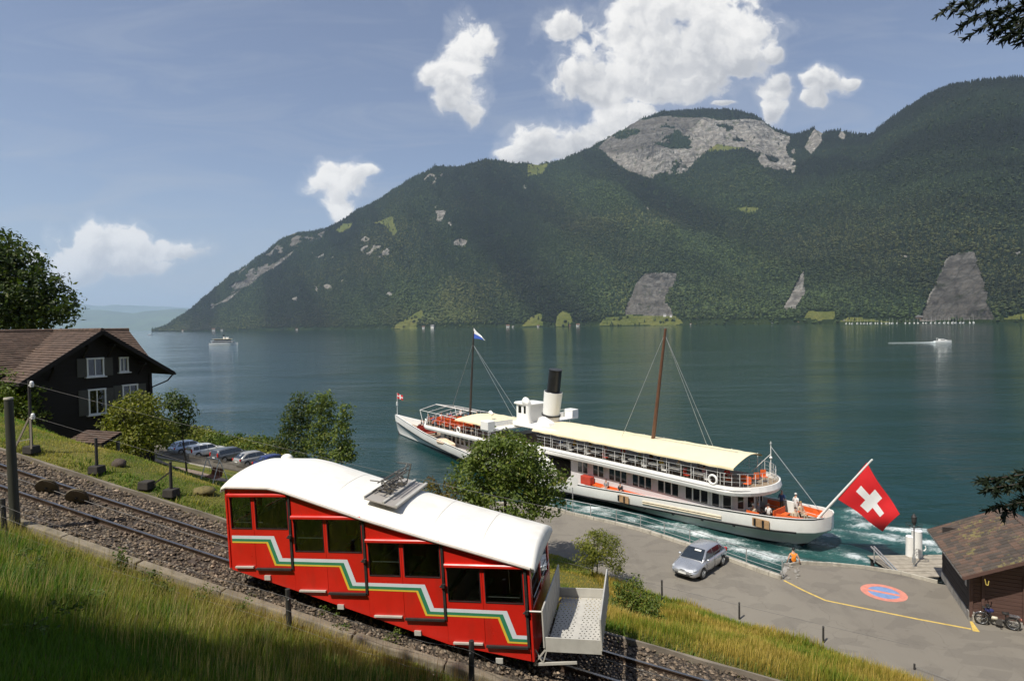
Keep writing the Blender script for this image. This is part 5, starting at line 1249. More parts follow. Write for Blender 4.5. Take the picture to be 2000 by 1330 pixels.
# saloon houses
def stadium(x0, x1, w, round_aft=0, round_fwd=0, n=10):
    pts = []
    if round_aft: pts += [(x0 + round_aft - round_aft * math.cos(a), w * math.sin(a)) for a in np.linspace(-PI / 2, PI / 2, n)]
    else: pts += [(x0, -w), (x0, w)]
    if round_fwd: pts += [(x1 - round_fwd + round_fwd * math.cos(a), w * math.sin(a)) for a in np.linspace(PI / 2, -PI / 2, n)]
    else: pts += [(x1, w), (x1, -w)]
    return pts
def prism_part(name, poly, z0, z1, mt, parent=ship, mtop=None, bev=0):
    mb = MB(); mb.prism(poly, z0, z1, 0, 1 if mtop else None); return mb.build(name, [mt, mtop] if mtop else mt, parent, bev=bev)
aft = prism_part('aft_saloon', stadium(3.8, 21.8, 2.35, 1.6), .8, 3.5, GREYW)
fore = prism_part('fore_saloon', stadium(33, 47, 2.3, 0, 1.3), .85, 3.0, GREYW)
# windows: dark panes, each set in a thin white frame
wm = MB(); wm.box((0, 0, 0), (.60, .03, 1.02)); wfm = MB()
for sx in (-.33, .33): wfm.box((sx, .01, 0), (.055, .05, 1.12))
for sz in (-.55, .55): wfm.box((0, .01, sz), (.71, .05, .06))
w0 = None
def window(par, x, y, z, rz, sc_=1.0):
    global w0, wf0
    if w0 is None:
        w0 = wm.build('window', DGLASS, par); wf0 = wfm.build('window_frame', SHIPW, w0); o = w0
    else:
        o = piece(w0, 'window', par, (0, 0, 0)); piece(wf0, 'window_frame', o, (0, 0, 0))
    o.location = (x, y, z); o.rotation_euler = (0, 0, rz); o.scale = (1, 1, sc_)
gx_ = [5.75, 6.75, 7.47, 8.19, 9.5, 10.22, 10.94, 12.25, 12.97, 13.69, 15.0, 15.72, 16.44, 17.75, 18.47, 19.8, 20.5]
for s in (1, -1):
    for x in gx_: window(aft, x, s * 2.365, 2.55, 0 if s > 0 else PI)
    for a in (20, 48, 76):
        aa = math.radians(a); window(aft, 5.4 - 1.6 * math.cos(PI / 2 - aa) * 1.0, s * 2.36 * math.sin(PI / 2 - aa), 2.55, s * math.atan2(1.6 * math.cos(PI/2 - aa) , 2.35 * math.sin(PI/2 - aa)) * 1.0 if s > 0 else PI - math.atan2(1.6 * math.cos(PI/2 - aa), 2.35 * math.sin(PI/2 - aa)))
    for k in range(12): window(fore, 34.2 + .95 * k, s * 2.315, 2.1, 0 if s > 0 else PI, .85)
# orange cushion bench along the aft saloon and its passengers' deck
mb = MB(); mb.box((13.2, 2.60, 1.22), (10.6, .40, .09)); mb.box((13.2, 2.42, 1.34), (10.6, .06, .16)); mb.build('side_bench', ORNG, ship)
mb = MB(); mb.box((19.2, 2.75, 1.55), (1.3, .55, .8)); mb.build('deck_locker', REDB, ship, bev=.03)
# decks above
ua = stadium(2.3, 33, 3.25, 2.6, 0, 16)
prism_part('upper_deck', ua, 3.5, 3.62, SHIPW, mtop=DECKM)
def fascia(name, poly, z0, z1, t=.08):
    n = len(poly); mb = MB(); cx = sum(p[0] for p in poly) / n; rg = []
    for k, (x, y) in enumerate(poly):
        d = Vector((x - (5.4 if x < 6 else min(max(x, 5), 45)), y)); d = d.normalized() if d.length > .1 else Vector((0, 1)); rg.append([(x, y, z0), (x + d.x * t, y + d.y * t, z0 + .06), (x + d.x * t * 2.2, y + d.y * t * 2.2, z0 + .30), (x + d.x * t, y + d.y * t, z1), (x - d.x * .03, y - d.y * .03, z1), (x - d.x * .03, y - d.y * .03, z0)])
    mb.loft(rg, sm=False); return mb.build(name, SHIPW, ship)
fascia('upper_deck_fascia', ua, 3.32, 4.02)
mb = MB(); mb.tube([(x + .20 * (1 if x > 4 else -.3), y * 1.062, 3.78) for x, y in ua], .018, 4); mb.build('gold_line', BLK, ship)
fa = stadium(30.5, 50.2, 3.35, 0, 2.8, 14)
prism_part('fore_upper_deck', fa, 3.0, 3.1, SHIPW, mtop=DECKM); fascia('fore_deck_fascia', fa, 2.84, 3.42)
# deck railings
def deck_rail(poly, z, hs, name, closed=False):
    mb = MB()
    for h in hs: mb.tube([(x, y, z + h) for x, y in poly], .022 if h == hs[0] else .014, 5)
    r = mb.build(name, STEEL, ship); acc = 0; pm_ = None
    for a, b in zip(poly[:-1], poly[1:]):
        L = math.dist(a, b); n = max(1, round(L / 1.15))
        for k in range(n):
            p = (a[0] + (b[0] - a[0]) * k / n, a[1] + (b[1] - a[1]) * k / n, z)
            if pm_ is None: m_ = MB(); m_.cone((0, 0, 0), (0, 0, hs[0]), .02, .02, 6); pm_ = m_.build('rail_post', SHIPW, r); pm_.location = p
            else: piece(pm_, 'rail_post', r, p)
inset = lambda poly, k: [(x + (.25 if x < 4.6 else 0) - (.25 if x > 47 else 0), y * k) for x, y in poly]
deck_rail(inset(ua, .95)[:-2] + [(22, 3.08)], 4.02, (1.02, .68, .36), 'upper_railing') if False else None
ar = inset(ua, .95); deck_rail([(24, -3.08)] + ar[:16] + [(26, 3.08)], 4.02, (.92, .6, .3), 'upper_railing')
fr_ = inset(fa, .94); deck_rail([(33, 3.15)] + [p for p in fr_ if p[0] > 31][:-1] + [(33, -3.15)], 3.42, (.85, .45), 'fore_railing')
# awnings on stanchions
def awning(name, x0, x1, wn, wf, ze, zr_, nx=24, scal=.06):
    mb = MB(); vs = []; xs = np.linspace(x0, x1, nx); ys = np.linspace(-1, 1, 13)
    for x in xs:
        sag = .03 * math.sin((x - x0) * 2 * PI / 2.4)
        for s in ys:
            w = wn if s > 0 else wf; x_ = x + (1.0 * (1 - s) * .5 * max(0, 1 - (x - x0) / 3) if name == 'aft_awning' else 0)
            vs.append((x_, s * w, ze + (zr_ - ze) * (1 - abs(s) ** 1.6) + sag * abs(s)))
    f = [(i * 13 + j, i * 13 + j + 1, (i + 1) * 13 + j + 1, (i + 1) * 13 + j) for i in range(nx - 1) for j in range(12)]
    n = len(vs); mb.add(vs + [(x, y, z - .02) for x, y, z in vs], f + [tuple(n + k for k in reversed(q)) for q in f], 0, True)
    edge = []
    for i in range(nx - 1):
        for j in (0, 12):
            a, b = vs[i * 13 + j], vs[(i + 1) * 13 + j]; m_ = ((a[0] + b[0]) / 2, (a[1] + b[1]) / 2, a[2] - .10); mb.add([a, b, (b[0], b[1], b[2] - .16), (a[0], a[1], a[2] - .16)], [(0, 1, 2, 3)])
    return mb.build(name, AWN, ship)
awning('aft_awning', 3.7, 26.6, 3.25, 2.75, 5.50, 5.95); awning('fore_awning', 31.4, 41.0, 3.3, 3.0, 4.95, 5.25, 12)
sm_ = MB(); sm_.cone((0, 0, 0), (0, 0, 1.52), .03, .03, 6); st0 = None
for s in (1, -1):
    for x in np.arange(5.2, 26, 2.35):
        p = (x, s * 2.98, 4.0)
        if st0 is None: st0 = sm_.build('awning_stanchion', SHIPW, ship); st0.location = p
        else: piece(st0, 'awning_stanchion', ship, p)
    for x in (32, 34.5, 37, 39.5): piece(st0, 'awning_stanchion', ship, (x, s * 3.05, 3.4))
mb = MB(); Lr = [(50.0, 2.7, 5.15), (47.5, 0, 5.75), (50.0, -2.7, 5.15)]
mb.tube([(49.6, 2.75, 3.5), (50.2, 2.8, 5.1), (50.6, 0, 5.55), (50.2, -2.8, 5.1), (49.6, -2.75, 3.5)], .04, 6); mb.tube([(50.6, 0, 5.55), (41, 0, 5.45)], .06, 6); mb.tube([(50.2, 2.8, 5.1), (41, 3.1, 5.0)], .03, 6); mb.tube([(50.2, -2.8, 5.1), (41, -2.9, 5.0)], .03, 6)
for x in (48, 46, 44, 42.6): mb.tube([(x, 2.9, 5.05), (x, 0, 5.5), (x, -2.8, 5.05)], .025, 5); mb.tube([(x, 2.95, 3.5), (x, 2.9, 5.05)], .025, 5); mb.tube([(x, -2.95, 3.5), (x, -2.8, 5.05)], .025, 5)
mb.build('awning_frame', SHIPW, ship)
# paddle boxes, bridge, wheelhouse, funnel
for s in (1, -1):
    pts = [(22.6, 1.0)] + [(27 + 4.4 * math.cos(a), 1.3 + 2.25 * math.sin(a)) for a in np.linspace(PI, 0, 15)] + [(31.4, 1.0)]
    mb = MB(); mb.extr([(x, s * 3.3, z) for x, z in pts], (0, s * 2.15, 0)); b_ = mb.build('paddle_box', SHIPW, ship, bev=.04)
    mb = MB(); mb.extr([(27 + 3.0 * math.cos(a), s * 5.46, 1.2 + 1.7 * math.sin(a)) for a in np.linspace(0, PI, 13)], (0, s * .04, 0)); mb.build('fan_board', BLK, b_)
mb = MB(); mb.prism([(22.6, -1.9), (31.6, -1.9), (31.6, 1.9), (29.9, 3.0), (24, 3.0), (22.6, 1.9)], 5.55, 5.68); mb.build('bridge_deck', SHIPW, ship)
for s in (1, -1):
    mb = MB(); mb.prism([(29.6, 2.0 * s), (31.0, 2.0 * s), (31.0, 6.6 * s), (29.6, 6.6 * s)][::s], 5.25, 5.37); wg = mb.build('bridge_wing', SHIPW, ship)
    mb = MB(); mb.box((30.3, 6.2 * s, 5.85), (1.35, 1.0, .96)); mb.build('wing_box', SHIPW, wg, bev=.06)
    mb = MB(); mb.tube([(31.0, 2.0 * s, 6.25), (31.0, 5.7 * s, 6.25)], .022, 5); mb.tube([(29.6, 2.0 * s, 6.25), (29.6, 5.7 * s, 6.25)], .022, 5); mb.tube([(31.0, 2.0 * s, 5.85), (31.0, 5.7 * s, 5.85)], .016, 5)
    for k in range(5): mb.cone((31.0, (2 + .92 * k) * s, 5.35), (31.0, (2 + .92 * k) * s, 6.25), .018, .018, 5)
    mb.extr([(31.02, 2.2 * s, 5.40), (31.02, 5.6 * s, 5.40), (31.02, 5.6 * s, 5.95), (31.02, 2.2 * s, 5.95)], (.015, 0, 0)); mb.build('wing_railing', SHIPW, wg)
    mb = MB(); mb.cone((30.3, 5.9 * s, 1.6), (30.3, 5.9 * s, 5.25), .05, .05, 8); mb.build('wing_pillar', SHIPW, wg)
wh = prism_part('wheelhouse', [(29.3, -1.25), (31.5, -1.25), (32.1, -.6), (32.1, .6), (31.5, 1.25), (29.3, 1.25)], 5.68, 7.55, SHIPW)
prism_part('wheelhouse_roof', [(29.0, -1.45), (31.7, -1.45), (32.4, -.7), (32.4, .7), (31.7, 1.45), (29.0, 1.45)], 7.55, 7.68, SHIPW, bev=.04)
for (x, y, rz, sx) in [(30.9, 1.262, 0, .8), (29.9, 1.262, 0, 1), (31.81, .94, math.radians(-47), .8), (32.11, 0, -PI / 2, 1.1), (31.81, -.94, math.radians(-133), .8), (30.9, -1.262, PI, .8), (29.9, -1.262, PI, .8)]:
    mb = MB(); mb.box((0, 0, 0), (.62 * sx, .03, .78)); w = mb.build('wheelhouse_window', DGLASS, wh); w.location = (x, y, 6.98); w.rotation_euler = (0, 0, rz)
mb = MB(); fb, ft = Vector((27.3, 0, 5.66)), Vector((26.35, 0, 11.5)); L_ = lambda t: fb.lerp(ft, t)
mb.cone(L_(0), L_(.16), .98, .95, 28); mb.build('funnel_base', GREYW, ship)
mb = MB(); mb.cone(L_(.16), L_(.185), 1.04, 1.04, 28); mb.build('funnel_band', BLK, ship)
mb = MB(); mb.cone(L_(.185), L_(.60), .92, 1.0, 28); mb.build('funnel_casing', SHIPW, ship)
mb = MB(); mb.cone(L_(.60), L_(1), .70, .70, 28); mb.cone(L_(1), L_(1.012), .73, .73, 28); mb.cone(L_(.595), L_(.61), .98, .9, 28); mb.build('funnel_top', BLK, ship)
mb = MB(); mb.extr([(25.2, 1.1, 5.68), (27.4, 1.1, 5.68), (26.9, 1.1, 6.6), (25.4, 1.1, 6.1)], (0, .9, 0)); mb.build('skylight', SHIPW, ship, bev=.03)
for x, y, h in ((28.9, 1.75, 2.1), (28.2, -1.3, 2.4)):
    mb = MB(); mb.cone((x, y, 5.66), (x, y, 5.66 + h), .30, .24, 14)
    mb.loft([[(x + a + r * math.sin(t) * math.cos(k_) * 0 + r * .0, y + r * math.cos(k_), 5.66 + h + b + r * math.sin(k_)) for k_ in np.linspace(0, 2 * PI, 13)[:-1]] for a, b, r, t in ((-.22, .0, .24, 0), (-.05, .16, .34, 0), (.25, .28, .44, 0), (.46, .30, .48, 0), (.48, .30, .40, 0))]); mb.build('ventilator_cowl', SHIPW, ship)
mb = MB(); mb.cone((36.2, 1.2, 5.2), (36.2, 1.2, 5.75), .05, .05, 8); mb.cone((36.0, 1.2, 5.85), (36.55, 1.2, 6.05), .17, .24, 12); mb.build('searchlight', SHIPW, ship)
# masts, stays, flagstaffs
def spar(name, a, b, r0, r1, mt):
    mb = MB(); mb.cone(a, b, r0, r1, 10); return mb.build(name, mt, ship)
spar('fore_mast', (42.6, 0, 3.1), (41.3, 0, 15.7), .17, .09, MASTD); spar('main_mast', (13.9, 0, 3.6), (12.1, 0, 15.9), .20, .11, MAST)
for nm, P in (('stays', [((41.5, 0, 14.2), (46.5, 0, 5.6)), ((41.5, 0, 14.0), (36.5, -2.2, 5.2)), ((41.5, 0, 14.0), (35.5, -2.6, 5.2)), ((12.2, 0, 15.4), (16.2, 1.2, 5.9)), ((12.2, 0, 15.4), (9.6, -2.4, 5.6)), ((12.2, 0, 15.4), (9.0, -2.4, 5.6)), ((3.4, -1.7, 6.5), (-.5, -1.2, 2.5)), ((5.2, 0, 6.0), (16.2, 0, 5.95))]),):
    for a, b in P: mb = MB(); mb.cone(a, b, .022, .022, 5); mb.build('stay', STEEL, ship)
mb = MB(); mb.cone((3.4, -1.7, 4.0), (3.4, -1.7, 6.9), .04, .03, 6); mb.cone((3.4, -1.85, 6.75), (3.4, -1.55, 6.75), .02, .02, 5); mb.sphere((3.4, -1.7, 5.6), .12, 8, 6); mb.tube([(3.4, -1.7, 5.9), (4.8, -1.3, 4.3)], .025, 5); mb.build('stern_light_mast', SHIPW, ship)
spar('bow_staff', (61.9, 0, 2.6), (61.8, 0, 6.3), .05, .03, SHIPW)
mb = MB(); mb.cone((61.9, 0, 4.3), (61.9, 0, 4.9), .13, .13, 10); mb.build('bow_light', SHIPW, ship)
spar('flagstaff', (-1.0, 0, 2.2), (-4.55, 0, 7.05), .10, .06, SHIPW)
# wooden fender boards let into the white side
for x in (14.0, 2.1):
    w = float(WD(x)) + .03; mb = MB(); mb.box((x, w, float(ZT(x)) - .52), (1.55, .07, .62)); f_ = mb.build('fender_board', TAN, ship, bev=.01)
    mb = MB(); [mb.box((x + d, w + .05, float(ZT(x)) - .52), (.16, .05, .5)) for d in (-.32, .32)]; mb.build('fender_block', BLK, f_)
mb = MB(); rg = [(x, float(WD(x)) + .05, float(ZT(x)) - .42 - .012 * (12 - x)) for x in np.linspace(5, 12, 9)]; mb.tube(rg, .06, 6); mb.tube([(a, b + .02, c_ - .16) for a, b, c_ in rg], .05, 6); mb.build('gangway_spar', mat('pale_timber', (.62, .54, .40), .7), ship)
for x in np.arange(4, 20, 2.6):
    mb = MB(); mb.box((x, float(WD(x)) + .04, float(ZT(x)) - 1.02), (.20, .08, .16)); mb.build('strake_bracket', BLK, ship)
# ---- furniture standing on the decks
def bench_mesh(L, mt):
    mb = MB(); mb.box((0, 0, .42), (L, .42, .05)); mb.box((0, -.20, .68), (L, .05, .42))
    for x in (-L / 2 + .1, L / 2 - .1): mb.box((x, 0, .2), (.06, .40, .40)); mb.box((x, -.20, .55), (.06, .06, .5))
    return mb
def table_mesh(a, b, n_leg=4):
    top = MB(); top.box((0, 0, .74), (a, b, .05)); leg = MB(); leg.cone((0, 0, 0), (0, 0, .72), .03, .03, 6); return top, leg
def place(o, x, y, z, rz=0): o.location = sw(x, y, z); o.rotation_euler = (0, 0, SRZ + rz)
bp = {}
def bench(x, y, z, rz, mt, label, L=2.0, group='benches on the steamer'):
    key = (mt.name, L)
    if key not in bp:
        t = thing('bench', label, 'bench', (0, 0, 0), 0, group); m1 = MB(); m1.box((0, 0, .43), (L, .44, .05)); m1.build('seat', mt, t); m1 = MB(); m1.box((0, -.22, .70), (L, .05, .40)); m1.build('backrest', mt, t)
        for sx in (-L / 2 + .12, L / 2 - .12): m1 = MB(); m1.box((sx, 0, .2), (.06, .40, .40)); m1.build('leg', DSTEEL, t)
        bp[key] = t
    else: t = dup(bp[key], label=label)
    place(t, x, y, z, rz); return t
dz0 = lambda x: float(ZT(x)) - .82
bench(.35, 1.35, dz0(.3), PI / 2 * .15 + PI, ORNG, 'orange slatted bench on the near side of the stern deck', 1.8)
bench(.2, -1.25, dz0(.3), -.1, ORNG, 'orange bench along the far bulwark at the stern', 1.8)
bench(1.6, .1, dz0(1.6), PI / 2, ORNG, 'orange bench across the middle of the stern deck', 1.8)
bench(2.9, 1.75, dz0(2.9), PI, ORNG, 'short orange bench behind the saloon by the near bulwark', 1.0)
bench(3.3, -1.7, dz0(3.3), 0, ORNG, 'short orange bench behind the saloon by the far bulwark', 1.0)
for k, (x, y, lb) in enumerate([(53.6, .15, 'red bench nearest to the bow'), (52.2, .55, 'second red bench from the bow'), (50.9, .9, 'third red bench on the foredeck beside the saloon front')]): bench(x, y, dz0(x), PI / 2, REDB, lb, 2.2)
tp_ = {}
def table(x, y, z, mt, label, a=1.7, b=.75, group='tables on the steamer', rz=0):
    key = mt.name
    if key not in tp_:
        t = thing('table', label, 'table', (0, 0, 0), 0, group); m1 = MB(); m1.box((0, 0, .74), (a, b, .05)); m1.build('table_top', mt, t)
        for sx in (-a * .36, a * .36): m1 = MB(); m1.cone((sx, 0, 0), (sx, 0, .72), .035, .035, 6); m1.box((sx, 0, .02), (.08, b * .7, .04)); m1.build('leg', STEEL, t)
        tp_[key] = t
    else: t = dup(tp_[key], label=label)
    place(t, x, y, z, rz); return t
rows = [(49.0, 'front'), (47.2, 'second'), (45.4, 'third'), (43.6, 'fourth'), (41.6, 'rear')]
for i, (x, nm) in enumerate(rows):
    for y, side in ((1.75, 'near'), (0, 'middle'), (-1.75, 'far')):
        if i == 0 and y: y *= .8
        table(x, y, 3.1, ORNG, f'orange table in the {nm} row of the open fore deck on the {side} side', 1.5, .8)
        for d in (-.72, .72):
            bench(x + d, y, 3.1, PI / 2 if d < 0 else -PI / 2, ORNG, f'orange bench {"behind" if d < 0 else "ahead of"} the {nm} row {side} table on the fore deck', 1.1)
for k, x in enumerate((7.2, 9.4, 11.5, 13.7, 15.9, 18.2, 20.4, 22.6)):
    table(x, 2.35, 3.62, SHIPW, ['first white table from the stern under the cream awning','second white table from the stern under the awning','third white table from the stern under the awning','fourth white table under the awning below the main mast','fifth white table from the stern under the awning','sixth white table from the stern under the awning','seventh white table from the stern under the awning','white table nearest to the funnel under the awning'][k], 1.1, .75)
chp = None
def chair(x, y, z, rz, mt, label):
    global chp
    if chp is None:
        t = thing('chair', label, 'chair', (0, 0, 0), 0, 'chairs on the steamer'); m1 = MB(); m1.box((0, 0, .44), (.44, .44, .04)); m1.build('seat', SHIPW, t); m1 = MB(); m1.box((0, -.21, .72), (.44, .035, .48)); m1.build('backrest', SHIPW, t)
        for sx in (-.19, .19):
            for sy in (-.19, .19): m1 = MB(); m1.cone((sx, sy, 0), (sx, sy, .43), .018, .018, 5); m1.build('leg', STEEL, t)
        chp = t
    else: t = dup(chp, label=label, swap=None if mt is SHIPW else {'ship_white': mt.name})
    place(t, x, y, z, rz)
for k, x in enumerate((6.3, 8.2, 10.4, 12.5, 14.7, 17.0, 19.2, 21.5)):
    c_ = (SHIPW, REDB, SHIPW, SHIPW, SHIPW, REDB, SHIPW, SHIPW)[k]
    chair(x, 2.55, 3.62, PI / 2, c_, f'{"red" if c_ is REDB else "white"} chair by the near rail under the awning, {["first","second","third","fourth","fifth","sixth","seventh","eighth"][k]} from the stern')
for k, (x, y) in enumerate(((4.2, .8), (4.0, -.4), (5.2, 1.4), (3.6, 1.5), (3.8, -1.4))): chair(x, y, 3.62, PI + k, ORNG, ['orange chair in the rounded aft end of the upper deck, near side','orange chair in the rounded aft end of the upper deck, middle','orange chair beside the lifebuoy on the upper deck','orange chair tight against the curved aft rail','orange chair at the far side of the curved aft rail'][k])
lbm = None
for (x, y, z, rz, lb) in [(5.4, 3.30, 4.35, 0, 'white lifebuoy hung on the upper railing near the stern'), (48.3, 3.05, 3.75, -.35, 'white lifebuoy hung on the foremost railing'), (40.2, 3.33, 3.75, 0, 'white lifebuoy hung on the fore railing beside the wheelhouse wing')]:
    mb = MB(); vs = []; fs = []
    tor(mb, (0, 0, 0), .34, .09, 24, 8); o = mb.build('lifebuoy', SHIPW, label=lb, cat='lifebuoy', group='lifebuoys on the steamer'); place(o, x, y, z, rz)
mb = MB(); mb.loft([[(x, y * w, z) for y, z in ((-1, .35), (-.75, .05), (0, -.05), (.75, .05), (1, .35))] + [(x, 0, .35 + c_)] for x, w, c_ in ((-2.2, .08, .1), (-1.4, .5, .3), (0, .65, .5), (1.4, .5, .3), (2.2, .08, .1))], sm=False); o = mb.build('rowing_boat', mat('cream_canvas', (.66, .50, .36), .8), label='small covered dinghy with a cream canvas on the near side deck', cat='dinghy'); place(o, 43.6, 3.0, 1.35)
o['kind'] = 'thing'
# ---- passengers
def onship(x, y, z, rz, pose, *a, **k): person(sw(x, y, z), SRZ + rz, pose, *a, **k)
G1 = 'passengers on the paddle steamer'
onship(2.7, -2.05, dz0(2.6), -PI / 2, 'stand', 'blue', 'brown', 'grey', 'man in pale blue shirt and brown trousers standing at the far stern bulwark', G1)
onship(1.45, -1.75, dz0(1.5), -PI / 2 - .3, 'stand', 'white', 'white', 'white', 'white-haired person in white standing at the far stern bulwark', G1)
onship(.75, -1.15, dz0(.7) - .02, PI * .9, 'sit', 'beige', 'beige', 'fair', 'person in beige seated on the far orange stern bench', G1)
onship(2.3, .75, dz0(2.3), -PI / 2, 'sit', 'white', 'dark', 'brown', 'person in white shirt and black trousers seated mid stern deck', G1)
onship(.25, .75, dz0(.3), PI * .8, 'sit', 'beige', 'white', 'brown', 'brown-haired person seated nearest to the flagstaff', G1)
onship(3.1, 1.5, dz0(3.1), -PI / 2, 'sit', 'beige', 'beige', 'white', 'person in cream clothes on the short bench behind the saloon', G1)
onship(3.2, .6, dz0(3.2), PI, 'sit', 'grey', 'dark', 'grey', 'person in grey with grey hair close behind the saloon', G1)
onship(16.9, 2.7, .74, PI / 2, 'sit', 'grey', 'white', 'brown', 'person in white trousers seated on the side bench', G1)
onship(15.2, 2.7, .74, PI / 2, 'sit', 'black', 'blue', 'black', 'person in black seated on the side bench', G1)
SC = [('white','white shirt'),('red','red shirt'),('blue','blue shirt'),('grey','grey shirt'),('black','black shirt'),('yellow','yellow shirt'),('pink','pink shirt'),('green','green shirt')]
HC = [('brown','brown-haired'),('grey','grey-haired'),('black','black-haired'),('white','white-haired'),('fair','fair-haired')]
used = set(); k = 0
places = [(x + d, y, 3.12, (0 if d < 0 else PI), f'{nm} row of the fore deck, {sd} side') for (x, nm) in rows for (y, sd) in ((1.9, 'near'), (-.2, 'middle'), (-1.9, 'far')) for d in (-.70, .70)]
random.shuffle(places)
for x, y, z, rz, wh_ in places[:20]:
    s_, h_ = SC[k % 8], HC[(k * 3 + k // 8) % 5]; k += 1
    onship(x, y + random.uniform(-.2, .2), z, rz, 'sit', s_[0], random.choice(list(TR)), h_[0], f'{h_[1]} passenger in {s_[1]}, {wh_}' + (' facing forward' if rz == 0 else ' facing aft'), G1)
for i, x in enumerate((48.4, 46.2, 44.6)): onship(x, -2.6, 3.1, 2.0 + i, 'stand', ('white', 'blue', 'white')[i], 'dark', ('brown', 'black', 'fair')[i], ['passenger in white standing at the far fore railing, foremost','passenger in blue standing at the far fore railing','fair-haired passenger in white standing at the far fore railing'][i], G1)
for i, x in enumerate((55.6, 54.9)): onship(x, -.5, dz0(x), 1 + i, 'sit', ('black', 'grey')[i], 'dark', ('black', 'brown')[i], ['dark-clothed passenger seated closest to the bow','grey-clothed passenger seated just behind the bow'][i], G1)
ords = ['first','second','third','fourth','fifth','sixth','seventh','eighth','ninth','tenth','eleventh','twelfth','thirteenth','fourteenth']
for i, x in enumerate(np.linspace(5.6, 23.5, 14)):
    s_, h_ = SC[(i * 5 + 1) % 8], HC[(i * 2) % 5]
    onship(x, (1.5, 2.1, .6)[i % 3] - (.5 if x < 6 else 0), 3.62, (PI / 2, 0, PI, -PI / 2)[i % 4], 'sit', s_[0], random.choice(list(TR)), h_[0], f'{h_[1]} passenger in {s_[1]}, {ords[i]} from the stern under the long awning', G1)
pq = on_z(1551, 1104, ZQ); person((pq[0], pq[1] + .05, ZQ + .12 - .42), math.radians(75), 'edge', 'orange', 'dark', 'black', 'dark-haired person in an orange shirt sitting on the quay edge facing the water')

# ---- flags
FR, FWH, FBL = mat('flag_red', (.62, .012, .016), .7, var=.05, vs=2), mat('flag_white', (.80, .79, .77), .7, var=.03), mat('flag_blue', (.05, .12, .50), .7)
def flag_grid(name, corners, n, mats, mfun, label, wave=.16, cat='flag', wob=1.0):
    """cloth between hoist a-b and fly d-c, waved sideways"""
    a, b, c_, d = (Vector(p) for p in corners); nrm = (b - a).cross(d - a).normalized(); V = []; F = []; MI = []
    for i in range(n + 1):
        for j in range(n + 1):
            s, t = i / n, j / n; p = (a * (1 - s) + d * s) * (1 - t) + (b * (1 - s) + c_ * s) * t
            w = wave * s * (math.sin(s * 7.5 + t * 2.2) * .7 + .5 * math.sin(s * 3 - t * 4 + 1))
            p = p + nrm * w; p.z -= .10 * wob * math.sin(PI * s) * (1 - t * 1.6); V.append(p)
    for i in range(n):
        for j in range(n): F.append((i * (n + 1) + j, (i + 1) * (n + 1) + j, (i + 1) * (n + 1) + j + 1, i * (n + 1) + j + 1)); MI.append(mfun((i + .5) / n, (j + .5) / n))
    o = np_mesh(name, np.array(V) - np.array(a), np.array(F), mats, smooth=True, mi=MI, label=label, cat=cat); o.location = a
    return o
def cross(s, t):
    s, t = s * 32, t * 32; return 1 if (13 < s < 19 and 6 < t < 26) or (13 < t < 19 and 6 < s < 26) else 0
ln_ = np.array([-math.cos(TH), -math.sin(TH), 0])
fp = [on_plane(x, y, np.array(SO), ln_) for x, y in [(1693, 903), (1634, 973), (1720, 1040), (1764, 1000)]]
fp[2] = fp[2] - ln_ * .3; fp[3] = fp[3] + ln_ * .5
flag_grid('swiss_flag', fp, 32, [FR, FWH], cross, 'large red flag with a white cross flying from the steamer stern', .22)
flag_grid('pennant', [sw(41.28, 0, 16.1), sw(41.34, 0, 14.75), sw(39.6, -.55, 14.5), sw(40.2, -.4, 15.1)], 10, [FWH, FBL], lambda s, t: 1 if t > .45 and s < .9 else 0, 'small white and blue flag at the top of the fore mast', .08)
flag_grid('bow_flag', [sw(61.8, 0, 6.3), sw(61.8, 0, 5.4), sw(60.9, -.5, 5.1), sw(60.9, -.5, 5.9)], 10, [FR, FWH], lambda s, t: 1 if (.4 < s < .6 or .4 < t < .6) else 0, 'little red and white flag on the bow staff', .05)

# ================================================================== DISTANT BOATS AND FAR SHORE
def hull_mb(L, B, H, mb=None, m=0):
    mb = mb or MB(); rg = []
    for t in np.linspace(0, 1, 9):
        w = B / 2 * (1 - max(0, (t - .45) / .55) ** 2.2) * (.8 + .2 * min(1, t * 4)); z = H * (1 + .35 * t * t); x = -L / 2 + L * t
        rg.append([(x, w + .001, z), (x, w * .85, -.2), (x, -w * .85, -.2), (x, -w - .001, z)])
    mb.loft(rg, m, sm=False); return mb
q = on_z(437, 673.5, 0); fs_ = thing('distant_steamer', 'small white steamer with a dark funnel far out on the lake', 'steamer', (q[0], q[1], 0), math.radians(12))
hull_mb(27, 5.5, 1.9).build('hull', HULLW, fs_)
mb = MB(); mb.box((-1, 0, 3.0), (20, 4.8, 1.6)); mb.build('lower_saloon', GREYW, fs_); mb = MB(); mb.box((-1, 0, 3.0), (18, 4.86, .8)); mb.build('window_band', DGLASS, fs_)
mb = MB(); mb.box((-1, 0, 3.95), (22, 5.4, .25)); mb.build('upper_deck', HULLW, fs_); mb = MB(); mb.box((-1, 0, 5.0), (15, 4.6, 1.5)); mb.build('upper_saloon', DGLASS, fs_); mb = MB(); mb.box((-1, 0, 5.9), (19, 5.2, .2)); mb.build('awning', AWN, fs_)
mb = MB(); mb.box((3.5, 0, 6.9), (2.6, 2.6, 1.8)); mb.build('wheelhouse', SHIPW, fs_); mb = MB(); mb.cone((.5, 0, 6), (.2, 0, 8.2), .75, .7, 12); mb.build('funnel', SHIPW, fs_); mb = MB(); mb.cone((.2, 0, 8.2), (.05, 0, 10.2), .7, .7, 12); mb.build('funnel_top', BLK, fs_); mb = MB(); mb.cone((8, 0, 5), (7.4, 0, 11), .09, .06, 6); mb.build('mast', MASTD, fs_)
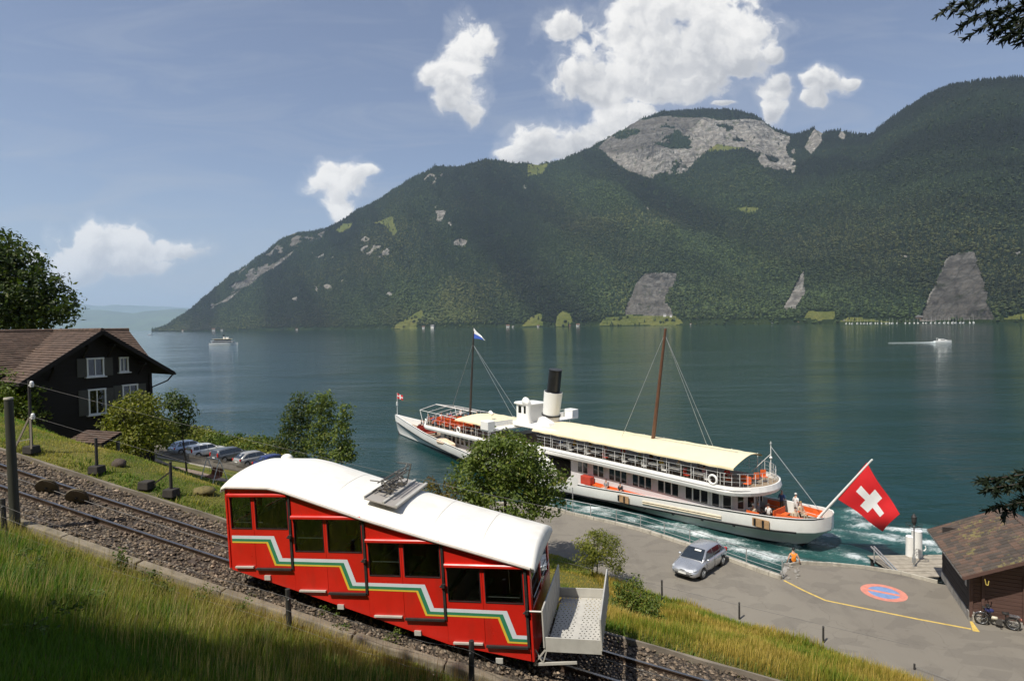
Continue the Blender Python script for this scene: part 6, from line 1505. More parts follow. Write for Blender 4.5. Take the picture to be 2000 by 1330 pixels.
q = on_z(1842, 668.5, 0); mo = thing('motorboat', 'white cabin motorboat speeding to the right near the far shore', 'motorboat', (q[0], q[1], 0), math.radians(-6))
hull_mb(10.5, 3.0, 1.0).build('hull', SHIPW, mo)
mb = MB(); mb.loft([[(x, y, z) for y, z in ((-w, .9), (w, .9), (w * .75, h), (-w * .75, h))] for x, w, h in ((-2.6, 1.2, 2.2), (.2, 1.2, 2.2), (1.6, 1.1, 1.5), (3.2, .8, 1.15))], sm=False); mb.build('cabin', SHIPW, mo)
mb = MB(); mb.box((-.8, 0, 1.75), (2.8, 2.34, .45)); mb.build('window_band', DGLASS, mo); mb = MB(); mb.tube([(-3.4, -1, 1.2), (-3.7, -1, 2.8), (-3.7, 1, 2.8), (-3.4, 1, 1.2)], .08, 6); mb.build('radar_arch', SHIPW, mo)
FOAMM = mat('wake_foam', (.62, .68, .68), .8, var=.2, vs=.3, stretch=(.2, 3, 1))
mb = MB(); mb.loft([[(-4 - x, y0 + w, .09), (-4 - x, y0, .15 + h), (-4 - x, y0 - w, .09)] for x, w, h, y0 in ((0, 1.1, .6, 0), (4, .6, .15, .1), (10, .3, .05, .2), (20, .15, .02, .4), (30, .04, .01, .6))], closed=False, caps=False); o = mb.build('boat_wake', FOAMM, kind='stuff', label='thin white wake line behind the speeding motorboat'); o.location = (q[0], q[1], 0); o.rotation_euler = (0, 0, math.radians(-6))
q = on_z(293, 655, 0); sb_ = thing('sailing_boat', 'tiny white boat at the tip of the mountain promontory', 'boat', (q[0], q[1], 0), .5)
hull_mb(14, 4, 1.6).build('hull', SHIPW, sb_); mb = MB(); mb.box((-1, 0, 2.6), (7, 3, 1.8)); mb.build('cabin', SHIPW, sb_); mb = MB(); mb.cone((0, 0, 2), (0, 0, 11), .12, .1, 6); mb.build('mast', SHIPW, sb_)
# marina
hb0 = None; MAR = 'small boats moored in the marina'
for k, px in enumerate(np.concatenate([np.linspace(1652, 1752, 15), np.linspace(1770, 1900, 17)])):
    py = 632.5 - (px - 1650) * .012; Yb = float(ZS(px)) - random.uniform(12, 40); dd_ = ray(px + random.uniform(-2, 2), py); q = (dd_[0] / dd_[1] * Yb, Yb, 0)
    lb = 'small white yacht with a bare mast moored in the row below the cliff' if px > 1760 else 'small white yacht with a bare mast moored along the green bank left of the cliff'
    if hb0 is None:
        hb0 = thing('yacht', lb, 'yacht', (0, 0, 0), 0, MAR); hull_mb(9, 3, 1.3).build('hull', SHIPW, hb0); mb = MB(); mb.box((-.5, 0, 1.6), (3.5, 1.8, .7)); mb.build('cabin', SHIPW, hb0); mb = MB(); mb.cone((.6, 0, 1.2), (.6, 0, 12.5), .13, .10, 5); mb.build('mast', SHIPW, hb0); t = hb0
    else: t = dup(hb0, label=lb)
    t.location = (q[0], q[1], 0); t.rotation_euler = (0, 0, random.uniform(.3, 1.3)); t.scale = (1.15, 1.15, random.uniform(.9, 1.5))
HR = [mat('far_roof_brown', (.16, .085, .055), .9), mat('far_roof_grey', (.17, .16, .15), .9)]; HWALL = [mat('far_wall_white', (.66, .62, .55), .9), mat('far_wall_wood', (.16, .10, .06), .9)]
HL = [(828,640,13,0,0,'white house beside the left lakeside meadow'),(846,639,17,0,1,'long pale house with a grey roof under the trees right of the left meadow'),(992,640,15,0,0,'white house at the left of the far middle shore'),(1002,640,9,0,1,'small white boathouse next to the left middle house'),(1051,638,11,0,0,'tall white house between the two bright meadows'),(1112,637,9,1,0,'brown cottage left of the cream house on the far shore'),(1128,636.5,15,0,0,'cream house right of the right meadow'),(1296,616,12,0,1,'small works building at the foot of the grey quarry'),(1308,617,9,0,1,'little hut beside the works building in the quarry'),
      (1347,634,8,0,0,'white lakeside hut right of the quarry'),(1505,633,12,0,1,'grey-roofed house near the pointed rock cone'),(1556,632,10,0,0,'house below the right-hand small meadow'),(1590,632,10,1,0,'wooden house among the trees left of the marina'),(1645,630.5,14,0,1,'boatyard shed at the left end of the marina'),(1790,627,24,1,1,'long low boat hall behind the marina masts'),(1880,628,14,0,1,'pale clubhouse at the right end of the marina'),(420,645,20,0,0,'pale farmhouse on the far left shore'),(436,647,14,0,1,'second pale house on the far left shore'),(582,646,12,0,0,'lonely white house under the wooded slope'),(360,648,12,0,0,'white house close to the tip of the promontory')]
for px, py, w, wi, ri, lb in HL:
    zs_ = float(ZS(px)) + 34; d = ray(px, py + 1); x_, y_ = d[0] / d[1] * zs_, zs_; h = w * .55; zb_ = max(1.0, CZ + d[2] / d[1] * zs_)
    t = thing('lakeside_house', lb, 'house', (x_, y_ - 20, zb_), random.uniform(-.5, .5))
    mb = MB(); mb.box((0, 0, h / 2 - 2), (w, w * .7, h + 4)); mb.build('wall', HWALL[wi], t)
    mb = MB(); mb.extr([(-w * .57, -w * .44, h), (-w * .57, w * .44, h), (-w * .57, 0, h * 1.6)], (w * 1.14, 0, 0)); mb.build('roof', HR[ri], t)
    wn_ = MB(); wn_.box((0, 0, 0), (w * .09, .1, h * .25))
    for k, sx in enumerate((-.32, 0, .32)): o = wn_.build('window', DGLASS, t) if k == 0 else piece(o, 'window', t, (0, 0, 0)); o.location = (w * sx, -w * .352, h * .6)

# ================================================================== CHALET
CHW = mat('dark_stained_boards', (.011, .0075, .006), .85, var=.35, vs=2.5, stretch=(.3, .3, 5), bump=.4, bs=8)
SHUT = mat('grey_shutter', (.085, .080, .068), .8, var=.2, vs=3, stretch=(1, 1, 8))
WWIN = mat('white_window_paint', (.74, .73, .70), .5, var=.05)
CLEAR = glass_mat('clear_glass', (.92, .93, .93))
CURT = mat('lace_curtain', (.72, .71, .70), .9, var=.12, vs=9, stretch=(6, 1, 1))
def roof_mat():
    m, nt = newmat('chalet_tiles'); co = nt.coord('Generated'); ob = nt.coord()
    br = nt.n.new('ShaderNodeTexBrick'); nt.put(br.inputs['Vector'], nt.attr('UVt', out='Vector')) 
    n1 = nt.noise(ob, .8, 5, .6); n2 = nt.noise(ob, 9, 3); n3 = nt.voro(nt.scalev(ob, (5.5, 5.5, 5.5)), 1.0, out=1)
    c = nt.ramp(n1, [(.3, (.072, .046, .034)), (.7, (.115, .072, .050))]); sp3 = nt.new('ShaderNodeSeparateColor'); nt.put(sp3.inputs[0], n3); c = nt.mix(.5, c, nt.mix(1.0, c, nt.ramp(sp3.outputs[0], [(0, .35), (1, 1.5)]), 'MULTIPLY')); c = nt.mix(nt.mapr(n2, .5, .7, 0, .5), c, (.09, .075, .055))
    nt.n.remove(br)
    nt.put(nt.b.inputs['Base Color'], c); nt.b.inputs['Roughness'].default_value = .9; nt.put(nt.b.inputs['Normal'], nt.bump(n2, .5, .03)); return m
CHT = roof_mat()
CR0 = np.array([-24.2, 40.0]); cha = math.atan2(-.846, -.532); CZ0 = 8.3
ch = thing('chalet', 'dark brown wooden chalet with brown tiled roofs and white windows at the left edge', 'house', (CR0[0], CR0[1], CZ0), cha)
def fx(px): k = px - 1000; return (-1170 * 24.2 - k * 40) / (1170 * .532 - .846 * k)
def fz(px, py):
    x = fx(px); Y = 40 - .846 * x; X = -24.2 - .532 * x; d = ray(px, py); return CZ + d[2] / d[1] * Y - CZ0
RZ, SLP_ = 16.5 - CZ0, .68; CWD = 6.5; xm_ = CWD / 2
eave = lambda x: RZ - SLP_ * abs(x - xm_)
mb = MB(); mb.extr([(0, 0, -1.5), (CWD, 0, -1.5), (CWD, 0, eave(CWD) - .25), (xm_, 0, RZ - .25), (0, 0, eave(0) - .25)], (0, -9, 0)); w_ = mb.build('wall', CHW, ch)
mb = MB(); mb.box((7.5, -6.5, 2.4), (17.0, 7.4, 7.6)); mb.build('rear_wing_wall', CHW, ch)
mb = MB()
for sx in (.05, CWD - .05): mb.box((sx, .05, 2.2), (.16, .10, 6.2))
mb.build('corner_boards', CHW, ch, kind='stuff')
def courses(name, a, b, c_, d, n, parent, t=.05):
    """a sloping roof plane built of stepped tile courses from the eave a-b up to the ridge d-c"""
    a, b, c_, d = map(Vector, (a, b, c_, d)); nrm = (b - a).cross(d - a).normalized(); nrm = nrm if nrm.z > 0 else -nrm; mb = MB()
    L = (b - a).length; nt_ = max(6, int(L / .45))
    for k in range(n):
        t0, t1_ = k / n, (k + 1.25) / n; t1_ = min(t1_, 1)
        p, q = a.lerp(d, t0), b.lerp(c_, t0); r, s_ = b.lerp(c_, t1_), a.lerp(d, t1_)
        for i in range(nt_):
            u0, u1 = i / nt_, (i + 1) / nt_; j = random.uniform(0, .02)
            P = [p.lerp(q, u0) + nrm * (t + j), p.lerp(q, u1) + nrm * (t + j), s_.lerp(r, u1) + nrm * .005, s_.lerp(r, u0) + nrm * .005]; Bt = [p.lerp(q, u0), p.lerp(q, u1)]
            mb.add(P + Bt, [(0, 1, 2, 3), (0, 4, 5, 1)])
    o = mb.build(name, CHT, parent, kind='stuff'); return o
OV, FO_ = 1.0, 1.0
el, er = (CWD + OV), -OV
zel, zer = eave(el), eave(er)
rf = MB(); rf.extr([(el, FO_, zel - .14), (xm_, FO_, RZ - .14), (xm_, -5.6, RZ - .14), (el, -2.0, zel - .14)], (0, 0, .12)); rf.extr([(er, FO_, zer - .14), (xm_, FO_, RZ - .14), (xm_, -5.6, RZ - .14), (er, -2.2, zer - .14)], (0, 0, .12)); rf = rf.build('gable_roof', CHW, ch)
courses('roof_tiles', (el, FO_ + .05, zel), (el, -2.3, zel), (xm_, -5.8, RZ), (xm_, FO_ + .05, RZ), 22, rf); courses('roof_tiles', (er, FO_ + .05, zer), (er, -2.4, zer), (xm_, -5.8, RZ), (xm_, FO_ + .05, RZ), 22, rf)
rw = MB(); ye, ze = -2.0, RZ - .68 * 3.7; rw.extr([(-1.3, ye, ze - .14), (18, ye, ze - .14), (18, -5.7, RZ - .10), (-1.3, -5.7, RZ - .10)], (0, 0, .12)); rw.extr([(-1.3, -9.6, RZ - .68 * 3.9 - .1), (18, -9.6, RZ - .68 * 3.9 - .1), (18, -5.7, RZ - .10), (-1.3, -5.7, RZ - .10)], (0, 0, .12)); rw = rw.build('main_roof', CHW, ch)
courses('roof_tiles', (-1.35, ye, ze), (18, ye, ze), (18, -5.7, RZ + .02), (-1.35, -5.7, RZ + .02), 20, rw)
mb = MB(); [mb.cone((x, -5.7, RZ + .04), (x + .42, -5.7, RZ + .04), .12, .11, 8) for x in np.arange(-1.4, 18, .4)]; mb.build('ridge_tiles', CHT, rw, kind='stuff')
mb = MB(); [mb.cone((xm_, y, RZ + .04), (xm_, y - .42, RZ + .04), .12, .11, 8) for y in np.arange(FO_, -5.6, -.4)]; mb.build('ridge_tiles', CHT, rf, kind='stuff')
for nm, e_, ze_ in (('bargeboard', el, zel), ('bargeboard', er, zer)):
    mb = MB(); mb.bar((e_, FO_ + .06, ze_ - .08), (xm_, FO_ + .06, RZ - .08), .05, .24); mb.build(nm, CHW, rf)
mb = MB(); mb.bar((er - .08, FO_, zer - .10), (er - .08, -2.2, zer - .10), .14, .12); mb.tube([(er - .08, FO_ - .3, zer - .15), (er + .1, .4, zer - .55), (-.02, .05, zer - .95), (-.04, .03, -.5)], .045, 6); mb.build('gutter', DSTEEL, ch)
for sx in (.75, CWD - .75, xm_ - .7, xm_ + .7):
    mb = MB(); z_ = eave(sx) - .45; mb.bar((sx, .0, z_ - .75), (sx, .75, z_ - .05), .10, .10); mb.bar((sx, .0, z_), (sx, .95, z_), .12, .12); mb.build('bracket', CHW, ch)
def ch_window(p0, p1, shutters=True):
    x0, x1 = fx(p1[0]), fx(p0[0]); z1, z0 = fz(*p0), fz(*p1); cx, cz, w, h = (x0 + x1) / 2, (z0 + z1) / 2, x1 - x0, z1 - z0
    mb = MB()
    for sx in (-1, 1): mb.box((cx + sx * (w / 2), .05, cz), (.09, .12, h + .1))
    for sz in (-1, 1): mb.box((cx, .055, cz + sz * h / 2), (w + .12, .13, .10))
    mb.box((cx, .11, cz - h / 2 - .07), (w + .3, .22, .06)); o = mb.build('window', WWIN, ch, bev=.008)
    mb = MB(); mb.box((cx, .03, cz), (.06, .06, h)); mb.build('mullion', WWIN, o)
    for sx in (-1, 1):
        mb = MB(); mb.box((cx + sx * w / 4, .012, cz), (w / 2 - .08, .01, h - .06)); mb.build('pane', CLEAR, o)
    mb = MB(); n = 9
    for sx in (-1, 1):
        rg = []
        for k in range(n + 1):
            t = k / n; wd_ = (w / 2) * (1 - .72 * max(0, t - .15) ** .8); rg.append([(cx + sx * (w / 2 - wd_ * u), -.05 + .02 * math.sin(u * 26), cz + h / 2 - h * t) for u in np.linspace(0, 1, 10)])
        mb.loft(rg, closed=False, caps=False)
    mb.build('curtain', CURT, o)
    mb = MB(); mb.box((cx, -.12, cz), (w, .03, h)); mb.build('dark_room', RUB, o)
    if shutters:
        for sx in (-1, 1):
            mb = MB(); s_ = cx + sx * (w / 2 + .30); mb.box((s_, .05, cz), (.50, .04, h + .05))
            for k in range(9): mb.box((s_, .08, cz - h / 2 + h * (k + .5) / 9), (.44, .03, .03))
            mb.build('shutter', SHUT, ch)
# recess the openings a little so that the panes read as windows
ch_window((168, 701), (199, 733)); ch_window((169, 762), (201, 806)); ch_window((232, 699), (247, 725), False); ch_window((236, 753), (264, 792))
gp = on_ground(175, 872)
pt = thing('porch_roof', 'low tiled porch roof on a grey post in front of the chalet', 'porch roof', (-21.5, 30.6, 8.25), math.radians(-10))
courses('roof_tiles', (-1.2, -.5, 2.62), (.9, -.5, 2.55), (1.0, .7, 2.95), (-1.1, .7, 3.02), 6, pt); mb = MB(); mb.extr([(-1.2, -.5, 2.57), (.9, -.5, 2.5), (1.0, .7, 2.9), (-1.1, .7, 2.97)], (0, 0, -.08)); mb.build('roof_deck', CHW, pt)
for x, y in ((.8, -.4), (-1.1, -.4), (.8, .6)): mb = MB(); mb.cone((x, y, -.8), (x, y, 2.5), .09, .09, 8); mb.build('post', SHUT, pt)

# ================================================================== GARDEN, FENCE, CAR PARK
PAVE = mat('brown_paving', (.30, .215, .165), .9, var=.25, vs=1.5, dirt=.4)
mb = MB(); park = [(-47, 73.6), (-41.9, 70.3), (-24.9, 59.4), (-20.5, 56.6), (-16.5, 58.2), (-27.5, 69.0), (-40, 80), (-48, 84)]
mb.add([(x, y, 1.52) for x, y in park], [tuple(range(len(park)))]); mb.build('car_park', ROADM, kind='structure', label='grey car park by the lake behind the picket fence')
def drape(name, pts, w, mt, label, lift=.06):
    P = smooth_line(pts, .8); vs = []; fs = []
    for i, p in enumerate(P):
        a, b = P[max(0, i - 1)], P[min(len(P) - 1, i + 1)]; d = Vector((b[0] - a[0], b[1] - a[1])).normalized(); n = Vector((-d.y, d.x))
        for s in np.linspace(-1, 1, 5): x, y = p[0] + n.x * s * w / 2, p[1] + n.y * s * w / 2; vs.append(gpt(x, y, lift))
    fs = [(i * 5 + j, i * 5 + j + 1, i * 5 + j + 6, i * 5 + j + 5) for i in range(len(P) - 1) for j in range(4)]
    np_mesh(name, np.array(vs), np.array(fs), mt, smooth=True, kind='structure', label=label)
drape('path', [tuple(on_ground(x, y)[:2]) for x, y in [(312, 905), (350, 914), (395, 927), (440, 941)]], 2.2, PAVE, 'brown paved garden path below the chalet')
f0, f1 = Vector((-42.2, 70.2)), Vector((-23.6, 58.4)); fd = (f1 - f0).normalized(); NF = 104
pfen = thing('picket_fence', 'dark low picket fence in front of the parked cars', 'fence', (f0.x, f0.y, 1.5))
FENM = mat('grey_pickets', (.12, .105, .09), .85, var=.3, vs=3); pk = MB(); pk.box((0, 0, .58), (.085, .025, 1.05), math.atan2(fd.y, fd.x)); pk.box((0, 0, 1.13), (.06, .025, .06), math.atan2(fd.y, fd.x)); pk0 = None
L_f = (f1 - f0).length
for k in range(NF):
    p = fd * (L_f * k / (NF - 1))
    if pk0 is None: pk0 = pk.build('picket', FENM, pfen); pk0.location = (p.x, p.y, 0)
    else: piece(pk0, 'picket', pfen, (p.x, p.y, random.uniform(-.02, .02)))
for h in (.3, .85): mb = MB(); e_ = fd * L_f; mb.bar((0, .03, h), (e_.x, e_.y + .03, h), .05, .08); mb.build('rail', FENM, pfen)
mb = MB(); e_ = fd * L_f; mb.bar((0, -.05, -.1), (e_.x, e_.y - .05, -.1), .2, .5); mb.build('base_wall', CONC, pfen)
# garden swing
sp_ = on_ground(418, 944); sg = thing('garden_swing', 'garden swing seat with a white tubular frame and a brown canvas seat', 'swing', tuple(sp_), math.radians(-32))
FRW = mat('white_tube', (.66, .66, .64), .4, var=.06)
for sx in (-.75, .75):
    mb = MB(); mb.tube([(sx, -.62, 0), (sx * .98, -.12, 1.45), (sx * .96, 0, 1.75)], .03, 6); mb.tube([(sx, .62, 0), (sx * .98, .12, 1.45), (sx * .96, 0, 1.75)], .03, 6); mb.build('side_frame', FRW, sg)
mb = MB(); mb.tube([(-.72, 0, 1.75), (.72, 0, 1.75)], .035, 6); mb.build('top_bar', FRW, sg)
CAN = mat('brown_canvas', (.22, .085, .045), .8, var=.2)
mb = MB(); mb.box((0, -.05, .50), (1.25, .50, .06), R=Matrix.Rotation(.15, 3, 'X')); mb.build('seat', CAN, sg); mb = MB(); mb.box((0, .26, .78), (1.25, .06, .52), R=Matrix.Rotation(-.25, 3, 'X')); mb.build('backrest', CAN, sg)
for sx in (-.58, .58): mb = MB(); mb.cone((sx, .1, .5), (sx * 1.1, 0, 1.74), .012, .012, 5); mb.build('hanger', STEEL, sg)
# hay heaps and stumps on the mown strip
HAY = mat('dry_hay', (.15, .12, .045), .95, var=.4, vs=12, bump=.8, bs=30)
for px, py, r, lb in ((232, 910, .22, 'dark tree stump on the mown strip'), (398, 963, .34, 'low heap of dry hay on the mown strip near the cabin')):
    q = on_ground(px, py); mb = MB(); mb.sphere((0, 0, .05), (r, r * .8, r * (.75 if 'stump' in lb else .4)), 14, 8, jit=.16); mb.build('hay_heap' if 'hay' in lb else 'stump', HAY if 'hay' in lb else SLP, label=lb, cat='hay heap' if 'hay' in lb else 'stump').location = tuple(q)
# posts by the road on the meadow edge
for px, py, h, lb in ((1293, 1176, 1.15, 'first thin dark post at the meadow edge, nearest to the silver car'), (1444, 1215, 1.0, 'second thin dark post at the meadow edge, middle one'), (1608, 1259, .85, 'third thin dark post at the meadow edge')):
    q = on_ground(px, py); t = thing('road_post', lb, 'post', tuple(q), 0, 'dark posts along the road edge'); mb = MB(); mb.cone((0, 0, -.2), (0, 0, h), .055, .045, 8); mb.build('shaft', POSTM, t); mb = MB(); mb.cone((0, 0, h), (0, 0, h + .05), .06, .02, 8); mb.build('cap', DSTEEL, t)
q = on_ground(1786, 1318); t = thing('road_post', 'short thin post with a wire at the bottom right corner', 'post', tuple(q), 0, 'dark posts along the road edge'); mb = MB(); mb.cone((0, 0, -.2), (0, 0, .5), .05, .04, 8); mb.build('shaft', POSTM, t); mb = MB(); mb.tube([(0, 0, .4), (1.2, -1.2, .25), (2.5, -2.6, .1)], .012, 5); mb.build('wire', WIREM, t)

# ================================================================== CARS
def paint(name, c, metal=.5): return mat(name, c, .32, metal=metal, var=.04, vs=1.5, coat=.6)
CARP = {n: paint('paint_' + n, c, m_) for n, (c, m_) in dict(silver=((.50, .51, .53), .65), lightblue=((.42, .50, .60), .5), white=((.72, .72, .70), .1), grey=((.16, .17, .18), .5), beige=((.48, .46, .42), .5), blue=((.03, .045, .16), .3), black=((.02, .02, .025), .3)).items()}
TAILR = mat('tail_lamp_red', (.55, .02, .015), .2, coat=.5); HEADG = mat('head_lamp', (.62, .64, .66), .12, metal=.4, coat=.6); PLATE = mat('number_plate', (.75, .75, .72), .5)
CGLASS = mat('car_glass', (.018, .024, .030), .05, var=.3, vs=1, spec=.9, coat=.4)
def make_car(pname, label, kind='hatch', group=None):
    P = CARP[pname]; t = thing('parked_car', label, 'car', (0, 0, 0), 0, group)
    S = [(0, .62, .36, .78), (.06, .78, .30, .86), (.25, .84, .24, .93), (.8, .87, .20, .95), (1.6, .872, .18, .94), (2.5, .872, .18, .93), (3.15, .87, .19, .93), (3.35, .865, .19, .90), (3.8, .85, .20, .82), (4.15, .80, .24, .73), (4.32, .70, .28, .64), (4.40, .52, .34, .56)]
    rg = []
    for x, w, zb, zt in S:
        half = [(0, zb), (w * .86, zb), (w * .97, zb + .10), (w, .52 if zt > .6 else zt * .85), (w * .985, zt - .16), (w * .93, zt - .03), (w * .72, zt + .015), (0, zt + .035)]
        rg.append([(x, y, z) for y, z in half] + [(x, -y, z) for y, z in half[-2:0:-1]])
    mb = MB(); mb.loft(rg); body = mb.build('body', P, t)
    rr = {'hatch': .78, 'wagon': .22, 'sedan': .95}[kind]; rb = {'hatch': .14, 'wagon': .03, 'sedan': .35}[kind]
    G = [(rb, .93, .74, .77), (rb + (rr - rb) * .5, 1.20, .66, .76), (rr, 1.40, .585, .76), (rr + .35, 1.455, .575, .77), (1.6, 1.475, .57, .78), (2.2, 1.455, .575, .78), (2.48, 1.40, .58, .78), (2.9, 1.16, .66, .78), (3.32, .90, .76, .79)]
    mb = MB(); rg = []
    for x, z, wr, wb in G:
        h = [(wb, .90), (wb * .985, .95), (wr + .03, z - .05), (wr - .06, z), (0, z + .025)]; rg.append([(x, y, max(.89, zz)) for y, zz in h] + [(x, -y, max(.89, zz)) for y, zz in h[-2::-1]])
    mb.loft(rg); roof = mb.build('roof', P, t)
    def quad(name, pts, mt, par, off=.012):
        a, b, c_, d = (Vector(p) for p in pts); n = (b - a).cross(d - a).normalized(); mid = (a + c_) / 2
        if n.dot(mid - Vector((1.8, 0, .8))) < 0: n = -n
        mb = MB(); mb.add([p + n * off for p in (a, b, c_, d)] + [p - n * .01 for p in (a, b, c_, d)], [(0, 1, 2, 3), (0, 4, 5, 1), (1, 5, 6, 2), (2, 6, 7, 3), (3, 7, 4, 0)]); return mb.build(name, mt, par)
    quad('windscreen', [(3.27, -.70, .945), (3.27, .70, .945), (2.52, .53, 1.395), (2.52, -.53, 1.395)], CGLASS, t, .03)
    quad('rear_window', [(rb + .04, -.62, 1.0), (rb + .04, .62, 1.0), (rr - .02, .50, 1.375), (rr - .02, -.50, 1.375)], CGLASS, t, .03)
    for s in (1, -1):
        for a, b, c_, d in (((1.95, .965), (3.02, .965), (2.52, 1.34), (1.98, 1.38)), ((1.0, .965), (1.88, .965), (1.91, 1.38), (1.02, 1.37)), ((max(rb + .25, .3), 1.0), (.92, .965), (.94, 1.365), (rr + .12, 1.33))):
            W_ = lambda p: (p[0], s * (.775 - (p[1] - .95) * .40 + .018), p[1])
            quad('side_window', [W_(a), W_(b), W_(c_), W_(d)], CGLASS, t, .012)
        mb = MB(); mb.sphere((2.92, s * .92, .99), (.10, .11, .075), 10, 6); mb.build('mirror', P, t)
        mb = MB(); mb.sphere((4.06, s * .665, .66), (.24, .13, .085), 12, 6); mb.build('headlight', HEADG, t)
        mb = MB(); mb.box((.06, s * .70, .84 if kind != 'wagon' else .95), (.10, .18, .22 if kind != 'wagon' else .42)); mb.build('tail_light', TAILR, t, bev=.02)
        for x in (.95, 1.9): mb = MB(); mb.box((x + .12, s * .872, .82), (.16, .03, .025)); mb.build('door_handle', P, t)
        mb = MB()
        for x in (.98, 1.93, 2.98): mb.box((x, s * .868, .60), (.012, .012, .62))
        mb.box((1.98, s * .868, .27), (2.0, .012, .012)); mb.build('door_gap', RUB, t)
        for x in (.78, 3.42):
            mb = MB(); mb.cone((x, s * .60, .34), (x, s * .868, .34), .365, .365, 24, sm=False); mb.build('wheel_arch', RUB, t)
            mb = MB(); mb.cone((x, s * .66, .315), (x, s * .875, .315), .315, .305, 24, sm=False); w = mb.build('wheel', RUB, t)
            mb = MB(); mb.cone((x, s * .84, .315), (x, s * .882, .315), .215, .20, 18, sm=False)
            for k in range(5): a = 2 * PI * k / 5; mb.bar((x, s * .885, .315), (x + .19 * math.cos(a), s * .885, .315 + .19 * math.sin(a)), .05, .012)
            mb.build('rim', STEEL, w)
    mb = MB(); mb.sphere((4.30, 0, .60), (.09, .40, .055), 14, 6); mb.build('grille', RUB, t)
    mb = MB(); mb.box((4.38, 0, .36), (.06, .95, .09)); mb.build('air_intake', RUB, t); mb = MB(); mb.box((4.425, 0, .475), (.02, .50, .10)); mb.build('number_plate', PLATE, t)
    mb = MB(); mb.box((-.01, 0, .62), (.02, .50, .11)); mb.build('number_plate', PLATE, t)
    for y in (-.2, .35): mb = MB(); mb.bar((3.27, y, .955), (3.05, y + .42, 1.10), .015, .015); mb.build('wiper', RUB, t)
    return t
car = make_car('silver', 'silver hatchback parked on the quay beside the railing', 'hatch')
FLp, RLp = on_z(1372.6, 1130, ZQ), on_z(1410.5, 1104, ZQ); hd = Vector((FLp[0] - RLp[0], FLp[1] - RLp[1])).normalized(); lf = Vector((-hd.y, hd.x))
o_ = Vector((RLp[0], RLp[1])) - hd * .78 - lf * .80; car.location = (o_.x, o_.y, ZQ + .004); car.rotation_euler = (0, 0, math.atan2(hd.y, hd.x))
mb = MB(); mb.extr([(2.62, -.05, 1.345), (2.62, .36, 1.345), (2.72, .36, 1.285), (2.72, -.05, 1.285)], (.028, 0, .046)); mb.build('white_card', PLATE, car)
GC = 'cars parked along the lake car park'
nv = Vector((.535, .845))
for k, (px, py, col, kind, lb) in enumerate([(318, 892, 'lightblue', 'hatch', 'pale blue estate parked farthest left behind the picket fence'), (352, 899, 'white', 'wagon', 'white station wagon second from the left behind the picket fence'), (402, 908, 'grey', 'wagon', 'dark grey car with tall red tail lights behind the picket fence'), (446, 917, 'beige', 'hatch', 'beige silver hatchback right of the dark grey car'), (486, 925, 'blue', 'hatch', 'dark blue car parked beside the beige hatchback'), (526, 932, 'black', 'sedan', 'black car parked farthest right half behind the cabin roof')]):
    c_ = make_car(col, lb, kind, GC); q = on_z(px, py, 1.52); p = Vector((q[0], q[1])) + nv * .9; c_.location = (p.x, p.y, 1.53); c_.rotation_euler = (0, 0, math.atan2(nv.y, nv.x) + random.uniform(-.05, .05))

# ================================================================== TREES AND SHRUBS
LEAF = foliage_mat('leaf_green', .32, 1.55, rough=.5); NEED = foliage_mat('needle_green', .08, rough=.6)
BARK = mat('bark', (.085, .065, .05), .9, var=.35, vs=5, stretch=(3, 3, .5), bump=.5, bs=12)
def leaves(blobs, n, size, pal, seed, clump=.45, flat=.5, per=11, shell=.45):
    """leaf quads gathered in sprays through the outer part of each crown lobe"""
    r = np.random.default_rng(seed); B = np.array(blobs, float); vol = B[:, 3] * B[:, 4] * B[:, 5]; pick = r.choice(len(B), n // per, p=vol ** .75 / (vol ** .75).sum())
    d = r.normal(size=(len(pick), 3)); d /= np.linalg.norm(d, axis=1)[:, None]; rad = shell + (1 - shell) * r.random(len(pick)) ** .45
    cen = B[pick, :3] + d * rad[:, None] * B[pick, 3:6]
    # gaps: drop sprays where a slow noise is low
    g = fbm(cen[:, 0] * 1.1 / (B[0, 3] * .35), cen[:, 1] * 1.1 / (B[0, 3] * .35), cen[:, 2] * 1.1 / (B[0, 3] * .35), 2); k = g > np.quantile(g, .26); cen, d = cen[k], d[k]
    m = len(cen); out = d * .7 + np.array([0, 0, .35]); out += r.normal(0, .35, (m, 3)); out /= np.linalg.norm(out, axis=1)[:, None]
    C = np.repeat(cen, per, 0) + r.normal(0, 1, (m * per, 3)) * np.array([clump, clump, clump * .6]); O = np.repeat(out, per, 0) + r.normal(0, .55, (m * per, 3)); O /= np.linalg.norm(O, axis=1)[:, None]
    t1 = np.cross(O, r.normal(size=O.shape)); t1 /= np.linalg.norm(t1, axis=1)[:, None]; t2 = np.cross(O, t1)
    s = size * r.uniform(.5, 1.6, (len(C), 1)); V = np.stack([C - t1 * s, C - t2 * s * flat + O * s * .18, C + t1 * s, C + t2 * s * flat + O * s * .18], 1)
    F = np.arange(len(C) * 4).reshape(-1, 4)
    pal = np.array(pal); w = np.repeat(r.random(m), per); w2 = np.clip(w + r.normal(0, .22, len(C)), 0, 1)[:, None]
    col = (pal[0] * (1 - w2) + pal[1] * w2) * r.uniform(.75, 1.25, (len(C), 1)); sel = r.random(len(C)) < .06; col[sel] = pal[2]
    return V.reshape(-1, 3), F, np.repeat(col, 4, 0)
GREEN = [(.030, .052, .010), (.075, .105, .018), (.12, .135, .03)]; YGREEN = [(.065, .080, .012), (.145, .145, .022), (.19, .175, .035)]; DGREEN = [(.020, .034, .008), (.052, .070, .014), (.085, .09, .022)]; MID = [(.045, .068, .013), (.10, .125, .022), (.15, .15, .035)]
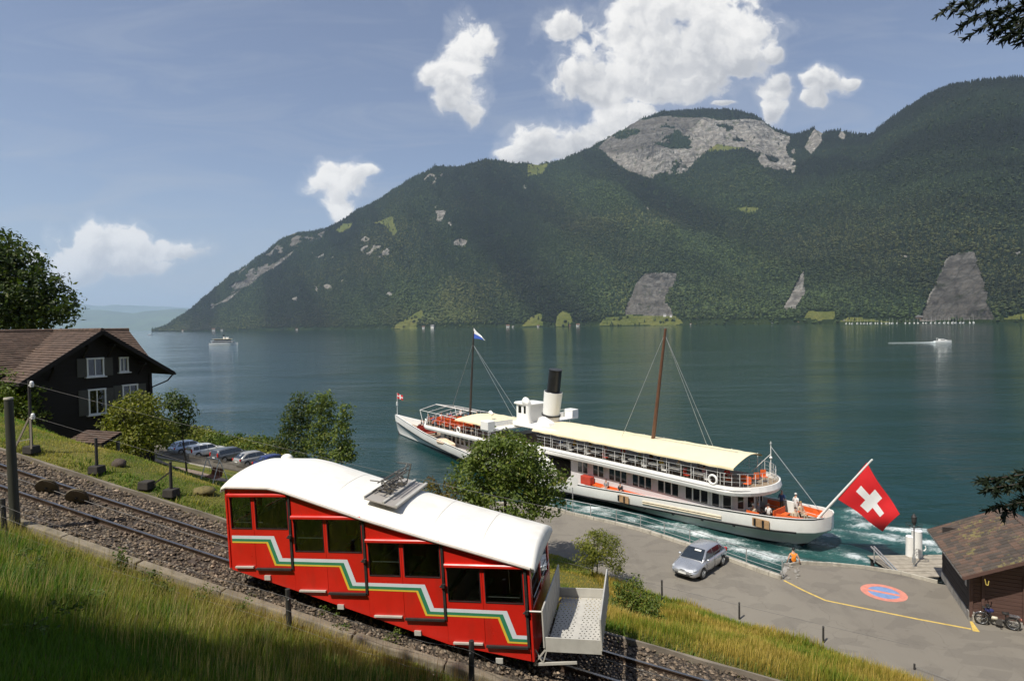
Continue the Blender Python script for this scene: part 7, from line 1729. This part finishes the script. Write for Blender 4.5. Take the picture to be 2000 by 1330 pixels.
def tree(name, label, base, blobs, n, size, pal, seed, trunk=.15, cat='tree', group=None, clump=None, per=11, shell=.45, stems=None, flat=.5):
    base = tuple(float(c) for c in base); t = thing(name, label, cat, base, 0, group); B = [(x - base[0], y - base[1], z - base[2], a, b, c_) for x, y, z, a, b, c_ in blobs]
    V, F, colr = leaves(B, n, size, pal, seed, clump or size * 2.2, flat, per, shell); np_mesh('crown', V, F, LEAF, parent=t, col=colr)
    mb = MB(); rr = random.Random(seed)
    zt = max(b[2] for b in B)
    for (sx, sy) in (stems or [(0, 0)]):
        cx = sum(b[0] for b in B) / len(B); cy = sum(b[1] for b in B) / len(B); pts = [Vector((sx, sy, -.3))]
        for k in range(1, 6): f = k / 5; pts.append(Vector((sx + (cx - sx) * f ** 1.5 * .6 + rr.uniform(-.1, .1) * trunk * 6, sy + (cy - sy) * f ** 1.5 * .6 + rr.uniform(-.1, .1) * trunk * 6, zt * f * .95)))
        for k in range(5): mb.cone(pts[k], pts[k + 1], trunk * (1 - k * .17), trunk * (1 - (k + 1) * .17), 8)
        for b in B:
            c_ = Vector(b[:3]); st = min(pts[1:5], key=lambda p: (p - c_).length + 2 * max(0, p.z - c_.z)); mid = st.lerp(c_, .5) + Vector((rr.uniform(-.2, .2), rr.uniform(-.2, .2), .1)); mb.cone(st, mid, trunk * .38, trunk * .24, 6); mb.cone(mid, c_, trunk * .24, trunk * .08, 6)
            for q in range(3):
                e_ = c_ + Vector((rr.uniform(-1, 1) * b[3], rr.uniform(-1, 1) * b[4], rr.uniform(-.3, 1) * b[5])) * .7; mb.cone(mid, e_, trunk * .14, trunk * .04, 5)
    mb.build('trunk', BARK, t); return t
def lobes(px, py, Y, rx, ry, depth=None):
    """a crown lobe seen at a picture point at distance Y, radii in metres"""
    q = on_y(px, py, Y); return (q[0], q[1], q[2], rx, depth or rx, ry)
# big round tree between cabin and quay
tree('broadleaf_tree', 'dense round green tree on the quay in front of the steamer', (-.6, 35.9, 1.6), [lobes(985, 905, 36, 2.3, 1.9), lobes(930, 945, 36, 1.7, 1.6), lobes(1050, 940, 36.2, 1.7, 1.5), lobes(985, 975, 35.5, 2.6, 1.3), lobes(1070, 985, 36, 1.1, .8), lobes(905, 985, 36, 1.0, .9), lobes(985, 870, 36.4, 1.3, .9), lobes(1020, 900, 35.6, 1.3, 1.2), lobes(950, 890, 35.7, 1.1, 1.0)], 19000, .105, MID, 11, .17, clump=.24)
tree('shrub', 'reddish low shrub behind the cabin roof left of the round tree', (-3.9, 35, 1.7), [lobes(872, 965, 35, .7, 1.0), lobes(840, 960, 35.3, .5, .9), lobes(815, 965, 35.5, .4, .6)], 1500, .08, [(.08, .05, .018), (.12, .10, .02), (.10, .12, .03)], 12, .04, 'shrub')
# lakeside group behind the car park
tree('slender_tree', 'tall slender dark green tree left of the lakeside pair', (-22.6, 61.5, 1.3), [lobes(583, 795, 61, 1.05, .8), lobes(568, 815, 61, .95, .7), lobes(592, 825, 61, 1.0, .8), lobes(562, 843, 61.4, 1.1, .7), lobes(585, 855, 61, 1.2, .8), lobes(545, 868, 60.6, 1.1, .7), lobes(582, 882, 60.6, 1.3, .8), lobes(585, 774, 61, .6, .5)], 5200, .13, DGREEN, 21, .14, group='trees at the lake edge', clump=.3)
tree('slender_tree', 'taller light green slender tree right of the lakeside pair', (-19.9, 61.0, 1.2), [lobes(628, 777, 60.5, .7, .6), lobes(640, 790, 60.5, .75, .5), lobes(620, 800, 60.5, .9, .7), lobes(636, 818, 60.5, .9, .7), lobes(620, 838, 60.3, 1.1, .7), lobes(640, 852, 60.3, 1.0, .7), lobes(615, 868, 60, 1.1, .7), lobes(640, 884, 60, 1.2, .8)], 4800, .13, MID, 22, .13, group='trees at the lake edge', clump=.34)
tree('slender_tree', 'thin small tree at the right of the lakeside group', (-17.4, 60, 1.1), [lobes(668, 855, 59.5, .8, 1.6), lobes(672, 885, 59.5, 1.1, 1.1), lobes(675, 805, 59.6, .5, .8), lobes(668, 830, 59.6, .5, .8)], 2600, .14, MID, 23, .07, group='trees at the lake edge', clump=.3)
HG = 'bushes along the car park hedge'
for k, (px, py, rx, ry, pal, lb) in enumerate([(345, 850, 2.0, 1.3, MID, 'leftmost bright bush behind the pale blue car'), (385, 858, 2.0, 1.2, YGREEN, 'yellowish bush behind the white wagon'), (415, 868, 1.8, 1.0, MID, 'bush behind the dark grey car'), (450, 872, 1.7, 1.0, GREEN, 'dark bush behind the beige car'), (478, 878, 1.5, 1.0, YGREEN, 'light bush behind the blue car'), (508, 878, 1.6, 1.2, MID, 'bush left of the slender lakeside trees'), (535, 888, 1.5, 1.0, YGREEN, 'yellow-green bush at the foot of the slender trees')]):
    Y = 79.5 - k * 1.7; q = on_y(px, py, Y); tree('bush', lb, (q[0], q[1], 1.3), [lobes(px, py - 4, Y, rx * 1.1, ry * 1.2), lobes(px - 16, py + 6, Y, rx, ry), lobes(px + 16, py + 4, Y, rx, ry), lobes(px + 4, py - 16, Y, rx * .55, ry * .7)], 3200, .17, pal, 40 + k, .06, 'bush', HG, clump=.36)
tree('leafy_bush', 'dark green tree with grey-green leaves behind the yellow tree', (-27.4, 50, 3.2), [lobes(335, 810, 50, 1.6, 1.7), lobes(350, 785, 50, .9, .9), lobes(320, 840, 50, 1.9, 1.3), lobes(350, 830, 50, 1.1, 1.2)], 3600, .13, DGREEN, 51, .10, 'tree', clump=.3)
# yellow-green tree before the chalet
tree('feathery_tree', 'yellow-green feathery tree in front of the chalet corner', (-22.7, 36, 6.8), [lobes(262, 800, 36, 1.2, 1.0), lobes(240, 825, 36, 1.2, .9), lobes(285, 828, 36, 1.1, .9), lobes(255, 855, 35.6, 1.5, .9), lobes(230, 865, 35.8, .9, .7), lobes(290, 860, 36, 1.0, .8), lobes(275, 780, 36.2, .6, .6), lobes(225, 800, 36, .5, .4), lobes(305, 790, 36.2, .35, .5), lobes(320, 840, 36.3, .7, .6)], 9500, .085, YGREEN, 52, .10, 'tree', clump=.2, per=9)
# bush and great tree at the left edge
tree('leafy_bush', 'yellow-topped bush at the left edge below the chalet roof', (-31.2, 34, 9.8), [lobes(10, 755, 34, 1.4, 1.0), lobes(45, 775, 34, 1.1, .9), lobes(0, 790, 34, 1.6, 1.1), lobes(-40, 770, 34, 1.6, 1.4), lobes(40, 810, 34, 1.2, .8), lobes(-10, 830, 34, 1.5, .9)], 7000, .09, MID, 53, .10, 'bush', clump=.2)
tree('great_tree', 'large dark spreading tree rising behind the chalet roof', (-60, 62, 9.5), [lobes(20, 515, 60, 2.6, 2.3), lobes(-40, 500, 60, 3.5, 3.2), lobes(70, 560, 60, 2.4, 1.9), lobes(30, 575, 60, 3.2, 2.4), lobes(105, 590, 60, 1.9, 1.6), lobes(65, 615, 60, 2.3, 1.6), lobes(-30, 570, 60, 4, 3), lobes(0, 620, 60, 3.5, 1.9), lobes(118, 620, 60, 1.2, 1.0), lobes(-60, 620, 60, 4, 2.5)], 24000, .21, DGREEN, 54, .42, clump=.5)
# young trees by the road
tree('young_tree', 'small light green tree at the road edge behind the platform', (4.75, 34.6, 1.45), [lobes(1168, 1065, 34, 1.15, .75), lobes(1145, 1082, 34, .75, .6), lobes(1196, 1082, 34, .75, .65), lobes(1172, 1048, 34.1, .65, .35), lobes(1200, 1106, 33.9, .5, .35), lobes(1150, 1104, 34, .6, .35), lobes(1190, 1055, 34, .4, .3), lobes(1135, 1062, 34, .3, .3)], 6800, .060, YGREEN, 61, .045, clump=.15, stems=[(0, 0), (-.28, .1)], per=9, flat=.4)
tree('young_tree', 'scrubby dark-based bush on the meadow slope right of the platform', tuple(on_y(1243, 1262, 20.2)), [lobes(1240, 1155, 20.5, .40, .34), lobes(1220, 1180, 20.3, .50, .36), lobes(1262, 1182, 20.3, .48, .36), lobes(1240, 1205, 20, .65, .38), lobes(1272, 1215, 19.9, .45, .3), lobes(1243, 1136, 20.6, .16, .26), lobes(1210, 1215, 19.9, .42, .28), lobes(1240, 1235, 19.9, .6, .28), lobes(1212, 1150, 20.4, .2, .2)], 9000, .045, MID, 62, .045, 'bush', clump=.10, per=9)
q = on_ground(238, 1120); tree('tall_weed', 'tall leafy weed growing beside the concrete kerb', tuple(q), [(q[0], q[1], q[2] + .18, .10, .10, .16), (q[0] + .02, q[1], q[2] + .42, .08, .08, .15)], 420, .030, GREEN, 63, .012, 'weed', clump=.05)
q = on_ground(1540, 1122); tree('weed_clump', 'green weeds growing in the rubble at the kerb end', (q[0], q[1], ZQ), [(q[0], q[1], ZQ + .15, .38, .3, .2), (q[0] - .3, q[1] + .15, ZQ + .15, .25, .25, .18)], 900, .045, YGREEN, 64, .02, 'weeds', clump=.12)
# trees of the wood behind the camera, whose shade falls over the near bank
for k, (x, y, cz, r) in enumerate([(-14.2, -1.6, 26, 4.4), (-10.9, -.6, 27, 4.2), (-6.0, -4.0, 28.5, 4.6), (-9.5, -6, 27, 5.0), (.5, -6.0, 28, 4.8)]):
    g_ = float(ground(max(x, -13.5), max(y, -13))); tree('wood_tree', ['tall wood tree behind the viewpoint, westernmost', 'wood tree nearest to the funicular behind the viewpoint', 'tall wood tree just behind the viewpoint', 'wood tree farther back behind the viewpoint', 'wood tree behind the viewpoint towards the lake'][k], (x, y, g_), [(x, y, cz, r, r, r * .8), (x + 1.2, y - .6, cz + 2.4, r * .7, r * .7, r * .6), (x - 1.2, y + .4, cz - 2, r * .8, r * .8, r * .5)], 6000, .34, DGREEN, 70 + k, .3, group='trees of the wood behind the viewpoint', clump=.5, shell=.2)
# spruce at the right whose branch tips reach into the picture
def spruce(name, label, base, H, extra=()):
    t = thing(name, label, 'tree', base); mb = MB(); mb.cone((0, 0, -.3), (0, 0, H), .24, .03, 10); V = []; Cc = []; r = np.random.default_rng(5)
    def branch(p, q, droop, w):
        p, q = Vector(p), Vector(q); n = max(6, int((q - p).length / .11)); prev = p
        for k in range(1, n + 1):
            f = k / n; c_ = p.lerp(q, f) - Vector((0, 0, droop * math.sin(PI * f * .9) * .4)); mb.cone(prev, c_, .022 * (1.15 - f), .022 * (1.15 - f) * .85, 5, caps=False); d = (c_ - prev).normalized(); prev = c_
            sd = d.cross(Vector((0, 0, 1))).normalized()
            for s in (1, -1):
                L = w * (1.05 - .75 * f) * r.uniform(.7, 1.1) + .10; L *= r.uniform(.6, 1.25); tip = c_ + sd * s * L * r.uniform(.55, .9) + d * L * r.uniform(.4, .9) - Vector((0, 0, L * r.uniform(.1, .55)))
                dd = (tip - c_)
                for g in range(int(6 + L * 40)):
                    h = (g + .5) / int(6 + L * 40); b = c_ + dd * h
                    for _ in range(3):
                        nd = (dd.normalized() * .8 + Vector(r.normal(0, .55, 3))).normalized() * .058; sdv = nd.cross(Vector(r.normal(0, 1, 3))).normalized() * .0105
                        V.extend([b - sdv, b + sdv, b + nd + sdv * .3, b + nd - sdv * .3]); cc_ = r.uniform(.6, 1.35); Cc.extend([(.018 * cc_, .028 * cc_, .012 * cc_)] * 4)
    for p, q, dr, w in extra: branch(p, q, dr, w)
    z = 1.0
    while z < H - .4:
        R_ = 2.75 * (1 - z / H) ** .85 + .2
        for k in range(5):
            a = r.uniform(0, 6.28)
            if not extra or not (2.2 < (a % 6.28) < 4.4): branch((0, 0, z), (R_ * math.cos(a), R_ * math.sin(a), z - .25 * R_), .5, .24) if R_ < 1.2 or k < 2 else None
        z += .75
    mb.build('trunk', BARK, t); V = np.array(V); np_mesh('needles', V, np.arange(len(V)).reshape(-1, 4), NEED, parent=t, col=np.array(Cc)); return t
sbx, sby = 7.6, 5.4; sbz = float(ground(sbx, sby))
def tipat(px, py, Y): q = on_y(px, py, Y); return (q[0] - sbx, q[1] - sby, q[2] - sbz)
EX = []
for (px, py, Y), up_ in [((1862, 8, 5.6), .9), ((1908, 26, 5.5), .75), ((1938, 40, 5.4), .7), ((1972, 48, 5.3), .6), ((1988, 62, 5.25), .5), ((1950, -30, 5.6), .9)]:
    e_ = tipat(px, py, Y); EX.append(((.0, .0, e_[2] + up_), e_, .1, .13))
for (px, py, Y) in [(1928, 935, 5.5), (1945, 950, 5.4), (1962, 985, 5.3)]: e_ = tipat(px, py, Y); EX.append(((.0, .0, e_[2] + .5), e_, .05, .13))
spruce('spruce', 'dark spruce at the right edge with branch tips hanging into the picture', (sbx, sby, sbz), 12.5, EX)

# ================================================================== GRASS
GRM = foliage_mat('grass_blade', .42, 2.0, rough=.6)
def blades(name, x, y, h, w, tipc, basec, label, lean=.35, seed=1, dz=-.03):
    r = np.random.default_rng(seed); n = len(x); z = ground(x, y) + dz; a = r.random(n) * 6.28; ln_2 = r.uniform(.1, 1, n) * lean * h; dx, dy = np.cos(a), np.sin(a); wx_, wy_ = -dy * w, dx * w
    lx, ly = dx * ln_2 + .25 * h * .4, dy * ln_2 + .1 * h * .4
    V = np.stack([np.stack([x - wx_, y - wy_, z], 1), np.stack([x + wx_, y + wy_, z], 1), np.stack([x + wx_ * .7 + lx * .35, y + wy_ * .7 + ly * .35, z + h * .55], 1), np.stack([x - wx_ * .7 + lx * .35, y - wy_ * .7 + ly * .35, z + h * .55], 1), np.stack([x + lx, y + ly, z + h], 1)], 1)
    i = np.arange(n)[:, None] * 5; F = np.concatenate([i + np.array([[0, 1, 2]]), i + np.array([[0, 2, 3]]), i + np.array([[3, 2, 4]])], 0)
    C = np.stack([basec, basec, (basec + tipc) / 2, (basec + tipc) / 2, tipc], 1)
    np_mesh(name, V.reshape(-1, 3), F, GRM, col=C.reshape(-1, 3), kind='stuff', label=label)
def colours(x, y, dry, r, seed):
    """green, straw or brown by slow patches and a per-blade draw"""
    n = len(x); p = fbm(x * .55, y * .55, seed, 4); t = np.clip((p - .5) * 3.2 + dry + r.normal(0, .25, n), 0, 1)[:, None]
    g = np.array([.050, .092, .014]); st = np.array([.21, .165, .058]); gy = np.array([.125, .135, .024])
    c = np.where(t < .5, g + (gy - g) * t * 2, gy + (st - gy) * (t - .5) * 2) * r.uniform(.7, 1.35, (n, 1)); return c
r = np.random.default_rng(3)
def scatter(n, u0, u1, v0, v1): u, v = r.uniform(u0, u1, n), r.uniform(v0, v1, n); return (*xy_of(u, v), u, v)
x, y, u, v = scatter(190000, -17, 9, -9.0, -.62)
k = (y > 3.5) & (np.abs(x) < .93 * y + 1); x, y, u, v = x[k], y[k], u[k], v[k]
dryn = np.clip(.38 - .5 * np.abs(v + .9) * .8 + .5, -.05, .85) * np.exp(-np.maximum(0, -1.2 - v) * .6) + .12 + .35 * np.clip((u + 3) / 8, 0, 1)
tip = colours(x, y, dryn - .06 - .10 * np.clip(-u / 10, 0, 1), r, 2); h = r.uniform(.10, .34, len(x)) * (.55 + .9 * fbm(x * .7, y * .7, 5, 3)) * np.clip((-.5 - v) / .5, .25, 1)
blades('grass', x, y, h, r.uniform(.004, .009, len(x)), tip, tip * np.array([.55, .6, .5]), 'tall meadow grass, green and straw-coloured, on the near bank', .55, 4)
# seed stalks
x, y, u, v = scatter(9000, -15, 8, -5.0, -.8); k = (y > 5) & (np.abs(x) < .93 * y + 1); x, y = x[k], y[k]; tip = np.array([.26, .20, .11]) * r.uniform(.7, 1.3, (len(x), 1))
blades('grass', x, y, r.uniform(.35, .62, len(x)), np.full(len(x), .0035), tip, tip * .6, 'thin brown seed stalks standing in the near meadow grass', .3, 6)
# lake-side meadow right of the cabin
x = r.uniform(-2, 22, 240000); y = r.uniform(12, 40, len(x)); u, v = uv_of(x, y); gz = ground(x, y); k = (v > 2.75) & (gz > 1.22) & (x < .9 * y + 1) & (r.random(len(x)) < np.clip(26 / y, 0, 1) ** 2)
x, y, u, v = x[k], y[k], u[k], v[k]; lowm = (x < 4.5) & (y > 24)
tip = colours(x, y, np.where(lowm, .50, .86), r, 8) * np.array([1.22, 1.10, .82]); h = r.uniform(.10, .42, len(x)) * (.35 + 1.2 * fbm(x * .5, y * .5, 6, 3)) * np.where(lowm, .35, 1.0)
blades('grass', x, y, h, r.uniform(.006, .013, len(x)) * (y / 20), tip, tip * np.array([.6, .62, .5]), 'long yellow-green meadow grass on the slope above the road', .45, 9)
# mown strip left of the cabin
x, y, u, v = scatter(90000, -28, -5, 2.75, 9.5); tip = colours(x, y, .42 + .12 * r.random(len(x)), r, 12) * 1.05; h = r.uniform(.03, .10, len(x)) * np.where(r.random(len(x)) < .04, 2.2, 1)
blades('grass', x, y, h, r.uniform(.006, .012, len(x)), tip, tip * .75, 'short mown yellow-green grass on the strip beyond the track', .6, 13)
# garden lawn by the swing
x = r.uniform(-34, -12, 40000); y = r.uniform(38, 60, len(x)); tip = colours(x, y, .3, r, 15); gz = ground(x, y); k = gz > 1.6; x, y, tip = x[k], y[k], tip[k]
blades('grass', x, y, r.uniform(.05, .14, len(x)), r.uniform(.012, .025, len(x)), tip, tip * .7, 'short lawn around the garden swing', .5, 16)
# leafy weeds at the foot of the bush and among the ballast edge
for wk, (px, py, s_, pal_) in enumerate([(60, 1130, .5, GREEN), (140, 1100, .4, MID), (300, 1150, .45, GREEN), (330, 1165, .5, GREEN), (390, 1180, .35, MID), (470, 1205, .4, GREEN), (640, 1215, .55, MID), (690, 1245, .5, GREEN), (180, 1180, .4, GREEN), (760, 1265, .4, MID), (1000, 1300, .3, MID), (60, 1250, .6, GREEN)]):
    q = on_ground(px, py); tree('wild_plant', 'leafy wild plant in the near meadow, ' + ['far left below the dark post', 'left below the kerb', 'clump below the second kerb block', 'clump close to the tall weed', 'small one right of the tall weed', 'left of the fence post by the cabin', 'right of the fence post by the cabin', 'low one in front of the cabin middle', 'in the lit grass at the shadow edge', 'below the cabin near the wire', 'at the bottom edge below the platform', 'in the shade at the left edge'][wk], tuple(q), [(q[0] + random.uniform(-.2, .2) * k_, q[1] + random.uniform(-.2, .2) * k_, q[2] + .12 + .1 * k_, s_ * .4, s_ * .35, .14) for k_ in range(3)], 260, .028, pal_, 300 + wk, .008, 'wild plant', 'wild plants in the near meadow', clump=.05)

x, y, u, v = scatter(2600, -18, 8, 2.3, 3.4); tip = colours(x, y, .35, r, 18); blades('grass', x, y, r.uniform(.05, .22, len(x)), r.uniform(.01, .022, len(x)), tip, tip * .6, 'ragged grass and weeds along the far edge of the ballast', .8, 19)
